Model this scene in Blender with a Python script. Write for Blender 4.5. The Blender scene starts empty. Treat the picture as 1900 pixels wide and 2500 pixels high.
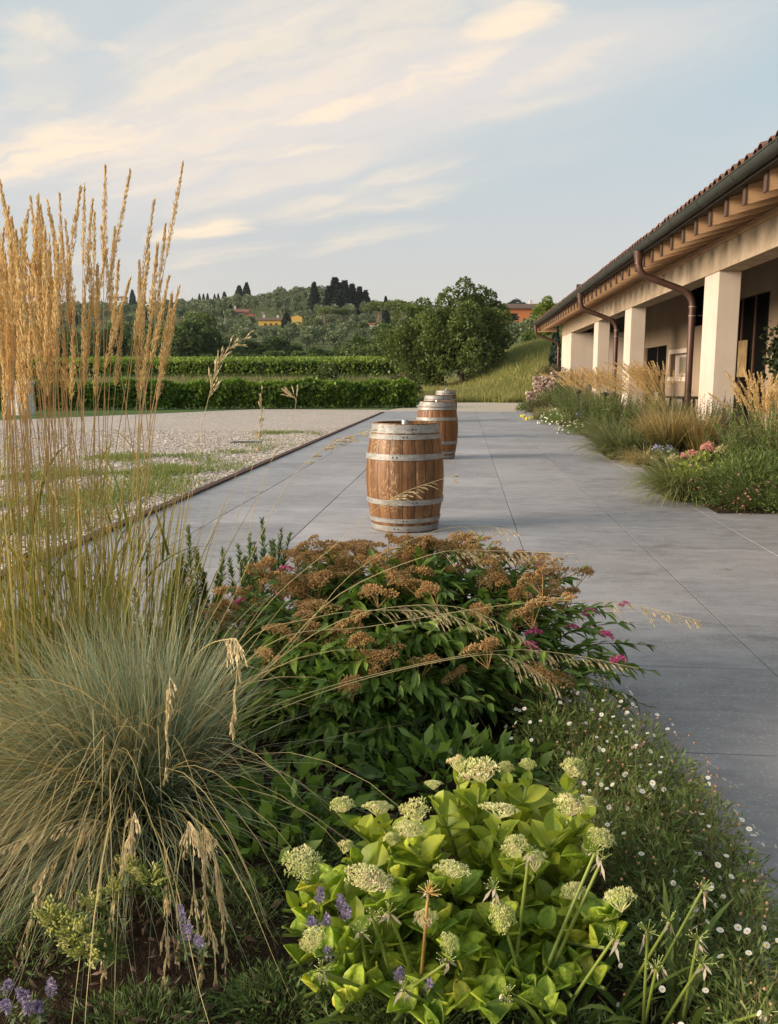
import bpy, math, random
import numpy as np
from mathutils import Matrix, Vector, Euler
R = math.radians
rng = np.random.default_rng(7)
random.seed(7)
sc = bpy.context.scene
C = sc.collection

# ------------------------------------------------------------------ camera, sky, sun, exposure
EYE = np.array([0.0, 0.0, 1.345])
PITCH, YAW = R(8.904), R(4.921)
cam_d = bpy.data.cameras.new('camera')
cam_d.sensor_fit = 'VERTICAL'
cam_d.sensor_height = 25.0
cam_d.sensor_width = 19.0
cam_d.lens = 21.0
cam_d.clip_start = 0.05
cam_d.clip_end = 9000
cam = bpy.data.objects.new('camera', cam_d)
cam.location = EYE
cam.rotation_euler = (R(90) - PITCH, 0, YAW)
C.objects.link(cam)
sc.camera = cam

SUN_EL, SUN_AZ = R(15), R(250)          # azimuth clockwise from +Y: sun low on the left, behind the camera
sun_dir = Vector((math.sin(SUN_AZ) * math.cos(SUN_EL), math.cos(SUN_AZ) * math.cos(SUN_EL), math.sin(SUN_EL)))
sun_d = bpy.data.lights.new('sun', 'SUN')
sun_d.energy = 2.9
sun_d.angle = R(30)
sun_d.color = (1.0, 0.82, 0.64)
sun = bpy.data.objects.new('sun', sun_d)
sun.rotation_euler = sun_dir.to_track_quat('Z', 'Y').to_euler()
sun.location = (-30, -20, 20)
C.objects.link(sun)

world = bpy.data.worlds.new('World')
sc.world = world
world.use_nodes = True
wn, wl = world.node_tree.nodes, world.node_tree.links
wn.clear()


def wnode(t, **kw):
    n = wn.new(t)
    for k, v in kw.items():
        setattr(n, k, v)
    return n


def wmath(op, a, b=None, c=None, clamp=False):
    n = wn.new('ShaderNodeMath')
    n.operation = op
    n.use_clamp = clamp
    for i, v in enumerate((a, b, c)):
        if v is None:
            continue
        if isinstance(v, (int, float)):
            n.inputs[i].default_value = v
        else:
            wl.new(v, n.inputs[i])
    return n.outputs[0]


def wmix(fac, a, b):
    n = wn.new('ShaderNodeMix')
    n.data_type = 'RGBA'
    for i, v in ((0, fac), (6, a), (7, b)):
        if isinstance(v, (int, float)):
            n.inputs[i].default_value = v
        elif isinstance(v, tuple):
            n.inputs[i].default_value = (*v, 1)
        else:
            wl.new(v, n.inputs[i])
    return n.outputs[2]


def wnoise(vec, scale, detail, rough, dist=0.0):
    n = wnode('ShaderNodeTexNoise')
    n.inputs['Scale'].default_value = scale
    n.inputs['Detail'].default_value = detail
    n.inputs['Roughness'].default_value = rough
    n.inputs['Distortion'].default_value = dist
    wl.new(vec, n.inputs['Vector'])
    return n.outputs['Fac']


def wsmooth(v, a, b):
    n = wn.new('ShaderNodeMapRange')
    n.interpolation_type = 'SMOOTHSTEP'
    n.inputs['From Min'].default_value = a
    n.inputs['From Max'].default_value = b
    wl.new(v, n.inputs['Value'])
    return n.outputs[0]


SKY_S = 0.074
tc = wnode('ShaderNodeTexCoord')
sep = wnode('ShaderNodeSeparateXYZ')
wl.new(tc.outputs['Generated'], sep.inputs[0])
zc = wmath('MAXIMUM', sep.outputs['Z'], 0.0)
den = wmath('ADD', zc, 0.11)
px = wmath('DIVIDE', sep.outputs['X'], den)
py = wmath('DIVIDE', sep.outputs['Y'], den)
ang = R(28)                              # the wind that drew out the cirrus: streaks run along this heading
s_al = wmath('SUBTRACT', wmath('MULTIPLY', py, math.sin(ang)), wmath('MULTIPLY', px, math.cos(ang)))
t_ac = wmath('ADD', wmath('MULTIPLY', px, math.sin(ang)), wmath('MULTIPLY', py, math.cos(ang)))


def wvec(x, y, z=0.0):
    n = wnode('ShaderNodeCombineXYZ')
    for i, v in enumerate((x, y, z)):
        if isinstance(v, (int, float)):
            n.inputs[i].default_value = v
        else:
            wl.new(v, n.inputs[i])
    return n.outputs[0]


CLOUD_SEED = (3.2, 1.1)
v_str = wvec(wmath('MULTIPLY_ADD', s_al, 0.42, CLOUD_SEED[0]), wmath('MULTIPLY_ADD', t_ac, 1.5, CLOUD_SEED[1]), 0.4)
v_big = wvec(wmath('MULTIPLY_ADD', s_al, 0.30, 5.3), wmath('MULTIPLY_ADD', t_ac, 0.55, 2.7), 1.7)
v_puf = wvec(wmath('MULTIPLY_ADD', s_al, 0.9, 2.1), wmath('MULTIPLY_ADD', t_ac, 1.9, 8.6), 3.1)
n_str = wnoise(v_str, 1.35, 7, 0.58, 0.55)
n_big = wnoise(v_big, 1.0, 4, 0.5, 0.3)
n_puf = wnoise(v_puf, 1.0, 6, 0.6, 0.4)
nish = wnode('ShaderNodeTexSky')
nish.sky_type = 'NISHITA'
nish.sun_disc = False
nish.sun_elevation = SUN_EL
nish.sun_rotation = SUN_AZ
nish.altitude = 100
nish.air_density = 1.0
nish.dust_density = 3.0
nish.ozone_density = 2.0
# thin high overcast that greys and warms the horizon
elev = wsmooth(zc, 0.02, 0.36)
base = wmix(0.70, nish.outputs[0], wmix(elev, (5.05, 4.55, 4.25), (3.70, 4.42, 4.50)))


warp1 = wmath('SUBTRACT', wnoise(wvec(s_al, t_ac, 0.3), 1.6, 6, 0.62, 0.3), 0.5)
warp2 = wmath('SUBTRACT', wnoise(wvec(s_al, t_ac, 5.3), 2.2, 6, 0.62, 0.3), 0.5)
s_w = wmath('MULTIPLY_ADD', warp1, 0.75, s_al)
t_w = wmath('MULTIPLY_ADD', warp2, 0.30, t_ac)


def wisp(cs, ct, rs, rt, rot=0.0):
    """soft elongated cloud patch at a place in the cloud layer"""
    ds, dt = wmath('SUBTRACT', s_w, cs), wmath('SUBTRACT', t_w, ct)
    c_, s_ = math.cos(rot), math.sin(rot)
    u_ = wmath('DIVIDE', wmath('ADD', wmath('MULTIPLY', ds, c_), wmath('MULTIPLY', dt, s_)), rs)
    v_ = wmath('DIVIDE', wmath('SUBTRACT', wmath('MULTIPLY', dt, c_), wmath('MULTIPLY', ds, s_)), rt)
    d2 = wmath('ADD', wmath('MULTIPLY', u_, u_), wmath('MULTIPLY', v_, v_))
    return wmath('SUBTRACT', 1.0, wsmooth(d2, -0.1, 1.9))


lowfade = wsmooth(zc, 0.02, 0.15)
n_fine = wnoise(wvec(wmath('MULTIPLY', s_w, 1.3), wmath('MULTIPLY', t_w, 5.0), 2.2), 1.5, 7, 0.62, 0.4)
soft = wsmooth(n_str, 0.28, 0.66)
bank = wisp(1.65, 1.80, 1.25, 0.80, 0.05)
veil = wmath('MULTIPLY', wmath('MAXIMUM', bank, wsmooth(n_big, 0.50, 0.72)), wmath('MULTIPLY_ADD', soft, 0.65, 0.35))
c1 = wmix(wmath('MULTIPLY', veil, lowfade), base, (4.85, 4.50, 4.28))
marks = [(1.38, 1.985, 0.30, 0.050, 0.0, 1.0), (1.03, 1.865, 0.30, 0.085, 0.69, 0.95), (1.86, 2.155, 0.26, 0.045, -0.3, 0.9), (2.30, 1.755, 0.50, 0.13, 0.0, 1.0), (2.58, 2.63, 0.26, 0.11, 0.0, 1.1),
         (1.65, 1.36, 0.20, 0.06, 1.9, 0.55), (1.90, 1.42, 0.28, 0.07, 0.6, 0.5), (1.25, 2.22, 0.30, 0.06, -0.1, 0.35), (2.15, 1.98, 0.30, 0.06, 0.0, 0.6), (0.95, 2.12, 0.18, 0.05, 0.3, 0.4), (1.5, 1.62, 0.5, 0.15, 0.3, 0.6), (1.86, 2.72, 0.40, 0.12, -0.1, 0.6), (1.58, 2.55, 0.25, 0.08, 0.2, 0.5), (2.9, 2.95, 0.35, 0.10, 0.0, 0.6), (2.2, 3.1, 0.4, 0.12, 0.1, 0.45), (2.0, 2.35, 0.5, 0.10, 0.1, 0.4), (1.7, 1.85, 0.6, 0.10, 0.1, 0.5), (1.2, 1.72, 0.35, 0.08, 0.4, 0.5), (2.4, 2.1, 0.4, 0.08, -0.1, 0.5)]
bright = None
for (cs, ct, rs, rt, ro, am) in marks:
    w_ = wmath('MULTIPLY', wisp(cs, ct, rs, rt, ro), am)
    bright = w_ if bright is None else wmath('MAXIMUM', bright, w_)
# the same kind of bright cirrus goes on over the rest of the sky
far_ = wmath('MULTIPLY', wsmooth(n_puf, 0.57, 0.76), wmath('MULTIPLY', wsmooth(n_big, 0.42, 0.6), 0.55))
bright = wmath('MULTIPLY', wmath('MAXIMUM', bright, far_), wmath('MULTIPLY_ADD', wsmooth(n_fine, 0.34, 0.62), 0.85, 0.15))
c2 = wmix(wmath('MULTIPLY', wmath('MULTIPLY', bright, lowfade), 0.9), c1, (6.6, 5.35, 3.95))
bg = wnode('ShaderNodeBackground')
bg.inputs['Strength'].default_value = SKY_S
wl.new(c2, bg.inputs['Color'])
wo = wnode('ShaderNodeOutputWorld')
wl.new(bg.outputs[0], wo.inputs['Surface'])

vs = sc.view_settings
vs.view_transform = 'Standard'
vs.look = 'None'
vs.gamma = 1.0
vs.use_curve_mapping = False
vs.exposure = 1.2
sc.render.film_transparent = False
sc.cycles.use_denoising = True
try:
    sc.cycles.denoiser = 'OPENIMAGEDENOISE'
    sc.cycles.denoising_input_passes = 'RGB_ALBEDO_NORMAL'
    sc.cycles.denoising_prefilter = 'ACCURATE'
except Exception:
    pass
sc.cycles.max_bounces = 8
sc.cycles.transparent_max_bounces = 6
sc.cycles.use_adaptive_sampling = True
sc.cycles.adaptive_threshold = 0.015


# ------------------------------------------------------------------ helpers
FW = np.array([-math.sin(YAW) * math.cos(PITCH), math.cos(YAW) * math.cos(PITCH), -math.sin(PITCH)])
RT = np.array([math.cos(YAW), math.sin(YAW), 0.0])
UP = np.cross(RT, FW)


def at(px_, py_, Y):
    """survey helper: the point at distance Y north of the camera seen at photo pixel (px, py)"""
    d = RT * (px_ - 950) + UP * (1250 - py_) + FW * 2100.0
    return EYE + d * (Y / d[1])


def mesh_np(name, V, polys, mat=None, smooth=False, g=None):
    V = np.asarray(V, dtype=np.float32)
    me = bpy.data.meshes.new(name)
    polys = [np.asarray(p, dtype=np.int32) for p in polys if len(p)]
    me.vertices.add(len(V))
    me.vertices.foreach_set('co', V.ravel())
    nl = sum(p.size for p in polys)
    npol = sum(len(p) for p in polys)
    me.loops.add(nl)
    me.polygons.add(npol)
    me.loops.foreach_set('vertex_index', np.concatenate([p.ravel() for p in polys]))
    starts, o = [], 0
    for p in polys:
        starts.append(o + np.arange(len(p), dtype=np.int32) * p.shape[1])
        o += p.size
    me.polygons.foreach_set('loop_start', np.concatenate(starts).astype(np.int32))
    me.polygons.foreach_set('use_smooth', np.full(npol, bool(smooth)))
    me.update(calc_edges=True)
    me.validate()
    if g is not None:
        a = me.attributes.new('g', 'FLOAT', 'POINT')
        a.data.foreach_set('value', np.asarray(g, dtype=np.float32))
    if mat is not None:
        me.materials.append(mat)
    return me


def link(name, me, parent=None, mw=None, loc=None):
    o = bpy.data.objects.new(name, me)
    C.objects.link(o)
    if parent is not None:
        o.parent = parent
    if mw is not None:
        o.matrix_basis = mw
    if loc is not None:
        o.location = loc
    return o


def thing(name, label, cat, loc=(0, 0, 0), group=None):
    o = bpy.data.objects.new(name, None)
    o.empty_display_size = 0.1
    C.objects.link(o)
    o.location = tuple(float(v) for v in loc)
    o['label'] = label
    o['kind'] = 'thing'
    o['category'] = cat
    if group:
        o['group'] = group
    return o


def tag(o, label=None, cat=None, group=None, kind=None):
    if label:
        o['label'] = label
    if cat:
        o['category'] = cat
    if group:
        o['group'] = group
    if kind:
        o['kind'] = kind
    return o


class MB:
    """collects geometry for ONE mesh object"""

    def __init__(self):
        self.v, self.p, self.g, self.n = [], [], [], 0

    def add(self, V, polys, g=None):
        V = np.asarray(V, dtype=np.float64).reshape(-1, 3)
        for p in polys:
            p = np.asarray(p, dtype=np.int64)
            if p.size:
                self.p.append(p + self.n)
        self.v.append(V)
        self.g.append(np.zeros(len(V)) if g is None else np.broadcast_to(np.asarray(g, dtype=np.float64), (len(V),)))
        self.n += len(V)
        return self

    def box(self, x0, x1, y0, y1, z0, z1, g=None):
        V = [(x, y, z) for z in (z0, z1) for y in (y0, y1) for x in (x0, x1)]
        F = [(0, 2, 3, 1), (4, 5, 7, 6), (0, 1, 5, 4), (2, 6, 7, 3), (0, 4, 6, 2), (1, 3, 7, 5)]
        return self.add(V, [F], g)

    def cbox(self, x0, x1, y0, y1, z0, z1, b=0.01):
        """box with chamfered vertical and top edges"""
        V, rings = [], [(z0, 0), (z1 - b, 0), (z1, b)]
        for z, i in rings:
            for (x, y) in ((x0 + b + i, y0 + i), (x1 - b - i, y0 + i), (x1 - i, y0 + b + i), (x1 - i, y1 - b - i),
                           (x1 - b - i, y1 - i), (x0 + b + i, y1 - i), (x0 + i, y1 - b - i), (x0 + i, y0 + b + i)):
                V.append((x, y, z))
        F = []
        for r in range(2):
            for k in range(8):
                F.append((r * 8 + k, r * 8 + (k + 1) % 8, r * 8 + 8 + (k + 1) % 8, r * 8 + 8 + k))
        top = [tuple(range(16, 24))]
        bot = [tuple(range(7, -1, -1))]
        return self.add(V, [F, top, bot])

    def prism(self, poly, h0, h1, axis='z'):
        """poly: 2D outline extruded along an axis from h0 to h1"""
        n = len(poly)
        mk = {'z': lambda a, b, h: (a, b, h), 'y': lambda a, b, h: (a, h, b), 'x': lambda a, b, h: (h, a, b)}[axis]
        V = [mk(a, b, h0) for a, b in poly] + [mk(a, b, h1) for a, b in poly]
        F = [(i, (i + 1) % n, n + (i + 1) % n, n + i) for i in range(n)]
        return self.add(V, [F, [tuple(range(n - 1, -1, -1))], [tuple(range(n, 2 * n))]])

    def tube(self, P, rad, k=8, caps=True, g=None):
        P = np.asarray(P, dtype=np.float64)
        n = len(P)
        rad = np.broadcast_to(np.asarray(rad, dtype=np.float64), (n,))
        T = np.gradient(P, axis=0)
        T /= np.linalg.norm(T, axis=1, keepdims=True) + 1e-12
        ref = np.array([0, 0, 1.0]) if abs(T[0][2]) < 0.9 else np.array([1.0, 0, 0])
        V = []
        u = np.cross(T[0], ref)
        u /= np.linalg.norm(u)
        for i in range(n):
            u = u - T[i] * np.dot(u, T[i])
            u /= np.linalg.norm(u) + 1e-12
            w = np.cross(T[i], u)
            a = np.arange(k) * 2 * np.pi / k
            V.append(P[i] + rad[i] * (np.cos(a)[:, None] * u + np.sin(a)[:, None] * w))
        F = [(i * k + j, i * k + (j + 1) % k, (i + 1) * k + (j + 1) % k, (i + 1) * k + j) for i in range(n - 1) for j in range(k)]
        polys = [F]
        if caps:
            polys += [[tuple(range(k - 1, -1, -1))], [tuple(range((n - 1) * k, n * k))]]
        gg = None if g is None else np.repeat(np.broadcast_to(g, (n,)), k)
        return self.add(np.concatenate(V), polys, gg)

    def lathe(self, prof, n=32, c=(0, 0, 0), a0=0.0, a1=2 * math.pi):
        full = abs(a1 - a0 - 2 * math.pi) < 1e-6
        m = n if full else n + 1
        a = a0 + (a1 - a0) * np.arange(m) / n
        prof = np.asarray(prof, dtype=np.float64)
        V = np.stack([prof[:, 0][:, None] * np.cos(a), prof[:, 0][:, None] * np.sin(a), np.repeat(prof[:, 1][:, None], m, 1)], -1).reshape(-1, 3) + np.array(c)
        F = []
        for i in range(len(prof) - 1):
            for j in range(n):
                j2 = (j + 1) % m
                F.append((i * m + j, i * m + j2, (i + 1) * m + j2, (i + 1) * m + j))
        return self.add(V, [F])

    def inst(self, tv, tf, T, Rm=None, S=None, g=None):
        """many copies of a small template, joined: T (N,3), Rm (N,3,3), S (N,) or (N,3)"""
        tv = np.asarray(tv, dtype=np.float64)
        N = len(T)
        W = np.broadcast_to(tv, (N,) + tv.shape)
        if S is not None:
            S = np.asarray(S, dtype=np.float64)
            W = W * (S[:, None, None] if S.ndim == 1 else S[:, None, :])
        if Rm is not None:
            W = np.einsum('nij,nvj->nvi', Rm, W)
        W = W + np.asarray(T)[:, None, :]
        off = (np.arange(N) * len(tv))[:, None, None]
        polys = [(np.asarray(f)[None] + off).reshape(-1, np.asarray(f).shape[1]) for f in tf]
        gg = None
        if g is not None:
            g = np.asarray(g, dtype=np.float64)
            gg = (np.repeat(g, len(tv)) if g.ndim == 1 and len(g) == N else np.broadcast_to(g, (N, len(tv))).ravel())
        return self.add(W.reshape(-1, 3), polys, gg)

    def ribbons(self, Cn, side, w, taper=None):
        """Cn (N,S,3) centre lines; side (N,3) or (N,S,3); w (N,) half widths; ribbons whose g runs 0..1 along the blade"""
        N, S, _ = Cn.shape
        if side.ndim == 2:
            side = np.broadcast_to(side[:, None, :], Cn.shape)
        t = np.linspace(0, 1, S)
        if taper is None:
            taper = np.clip(1.02 - t ** 2.2, 0.03, 1)
        hw = (w[:, None] * taper[None])[..., None]
        L, Rr = Cn - side * hw, Cn + side * hw
        V = np.stack([L, Rr], 2).reshape(-1, 3)
        base = (np.arange(N) * S * 2)[:, None]
        i = np.arange(S - 1)[None] * 2
        q = np.stack([base + i, base + i + 1, base + i + 3, base + i + 2], -1).reshape(-1, 4)
        g = np.broadcast_to(np.repeat(t, 2)[None], (N, S * 2)).ravel()
        return self.add(V, [q], g)

    def tubes(self, Cn, r, k=3, taper=None):
        """Cn (N,S,3) stems as thin k-sided tubes"""
        N, S, _ = Cn.shape
        T = np.gradient(Cn, axis=1)
        T /= np.linalg.norm(T, axis=2, keepdims=True) + 1e-12
        ref = np.zeros_like(T)
        ref[..., 0] = 0.31
        ref[..., 1] = 0.95
        u = np.cross(T, ref)
        u /= np.linalg.norm(u, axis=2, keepdims=True) + 1e-9
        w = np.cross(T, u)
        t = np.linspace(0, 1, S)
        if taper is None:
            taper = 1 - 0.6 * t
        rr = (np.broadcast_to(r, (N,))[:, None] * taper[None])[..., None]
        rings = [Cn + rr * (math.cos(a) * u + math.sin(a) * w) for a in np.arange(k) * 2 * np.pi / k]
        V = np.stack(rings, 2).reshape(-1, 3)
        base = (np.arange(N) * S * k)[:, None, None]
        i = (np.arange(S - 1) * k)[None, :, None]
        j = np.arange(k)[None, None, :]
        j2 = (j + 1) % k
        q = np.stack([base + i + j, base + i + j2, base + i + k + j2, base + i + k + j], -1).reshape(-1, 4)
        return self.add(V, [q], np.broadcast_to(np.repeat(t, k)[None], (N, S * k)).ravel())

    def mesh(self, name, mat, smooth=False, origin=None):
        V = np.concatenate(self.v)
        if origin is not None:
            V = V - np.asarray(origin, dtype=np.float64)
        by = {}
        for p in self.p:
            by.setdefault(p.shape[1], []).append(p)
        return mesh_np(name, V, [np.concatenate(x) for x in by.values()], mat, smooth, np.concatenate(self.g))

    def build(self, name, mat, parent=None, smooth=False, origin=None):
        """origin: where the parent stands (vertices are given in world space)"""
        if origin is None and parent is not None:
            origin = np.array(parent.location)
        return link(name, self.mesh(name, mat, smooth, origin), parent)


def rotz(a):
    a = np.asarray(a, dtype=np.float64)
    c, s, o, l = np.cos(a), np.sin(a), np.zeros_like(a), np.ones_like(a)
    return np.stack([np.stack([c, -s, o], -1), np.stack([s, c, o], -1), np.stack([o, o, l], -1)], -2)


def frames(d, roll=None, upv=(0, 0, 1.0)):
    """rotation matrices whose local +Y runs along d (N,3) and whose local +Z leans to upv"""
    d = np.asarray(d, dtype=np.float64)
    d = d / (np.linalg.norm(d, axis=1, keepdims=True) + 1e-12)
    u = np.broadcast_to(np.asarray(upv, dtype=np.float64), d.shape)
    x = np.cross(d, u)
    bad = np.linalg.norm(x, axis=1) < 1e-4
    x = np.where(bad[:, None], np.array([1.0, 0, 0]), x)
    x /= np.linalg.norm(x, axis=1, keepdims=True)
    z = np.cross(x, d)
    if roll is not None:
        c, s = np.cos(roll)[:, None], np.sin(roll)[:, None]
        x, z = x * c + z * s, z * c - x * s
    return np.stack([x, d, z], -1)


def rand_dirs(n, r=rng):
    v = r.normal(size=(n, 3))
    return v / np.linalg.norm(v, axis=1, keepdims=True)


def mw_of(Rm, T, s=1.0):
    M = Matrix([list(map(float, row)) for row in Rm]).to_4x4() @ Matrix.Diagonal((s, s, s, 1.0))
    M.translation = Vector([float(v) for v in T])
    return M


# leaf templates: +Y along the leaf, +Z its upper side
LEAF4 = (np.array([(-.5, .35, 0), (0, 0, 0), (.5, .35, 0), (0, 1, 0.05)]), [np.array([(1, 2, 3, 0)])])


def leaf_template(n=4, width=0.36, fold=0.12, droop=0.18, p=1.3, base=0.06):
    V, t = [], np.linspace(0, 1, n + 1)
    for k in t:
        w = width * 0.5 * (math.sin(math.pi * min(1, k ** (1 / p) * 0.97 + 0.03)) ** 0.85)
        if k == 0:
            w = base * 0.5
        z = -droop * k * k
        V += [(-w, k, z + fold * w * 2), (0, k, z), (w, k, z + fold * w * 2)]
    F = []
    for i in range(n):
        a = i * 3
        F += [(a, a + 1, a + 4, a + 3), (a + 1, a + 2, a + 5, a + 4)]
    return np.array(V), [np.array(F)]


# ------------------------------------------------------------------ materials
MATS = {}


class NT:
    def __init__(self, name):
        self.m = bpy.data.materials.new(name)
        self.m.use_nodes = True
        self.n, self.l = self.m.node_tree.nodes, self.m.node_tree.links
        self.b = self.n['Principled BSDF']
        self.out = self.n['Material Output']

    def node(self, t, **kw):
        n = self.n.new(t)
        for k, v in kw.items():
            setattr(n, k, v)
        return n

    def set(self, sock, v):
        if hasattr(v, 'is_linked'):
            self.l.new(v, sock)
        elif isinstance(v, tuple) and len(v) == 3 and sock.type == 'RGBA':
            sock.default_value = (*v, 1)
        else:
            sock.default_value = v

    def coord(self, kind='Object', scale=(1, 1, 1), rot=(0, 0, 0)):
        t = self.node('ShaderNodeTexCoord')
        m = self.node('ShaderNodeMapping')
        m.inputs['Scale'].default_value = scale
        m.inputs['Rotation'].default_value = rot
        self.l.new(t.outputs[kind], m.inputs['Vector'])
        return m.outputs[0]

    def wpos(self, scale=(1, 1, 1)):
        t = self.node('ShaderNodeNewGeometry')
        m = self.node('ShaderNodeMapping')
        m.inputs['Scale'].default_value = scale
        self.l.new(t.outputs['Position'], m.inputs['Vector'])
        return m.outputs[0]

    def noise(self, vec, scale=5, detail=4, rough=0.55, dist=0.0):
        n = self.node('ShaderNodeTexNoise')
        n.inputs['Scale'].default_value = scale
        n.inputs['Detail'].default_value = detail
        n.inputs['Roughness'].default_value = rough
        n.inputs['Distortion'].default_value = dist
        self.l.new(vec, n.inputs['Vector'])
        return n.outputs['Fac']

    def voro(self, vec, scale=5, feature='F1', out='Distance', rnd=1.0):
        n = self.node('ShaderNodeTexVoronoi', feature=feature)
        n.inputs['Scale'].default_value = scale
        n.inputs['Randomness'].default_value = rnd
        self.l.new(vec, n.inputs['Vector'])
        return n.outputs[out]

    def ramp(self, fac, stops):
        n = self.node('ShaderNodeValToRGB')
        el = n.color_ramp.elements
        while len(el) < len(stops):
            el.new(0.5)
        for e, (p, c) in zip(el, stops):
            e.position = p
            e.color = (*c, 1) if isinstance(c, tuple) else (c, c, c, 1)
        self.l.new(fac, n.inputs[0])
        return n.outputs[0]

    def mix(self, fac, a, b, mode='MIX'):
        n = self.node('ShaderNodeMix', data_type='RGBA', blend_type=mode)
        self.set(n.inputs[0], fac)
        cs = [s for s in n.inputs if s.type == 'RGBA']
        self.set(cs[0], a)
        self.set(cs[1], b)
        return [o for o in n.outputs if o.type == 'RGBA'][0]

    def math(self, op, a, b=0.0, clamp=False):
        n = self.node('ShaderNodeMath', operation=op, use_clamp=clamp)
        self.set(n.inputs[0], a)
        self.set(n.inputs[1], b)
        return n.outputs[0]

    def maprange(self, v, a, b, c=0.0, d=1.0, smooth=True):
        n = self.node('ShaderNodeMapRange')
        if smooth:
            n.interpolation_type = 'SMOOTHSTEP'
        for s, x in zip(('From Min', 'From Max', 'To Min', 'To Max'), (a, b, c, d)):
            n.inputs[s].default_value = x
        self.l.new(v, n.inputs['Value'])
        return n.outputs[0]

    def attr(self, name='g'):
        return self.node('ShaderNodeAttribute', attribute_name=name).outputs['Fac']

    def island(self):
        return self.node('ShaderNodeNewGeometry').outputs['Random Per Island']

    def objrand(self):
        return self.node('ShaderNodeObjectInfo').outputs['Random']

    def bump(self, h, strength=0.3, dist=0.01):
        n = self.node('ShaderNodeBump')
        n.inputs['Strength'].default_value = strength
        n.inputs['Distance'].default_value = dist
        self.l.new(h, n.inputs['Height'])
        self.l.new(n.outputs[0], self.b.inputs['Normal'])

    def done(self, col, rough=0.7, spec=0.3, metal=0.0):
        self.set(self.b.inputs['Base Color'], col)
        self.set(self.b.inputs['Roughness'], rough)
        self.b.inputs['Specular IOR Level'].default_value = spec
        self.set(self.b.inputs['Metallic'], metal)
        return self.m

    def translucent(self, col, fac):
        t = self.node('ShaderNodeBsdfTranslucent')
        self.set(t.inputs['Color'], col)
        mx = self.node('ShaderNodeMixShader')
        mx.inputs[0].default_value = fac
        self.l.new(self.b.outputs[0], mx.inputs[1])
        self.l.new(t.outputs[0], mx.inputs[2])
        self.l.new(mx.outputs[0], self.out.inputs['Surface'])


def leaf_mat(name, stops, trans=0.3, per='island', patch=1.0, rough=0.55, spec=0.3, tcol=1.25, patch_amt=0.35):
    """foliage whose colour differs from leaf to leaf and from clump to clump"""
    t = NT(name)
    r = t.island() if per == 'island' else t.objrand()
    n = t.noise(t.wpos(), patch, 3, 0.6)
    f = t.math('ADD', t.math('MULTIPLY', r, 1 - patch_amt), t.math('MULTIPLY', t.maprange(n, 0.3, 0.7), patch_amt), True)
    col = t.ramp(f, stops)
    m = t.done(col, rough, spec)
    if trans > 0:
        t.translucent(t.mix(1.0, col, (tcol, tcol * 1.05, tcol * 0.6), 'MULTIPLY'), trans)
    return m


def blade_mat(name, base, mid, tip, trans=0.25, var=0.5, rough=0.5, alt=None, altf=0.66):
    """grass blade: colour runs from the base to the tip, with some blades dried out"""
    t = NT(name)
    g = t.attr('g')
    col = t.ramp(g, [(0.0, base), (0.45, mid), (1.0, tip)])
    r = t.island()
    if alt is not None:
        col = t.mix(t.maprange(r, altf - 0.04, altf + 0.04), col, alt)
    col = t.mix(1.0, col, t.ramp(t.math('FRACT', t.math('MULTIPLY', r, 7.31)), [(0, 1 - var * 0.55), (1, 1 + var * 0.25)]), 'MULTIPLY')
    m = t.done(col, rough, 0.3)
    if trans > 0:
        t.translucent(col, trans)
    return m


def plain(name, col, rough=0.6, spec=0.3, metal=0.0, var=0.12, scale=6.0, bump=0.0):
    t = NT(name)
    n = t.noise(t.coord('Object'), scale, 5, 0.6)
    c = t.mix(1.0, col, t.ramp(n, [(0.25, 1 - var), (0.75, 1 + var)]), 'MULTIPLY')
    if bump:
        t.bump(n, bump, 0.01)
    return t.done(c, rough, spec, metal)


# ------------------------------------------------------------------ terrain
def sst(a, b, x):
    t = np.clip((np.asarray(x, dtype=np.float64) - a) / (b - a), 0, 1)
    return t * t * (3 - 2 * t)


TY = [-2000, 45, 55, 75, 85, 110, 130, 160, 220, 300, 420, 520, 640, 900, 1500, 2600]
TZ = [-.06, -.06, .35, 1.0, 1.5, 2.05, 2.9, 5.2, 10.5, 19, 33, 43, 46, 58, 108, 40]


def height(x, y):
    x, y = np.asarray(x, dtype=np.float64), np.asarray(y, dtype=np.float64)
    z = np.interp(y, TY, TZ)
    lat = (x + 0.02 * y) / (0.2 * y + 8)
    z = z + 6.5 * np.exp(-(((x + 74) / 34) ** 2 + ((y - 415) / 80) ** 2))            # olive knoll
    z = z - sst(520, 900, y) * sst(-60, 60, x) * 12 + sst(480, 620, y) * sst(-90, -190, x) * 3
    z = z + 7.5 * sst(-6, 22, x) * sst(75, 170, y) * (1 - sst(260, 420, y))           # rise on the right
    # grass bank beyond the building
    z = z + (2.6 * sst(-1.2, 4.2, x) + 1.3 * sst(3.0, 9.0, x)) * sst(45.6, 61, y) * (1 - sst(85, 170, y))
    z = z + 3.4 * sst(8.6, 14, x) * sst(30, 46, y) * (1 - sst(46, 75, y))
    z = z + 0.5 * np.sin(x * 0.11 + 1.3) * np.sin(y * 0.07) * sst(90, 200, y)
    return z


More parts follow.
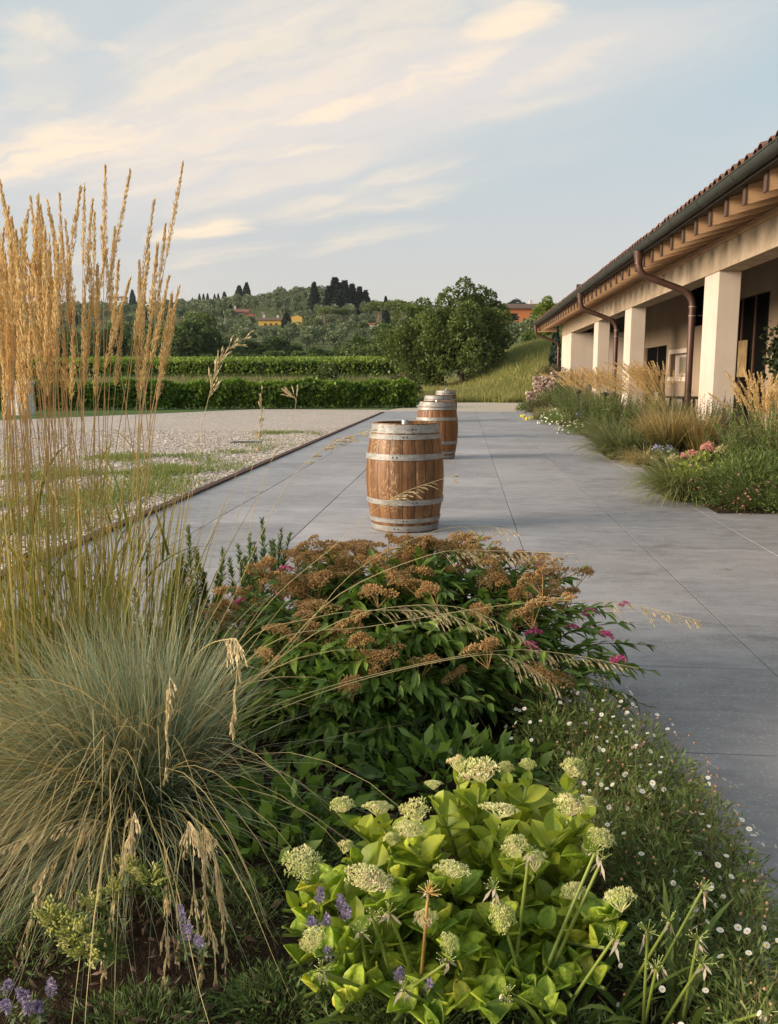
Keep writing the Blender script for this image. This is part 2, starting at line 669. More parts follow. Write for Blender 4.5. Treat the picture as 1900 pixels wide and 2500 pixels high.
GX = np.unique(np.concatenate([np.arange(-44, 30, 1.0), np.arange(-130, 60, 5.0), np.arange(-400, 400, 20), np.arange(-2400, 2401, 200)]))
GY = np.unique(np.concatenate([np.arange(-2000, -60, 200), np.arange(-60, 40, 5.0), np.arange(40, 92, 1.0), np.arange(90, 180, 3.0), np.arange(180, 640, 8.0), np.arange(640, 1600, 40), np.arange(1600, 2601, 100)]))
gx, gy = np.meshgrid(GX, GY)
nx, ny = len(GX), len(GY)
ii = (np.arange(ny - 1)[:, None] * nx + np.arange(nx - 1)[None]).ravel()
t = NT('meadow_ground')
wp = t.wpos()
n1 = t.noise(wp, 0.35, 5, 0.6)
n2 = t.noise(wp, 6.0, 3, 0.6)
col = t.ramp(t.math('ADD', t.math('MULTIPLY', n1, 0.7), t.math('MULTIPLY', n2, 0.3)),
             [(0.30, (0.050, 0.072, 0.024)), (0.47, (0.080, 0.102, 0.034)), (0.62, (0.13, 0.135, 0.052)), (0.75, (0.18, 0.16, 0.080))])
t.bump(n2, 0.5, 0.1)
M_meadow = t.done(col, 0.9, 0.1)
ground = link('ground', mesh_np('ground', np.stack([gx, gy, height(gx, gy)], -1).reshape(-1, 3),
                                [np.stack([ii, ii + 1, ii + nx + 1, ii + nx], -1)], M_meadow, True))
tag(ground, 'rolling green meadow ground that climbs to the hills', None, None, 'structure')


# ------------------------------------------------------------------ gravel yard, lawn, terrace
def gravel_material(name, dark, mid, light, green=0.0):
    t = NT(name)
    wp = t.wpos()
    cell = t.voro(wp, 26, 'F1', 'Color')
    d = t.voro(wp, 26, 'F1', 'Distance')
    sepn = t.node('ShaderNodeSeparateColor')
    t.l.new(cell, sepn.inputs[0])
    c = t.ramp(sepn.outputs[0], [(0.0, dark), (0.4, mid), (1.0, light)])
    c = t.mix(t.maprange(d, 0.40, 0.8, 0, 0.6), c, (0.24, 0.20, 0.17))
    big = t.noise(wp, 0.5, 3, 0.6)
    dirt = t.noise(t.wpos((0.5, 0.16, 1)), 1.0, 5, 0.65)
    c = t.mix(t.maprange(dirt, 0.48, 0.68, 0, 0.45), c, (0.36, 0.30, 0.235))
    c = t.mix(t.maprange(big, 0.45, 0.75, 0, 0.35), c, (0.46, 0.41, 0.35))
    h = t.math('SUBTRACT', 1.0, d)
    t.bump(h, 0.9, 0.03)
    return t.done(c, 0.85, 0.2)


M_gravel = gravel_material('pale_gravel', (0.33, 0.265, 0.22), (0.57, 0.485, 0.42), (0.78, 0.69, 0.61))
t = NT('sandy_path')
wp = t.wpos()
t_c = t.mix(t.maprange(t.noise(wp, 9, 5, 0.7), 0.35, 0.7), (0.55, 0.48, 0.39), (0.40, 0.35, 0.28))
M_path = t.done(t_c, 0.9, 0.1)

# gravel yard outline (left of the steel edging), a lawn strip runs behind it
yard = [(-3.16, -8), (-3.16, 33.3), (-3.16, 36.6), (-8.87, 36.9), (-14.76, 26.6), (-22, 15), (-22, -8)]
gy_mb = MB()
gy_mb.add([(x, y, -0.018) for x, y in yard], [[tuple(range(len(yard)))]])
gravel = gy_mb.build('gravel_yard', M_gravel)
tag(gravel, 'pale pebble gravel yard left of the paved terrace', None, None, 'structure')
pth = MB()
pts = [(-3.15, 34.2), (8.5, 34.2), (8.5, 45.5), (3, 46.6), (0, 46.4), (-2.0, 44.5), (-2.6, 40), (-3.15, 36.6)]
pth.add([(x, y, -0.016 + (0.03 if y > 44 else 0)) for x, y in pts], [[tuple(range(len(pts)))]])
path = pth.build('gravel_path', M_path)
tag(path, 'sandy gravel path crossing behind the paved terrace', None, None, 'structure')
t = NT('lawn')
wp = t.wpos()
M_lawn = t.done(t.ramp(t.noise(wp, 14, 4, 0.7), [(0.3, (0.055, 0.10, 0.025)), (0.7, (0.11, 0.17, 0.045))]), 0.85, 0.15)
lw = MB()
lo = [(-3.3, 36.62), (-8.87, 36.92), (-14.76, 26.62), (-22, 15.02), (-30, 15.0), (-30, 27), (-17, 36.5), (-2.4, 41.5)]
lw.add([(x, y, -0.008) for x, y in lo], [[tuple(range(len(lo)))]])
lawn = lw.build('lawn', M_lawn)
tag(lawn, 'mown lawn strip between gravel yard and hedge', None, None, 'structure')

# corten edging strip
t = NT('weathering_steel')
wp = t.wpos()
M_corten = t.done(t.ramp(t.noise(wp, 7, 6, 0.7), [(0.3, (0.055, 0.028, 0.022)), (0.7, (0.13, 0.065, 0.048))]), 0.8, 0.3)
ed = MB()
y0 = -6.0
while y0 < 33.2:
    y1 = min(y0 + 3.0, 33.25)
    ed.box(-3.165, -3.075, y0 + 0.003, y1 - 0.003, -0.05, 0.028)
    y0 = y1
edging = ed.build('kerb_edging', M_corten)
tag(edging, 'rust brown steel edging between gravel and paving', None, None, 'structure')

# terrace: every slab its own piece
t = NT('stone_slab')
oc = t.wpos()
rnd = t.objrand()
streak = t.noise(t.wpos((1.8, 6.0, 1)), 1.5, 7, 0.68, 0.35)
cloud = t.noise(oc, 1.1, 4, 0.6)
speck = t.noise(oc, 60, 2, 0.5)
grain = t.noise(t.wpos((14, 40, 1)), 1.0, 3, 0.7)
c = t.ramp(t.math('ADD', t.math('MULTIPLY', streak, 0.5), t.math('MULTIPLY', cloud, 0.5)),
           [(0.36, (0.225, 0.212, 0.220)), (0.5, (0.335, 0.318, 0.328)), (0.64, (0.460, 0.438, 0.446))])
stain = t.noise(oc, 0.55, 5, 0.65)
c = t.mix(t.maprange(stain, 0.50, 0.70, 0, 0.35), c, (0.20, 0.19, 0.20))
mott = t.noise(oc, 7.0, 6, 0.72)
c = t.mix(t.maprange(mott, 0.40, 0.66, 0, 0.55), c, (0.40, 0.385, 0.39))
tone = t.ramp(rnd, [(0, 0.80), (0.5, 0.98), (1, 1.14)])
c = t.mix(1.0, c, tone, 'MULTIPLY')
c = t.mix(t.maprange(speck, 0.58, 0.70, 0, 0.45), c, (0.58, 0.56, 0.55))
c = t.mix(t.maprange(grain, 0.62, 0.80, 0, 0.28), c, (0.56, 0.54, 0.52))
t.bump(t.math('ADD', speck, grain), 0.10, 0.004)
sepx = t.node('ShaderNodeObjectInfo')
M_slab = t.done(c, t.ramp(streak, [(0.3, 0.50), (0.7, 0.66)]), 0.28)
t = NT('stone_slab_border')
oc = t.wpos()
streak = t.noise(t.wpos((1.8, 6.0, 1)), 1.5, 7, 0.68, 0.35)
c = t.ramp(t.math('ADD', t.math('MULTIPLY', streak, 0.55), t.math('MULTIPLY', t.noise(oc, 1.1, 4, 0.6), 0.45)),
           [(0.36, (0.190, 0.184, 0.194)), (0.5, (0.288, 0.280, 0.292)), (0.64, (0.405, 0.394, 0.404))])
c = t.mix(1.0, c, t.ramp(t.objrand(), [(0, 0.90), (1, 1.08)]), 'MULTIPLY')
c = t.mix(t.maprange(t.noise(oc, 7.0, 6, 0.72), 0.40, 0.66, 0, 0.55), c, (0.345, 0.345, 0.355))
c = t.mix(t.maprange(t.noise(oc, 60, 2, 0.5), 0.58, 0.70, 0, 0.5), c, (0.52, 0.51, 0.51))
c = t.mix(t.maprange(t.noise(t.wpos((14, 40, 1)), 1.0, 3, 0.7), 0.62, 0.80, 0, 0.35), c, (0.50, 0.49, 0.48))
t.bump(t.noise(oc, 60, 2, 0.5), 0.10, 0.004)
M_slab_b = t.done(c, 0.56, 0.28)
M_grout = plain('joint_mortar', (0.23, 0.22, 0.21), 0.9, 0.1)
PS = 0.955
xl = [-3.072, -2.355] + [0.487 + k * PS for k in range(-2, 5)]
xl = sorted(xl)
yl = [5.895 + k * PS for k in range(-7, 31)]
tb = MB()
tb.add([(-3.075, yl[0], -0.006), (4.3, yl[0], -0.006), (4.3, yl[-1], -0.006), (-3.075, yl[-1], -0.006)], [[(0, 1, 2, 3)]])
terrace = tb.build('terrace', M_grout)
tag(terrace, 'grey stone terrace of large square slabs', None, None, 'structure')
slab_meshes = {}


def in_left_bed(x, y):
    return y < 4.0 and x < 0.2


def slab_mesh(w, m):
    key = (round(w, 3), m.name)
    if key not in slab_meshes:
        g = 0.0042
        slab_meshes[key] = MB().cbox(g, w - g, g, PS - g, -0.03, 0.0, 0.0018).mesh('paving_slab', m)
    return slab_meshes[key]


for i in range(len(xl) - 1):
    for j in range(len(yl) - 1):
        x, y = xl[i], yl[j]
        xc, yc = x + 0.45, y + 0.45
        if xc > 3.2 and 9.6 < yc < 36 or in_left_bed(xc, yc):
            continue
        border = i == 0 or y > 17.4 or (x > 1.2 and rng.random() < 0.8) or rng.random() < 0.04
        o = link('paving_slab', slab_mesh(xl[i + 1] - x, M_slab_b if border else M_slab), terrace)
        o.location = (x, y, float(rng.normal(0, 0.0006)))

# planting beds
t = NT('bark_mulch')
wp = t.wpos()
M_soil = t.done(t.ramp(t.noise(wp, 22, 6, 0.75), [(0.3, (0.018, 0.012, 0.009)), (0.6, (0.055, 0.034, 0.022)), (0.8, (0.12, 0.08, 0.05))]), 0.95, 0.1)
t.bump(t.noise(wp, 40, 4, 0.7), 0.9, 0.03)


def mound(name, outline, h, label, step=0.12):
    o = np.array(outline)
    c = o.mean(0)
    rings = [(1.0, 0.004), (0.97, 0.03), (0.85, h * 0.7), (0.6, h), (0.3, h * 1.05)]
    V = []
    for s, z in rings:
        for p in o:
            q = c + (p - c) * s
            V.append((q[0], q[1], z + (rng.normal(0, 0.012) if s < 0.95 else 0)))
    n = len(o)
    V.append((c[0], c[1], h))
    F = [(r * n + k, r * n + (k + 1) % n, r * n + n + (k + 1) % n, r * n + n + k) for r in range(len(rings) - 1) for k in range(n)]
    T = [((len(rings) - 1) * n + k, (len(rings) - 1) * n + (k + 1) % n, len(V) - 1) for k in range(n)]
    b = MB()
    b.add(V, [F, T])
    ob = b.build(name, M_soil, smooth=True)
    tag(ob, label, None, None, 'structure')
    return ob


def dense(poly, k=6):
    out = []
    for a, b in zip(poly, poly[1:] + poly[:1]):
        for i in range(k):
            t_ = i / k
            out.append((a[0] + (b[0] - a[0]) * t_ + rng.normal(0, 0.012), a[1] + (b[1] - a[1]) * t_ + rng.normal(0, 0.012)))
    return out


mound('planting_bed', dense([(0.62, 0.9), (0.70, 1.7), (0.71, 2.3), (0.64, 2.8), (0.52, 3.3), (0.2, 3.9), (-0.6, 4.25), (-2.0, 4.4), (-3.02, 4.4), (-3.02, 0.9)]), 0.05, 'dark bark mulch bed under the foreground plants')
mound('planting_bed', dense([(2.55, 8.75), (2.65, 12), (2.75, 16), (2.75, 24), (2.6, 30), (2.7, 37.5), (4.6, 37.5), (4.6, 8.75)], 10), 0.05, 'narrow soil bed along the columns')
# porch floor
M_floor = plain('porch_concrete', (0.20, 0.185, 0.165), 0.55, 0.35, var=0.15, scale=2)
pf = MB()
pf.box(4.31, 7.72, 0.5, 39.1, -0.05, -0.002)
o = pf.build('porch_floor', M_floor)
tag(o, 'brown concrete floor under the porch roof', None, None, 'structure')
dr = MB()
dr.box(-0.30, 0.30, -0.22, 0.22, 0, 0.012)
for k in range(5):
    dr.box(-0.26, 0.26, -0.18 + k * 0.08, -0.15 + k * 0.08, 0.012, 0.018)
M_iron = plain('cast_iron', (0.07, 0.07, 0.075), 0.6, 0.4)
o = dr.build('drain_cover', M_iron)
o.location = (-4.56, 17.8, -0.014)
tag(o, 'dark rectangular drain cover set in the gravel', 'drain cover')

# ------------------------------------------------------------------ the building with its porch
def plaster_mat(name, a, b, sc=1.4):
    t = NT(name)
    wp = t.wpos()
    n1, n2 = t.noise(wp, sc, 5, 0.6), t.noise(wp, 55, 3, 0.6)
    drip = t.noise(t.wpos((5, 5, 0.5)), 1.0, 4, 0.6)
    c = t.mix(t.maprange(t.math('ADD', t.math('MULTIPLY', n1, 0.6), t.math('MULTIPLY', drip, 0.4)), 0.35, 0.68), a, b)
    sp = t.node('ShaderNodeSeparateXYZ')
    t.l.new(wp, sp.inputs[0])
    splash = t.math('MULTIPLY', t.maprange(t.math('ADD', sp.outputs[2], t.math('MULTIPLY', t.noise(t.wpos((3, 3, 1.5)), 2.0, 5, 0.7), -0.9)), -0.45, 0.10, 1.0, 0.0), 0.45)
    c = t.mix(splash, c, (0.30, 0.25, 0.19))
    trow = t.noise(t.wpos((2.2, 2.2, 6)), 2.0, 5, 0.65, 0.6)
    c = t.mix(t.maprange(trow, 0.55, 0.75, 0, 0.22), c, (a[0] * 0.72, a[1] * 0.70, a[2] * 0.66))
    t.bump(t.math('ADD', n2, t.math('MULTIPLY', trow, 1.5)), 0.3, 0.006)
    return t.done(c, 0.9, 0.15)


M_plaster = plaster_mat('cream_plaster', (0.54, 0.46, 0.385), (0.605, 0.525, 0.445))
M_plaster_shade = plaster_mat('shade_tinted_plaster', (0.27, 0.205, 0.145), (0.325, 0.25, 0.18))  # darker copy of the cream plaster; porch shade is put into its colour
M_beam = plaster_mat('beam_render', (0.34, 0.265, 0.185), (0.47, 0.38, 0.275), 2.6)
t = NT('larch_wood')
wd = t.noise(t.coord('Object', (1.2, 30, 30)), 1.0, 5, 0.65, 0.6)
M_wood = t.done(t.ramp(wd, [(0.3, (0.40, 0.235, 0.125)), (0.7, (0.62, 0.41, 0.235))]), 0.6, 0.3)
M_woodend = plain('weathered_end_grain', (0.085, 0.058, 0.045), 0.8, 0.2, var=0.25, scale=30)
t = NT('terracotta_tile')
M_tile = t.done(t.mix(t.maprange(t.noise(t.wpos(), 8, 5, 0.7), 0.4, 0.7), t.ramp(t.objrand(), [(0, (0.16, 0.075, 0.055)), (1, (0.27, 0.135, 0.095))]), (0.13, 0.10, 0.075)), 0.85, 0.2)
M_gutter = plain('aged_copper_gutter', (0.045, 0.050, 0.042), 0.5, 0.4, metal=0.2, var=0.25, scale=2.5)
M_pipe = plain('brown_copper_pipe', (0.092, 0.048, 0.036), 0.42, 0.5, metal=0.3, var=0.3, scale=3)
M_solder = plain('solder_band', (0.32, 0.22, 0.17), 0.5, 0.4)
M_fascia = plain('dark_fascia', (0.035, 0.028, 0.022), 0.8, 0.2)
M_deck = plain('stained_ceiling_boards', (0.085, 0.055, 0.035), 0.8, 0.2)
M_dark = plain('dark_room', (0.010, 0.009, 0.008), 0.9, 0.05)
t = NT('dark_glass')
t.b.inputs['Coat Weight'].default_value = 0.0
M_glass = t.done((0.006, 0.006, 0.006), 0.9, 0.0)
M_brownframe = plain('brown_frame', (0.10, 0.045, 0.03), 0.5, 0.4)
M_curtain = plain('grey_curtain', (0.28, 0.25, 0.17), 0.9, 0.1, var=0.3, scale=(20))

B = np.array((4.67, 0.0, 0.0))
bld = thing('winery_building', 'long low cream building with open porch on square columns and tiled roof', 'building', B)


def bpart(mb, name, m, parent=None, smooth=False):
    return mb.build(name, m, parent or bld, smooth, B)


PX0, PW, PD = 4.67, 0.41, 0.95
COLY = [8.4, 16.85, 25.3, 31.35]
for y in COLY:
    bpart(MB().cbox(PX0, PX0 + PW, y, y + PD, -0.02, 3.285, 0.012), 'column', M_plaster)
bpart(MB().cbox(PX0, 7.705, 39.1, 42.65, -0.1, 3.285, 0.012), 'end_wall', M_plaster)
bpart(MB().prism([(PX0 + 0.42, 3.286), (7.7, 3.286), (7.7, 4.985), (PX0 + 0.42, 4.12)], 42.2, 42.6, 'y'), 'gable_wall', M_plaster)
bm_ = MB()
bm_.cbox(PX0 - 0.015, PX0 + PW + 0.015, 1.0, 42.66, 3.285, 3.79, 0.006)
bpart(bm_, 'beam', M_beam)
SL = 0.287


def zu(x):
    return 3.86 + (x - 3.75) * SL


bpart(MB().box(PX0 + 0.0, PX0 + 0.30, 1.0, 42.7, 3.792, 3.885), 'wall_plate', M_wood)
# stepped battens under the eaves, one run for each sheathing joint
for k in range(12):
    ys = 10.6 + k * 2.55
    bpart(MB().box(PX0 - 0.06, PX0 - 0.016, ys, ys + 2.5, 3.745, 3.788), 'batten', M_wood)
# rafters
prof = [(3.665, zu(3.665) - 0.255), (3.66, zu(3.66) - 0.25), (3.66, zu(3.66) - 0.004), (7.68, zu(7.68) - 0.004), (7.68, zu(7.68) - 0.255)]
rm = MB()
rm.prism([(a - B[0], b) for a, b in prof], -0.05, 0.05, 'y')
raf_me = rm.mesh('rafter', M_wood)
endm = MB()
endm.box(3.635 - B[0], 3.6595 - B[0], -0.056, 0.056, zu(3.66) - 0.250, zu(3.66) - 0.008)
end_me = endm.mesh('end_grain', M_woodend)
yy = 1.64
while yy < 44.3:
    o = link('rafter', raf_me, bld, loc=(0, yy, 0))
    e = link('end_grain', end_me, o)
    yy += 0.81
# deck above rafters, fascia
dk = MB()
dk.prism([(3.56, zu(3.56)), (3.56, zu(3.56) + 0.20), (9.6, zu(9.6) + 0.20), (9.6, zu(9.6))], 0.6, 44.6, 'y')
bpart(dk, 'roof_deck', M_deck)
bpart(MB().box(3.545, 3.575, 0.6, 44.62, zu(3.56) + 0.002, zu(3.56) + 0.198), 'fascia', M_fascia)
bpart(MB().box(3.60, 4.6, 44.42, 44.50, zu(3.6) - 0.24, zu(3.6) - 0.02), 'verge_board', M_wood)
# corrugated tile field, then the eaves course tile by tile
TP = 0.272
def tile_z(v):
    return 0.085 * np.abs(np.sin(np.pi * v / TP)) ** 0.7
yv = np.arange(0.6, 44.66, TP / 6)
xs = np.array([4.35, 6.9, 9.6])
V = np.array([[x, y, zu(x) + 0.205 + tile_z(y - 0.6)] for x in xs for y in yv])
m = len(yv)
F = [(i * m + j, i * m + j + 1, i * m + m + j + 1, i * m + m + j) for i in range(len(xs) - 1) for j in range(m - 1)]
bpart(MB().add(V, [F]), 'roof_field', M_tile, smooth=True)
tv = MB()
npt = 7
for (x, r, dz) in ((0.0, 0.098, 0.0), (0.46, 0.082, 0.0)):
    pass
V, F = [], []
for q, (x, r) in enumerate(((0.0, 0.104), (0.48, 0.088))):
    for rr in (r, r - 0.014):
        for k in range(npt):
            a = math.pi * k / (npt - 1)
            V.append((x, -rr * 1.12 * math.cos(a), rr * 1.05 * math.sin(a) + x * SL))
n = npt
for k in range(n - 1):
    F += [(k, k + 1, 2 * n + k + 1, 2 * n + k), (n + k + 1, n + k, 3 * n + k, 3 * n + k + 1), (k + 1, k, n + k, n + k + 1)]
tile_me = mesh_np('roof_tile', V, [F], M_tile, False)
k = 0
for course, x0 in ((0, 3.47), (1, 3.88)):
    yy = 0.74
    while yy < 44.6:
        if yy > 7.5:
            o = link('roof_tile', tile_me, bld, loc=(x0 - B[0] + float(rng.normal(0, 0.008)), yy + float(rng.normal(0, 0.006)), zu(x0) + 0.205 + 0.018 * course))
        yy += TP
# small roof vent near the far end
rv = MB()
rv.prism([(29.6, 4.10), (30.2, 4.10), (29.95, 4.40), (29.85, 4.40)], 3.70, 3.9, 'x')
bpart(rv, 'roof_vent', M_pipe)
# gutter: half round with a rolled rim
gm = MB()
gr, gz, gxc = 0.098, 3.935, 3.49
prof = []
for k in range(13):
    a = math.pi + math.pi * k / 12
    prof.append((gxc + gr * math.cos(a), gz + gr * math.sin(a)))
for k in range(12, -1, -1):
    a = math.pi + math.pi * k / 12
    prof.append((gxc + (gr - 0.006) * math.cos(a), gz + (gr - 0.006) * math.sin(a)))
n = len(prof)
V = [(x, yv_, z) for yv_ in (0.6, 44.66) for x, z in prof]
F = [(i, (i + 1) % n, n + (i + 1) % n, n + i) for i in range(n)]
gm.add(V, [F])
capn = 13
gm.add([(x, 44.66, z) for x, z in prof[:13]], [[tuple(range(13))]])
gut = bpart(gm, 'gutter', M_gutter, smooth=True)
bpart(MB().tube([(gxc - gr, 0.6, gz + 0.004), (gxc - gr, 44.66, gz + 0.004)], 0.013, 8), 'rim', M_gutter, gut, True)
br_me = MB().lathe([(gr + 0.002, -0.014), (gr + 0.007, -0.014), (gr + 0.007, 0.014), (gr + 0.002, 0.014), (gr + 0.002, -0.014)], 16, a0=math.pi, a1=2 * math.pi)
br_mesh = br_me.mesh('bracket', M_gutter)
yy = 1.9
while yy < 44.5:
    o = link('bracket', br_mesh, gut)
    o.rotation_euler = (R(90), 0, 0)
    o.location = (gxc - B[0], yy, gz)
    yy += 1.68


def arc_path(pts, r=0.13, n=6):
    pts = [np.array(p, dtype=np.float64) for p in pts]
    out = [pts[0]]
    for a, b, c in zip(pts, pts[1:], pts[2:]):
        u, v = (a - b) / np.linalg.norm(a - b), (c - b) / np.linalg.norm(c - b)
        d = min(r * 1.6, 0.45 * np.linalg.norm(a - b), 0.45 * np.linalg.norm(c - b))
        p0, p2 = b + u * d, b + v * d
        for k in range(n + 1):
            t_ = k / n
            out.append((1 - t_) ** 2 * p0 + 2 * t_ * (1 - t_) * b + t_ ** 2 * p2)
    out.append(pts[-1])
    return out


def downpipe(y, xw, zend=0.0, r=0.068):
    pth_ = arc_path([(gxc, y, gz - 0.10), (gxc + 0.02, y, gz - 0.52), (xw, y, gz - 0.92), (xw, y, 1.2), (xw, y, zend)], 0.17)
    o = bpart(MB().tube(pth_, r, 14), 'downpipe', M_pipe, smooth=True)
    bpart(MB().lathe([(0.115, 0.0), (0.112, -0.04), (r + 0.012, -0.19), (r + 0.012, -0.26)], 18, (gxc, y, gz - 0.075)), 'funnel', M_pipe, o, True)
    for z in (gz - 1.18, gz - 1.36):
        bpart(MB().lathe([(r, -0.012), (r + 0.006, -0.012), (r + 0.006, 0.012), (r, 0.012)], 16, (xw, y, z)), 'collar', M_solder, o, True)
    bpart(MB().box(xw + r * 0.7, xw + r + 0.10, y - 0.26, y - 0.245, gz - 1.375, gz - 1.36).box(xw - 0.01, xw + 0.01, y - 0.26, y - r, gz - 1.375, gz - 1.36), 'wall_bracket', M_gutter, o)
    return o


downpipe(18.35, 4.60)
downpipe(27.2, 4.60)
downpipe(43.6, 4.62)
# back wall with real openings
WX = 7.7
ops = [(23.1, 27.6, 0.0, 3.52), (29.2, 31.2, 3.02, 4.32), (30.9, 33.6, 1.30, 2.25), (34.2, 38.3, 0.0, 2.56)]
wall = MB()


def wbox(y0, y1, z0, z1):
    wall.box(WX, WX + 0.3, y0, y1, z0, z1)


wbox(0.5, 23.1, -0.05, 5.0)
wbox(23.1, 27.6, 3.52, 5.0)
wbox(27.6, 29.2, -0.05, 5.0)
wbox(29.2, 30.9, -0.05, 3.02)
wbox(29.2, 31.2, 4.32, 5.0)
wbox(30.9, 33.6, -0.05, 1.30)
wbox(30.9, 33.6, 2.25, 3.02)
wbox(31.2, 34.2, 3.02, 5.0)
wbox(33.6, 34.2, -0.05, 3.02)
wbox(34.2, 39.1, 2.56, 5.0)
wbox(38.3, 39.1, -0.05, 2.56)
bpart(wall, 'back_wall', M_plaster_shade)
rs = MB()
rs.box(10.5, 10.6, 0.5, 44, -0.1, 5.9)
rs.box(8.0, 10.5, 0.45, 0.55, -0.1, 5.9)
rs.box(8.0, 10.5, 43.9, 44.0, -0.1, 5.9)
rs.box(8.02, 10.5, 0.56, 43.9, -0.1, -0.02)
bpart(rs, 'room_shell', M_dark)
# big glazed front: posts, panes
for k in range(5):
    y = 23.12 + k * 1.095
    bpart(MB().box(WX + 0.02, WX + 0.10, y, y + 0.09, 0.0, 3.50), 'post', M_brownframe)
for k in range(4):
    y = 23.22 + k * 1.095
    bpart(MB().box(WX + 0.05, WX + 0.058, y, y + 0.985, 0.02, 3.50), 'pane', M_glass)
bpart(MB().box(WX + 0.05, WX + 0.058, 29.22, 31.18, 3.04, 4.30), 'pane', M_glass)
dd = bpart(MB().box(WX + 0.12, WX + 0.13, 34.22, 38.28, 0.0, 2.55), 'door', M_glass)
for y in (34.22, 36.2, 38.2):
    bpart(MB().box(WX + 0.10, WX + 0.118, y, y + 0.07, 0.0, 2.55), 'frame', M_brownframe, dd)
# framed niche with a small curtained window
nf = MB()
for (y0, y1, z0, z1) in ((30.78, 30.96, 1.2, 2.35), (33.54, 33.72, 1.2, 2.35), (30.96, 33.54, 2.19, 2.35), (30.96, 33.54, 1.2, 1.36)):
    nf.box(WX - 0.035, WX + 0.02, y0, y1, z0, z1)
win = bpart(nf, 'window', M_plaster)
bpart(MB().box(WX + 0.20, WX + 0.22, 30.9, 33.6, 1.30, 2.25), 'reveal', M_plaster, win)
bpart(MB().box(WX + 0.17, WX + 0.195, 31.25, 32.7, 1.48, 2.05), 'curtain', M_curtain, win)
wf = MB()
for (y0, y1, z0, z1) in ((31.15, 31.25, 1.4, 2.15), (32.7, 32.8, 1.4, 2.15), (31.25, 32.7, 2.05, 2.15), (31.25, 32.7, 1.4, 1.48)):
    wf.box(WX + 0.14, WX + 0.199, y0, y1, z0, z1)
bpart(wf, 'frame', M_plaster, win)
# a print hanging inside the glazed front
pr = MB().box(WX - 0.03, WX - 0.012, 24.6, 25.35, 1.35, 2.35)
M_print = plain('ochre_print', (0.24, 0.17, 0.08), 0.7, 0.2, var=0.5, scale=3)
o = pr.build('wall_print', M_print)
tag(o, 'tall ochre print hanging in front of dark porch glazing', 'picture')

# ------------------------------------------------------------------ porch furniture
M_furn = plain('dark_green_metal', (0.018, 0.022, 0.02), 0.45, 0.4)
M_cushion = plain('pale_cushion', (0.55, 0.50, 0.42), 0.9, 0.1)


def table(loc, lx, ly, h, label):
    t_ = thing('porch_table', label, 'table', loc, 'tables under the porch')
    l = np.array(loc)
    MB().cbox(l[0] - lx, l[0] + lx, l[1] - ly, l[1] + ly, h - 0.045, h, 0.008).build('tabletop', M_furn, t_)
    for sx in (-1, 1):
        for sy in (-1, 1):
            MB().tube([(l[0] + sx * (lx - 0.08), l[1] + sy * (ly - 0.1), 0), (l[0] + sx * (lx - 0.12), l[1] + sy * (ly - 0.16), h - 0.045)], 0.028, 8).build('leg', M_furn, t_)
    return t_


def chair(loc, a, label, cushion):
    t_ = thing('porch_chair', label, 'chair', loc, 'chairs under the porch')
    t_.rotation_euler = (0, 0, a)
    z0 = np.zeros(3)
    MB().cbox(-0.22, 0.22, -0.22, 0.22, 0.43, 0.465, 0.01).build('seat', M_furn, t_, origin=z0)
    MB().cbox(-0.22, 0.22, 0.20, 0.235, 0.56, 0.93, 0.012).build('backrest', M_cushion if cushion else M_furn, t_, origin=z0)
    for sx in (-1, 1):
        MB().tube([(sx * 0.22, -0.24, 0), (sx * 0.19, -0.19, 0.44)], 0.015, 8).build('leg', M_furn, t_, origin=z0)
        MB().tube([(sx * 0.23, 0.30, 0), (sx * 0.19, 0.2, 0.44), (sx * 0.19, 0.235, 0.95)], 0.015, 8).build('leg', M_furn, t_, origin=z0)
    return t_


table((6.95, 21.5, 0), 0.45, 0.95, 0.86, 'dark table right of the nearest column')
chair((6.35, 21.0, 0), R(60), 'chair with pale backrest nearest the dark table right of the column', True)
chair((6.30, 22.0, 0), R(100), 'dark chair with pale back behind the table right of nearest column', True)
table((6.3, 25.0, 0), 0.45, 0.9, 0.80, 'dark table behind the nearest brown downpipe')
chair((5.75, 24.6, 0), R(75), 'dark chair at the table behind the nearest downpipe', False)
chair((5.7, 25.6, 0), R(100), 'dark chair with pale back left of the nearest downpipe', True)

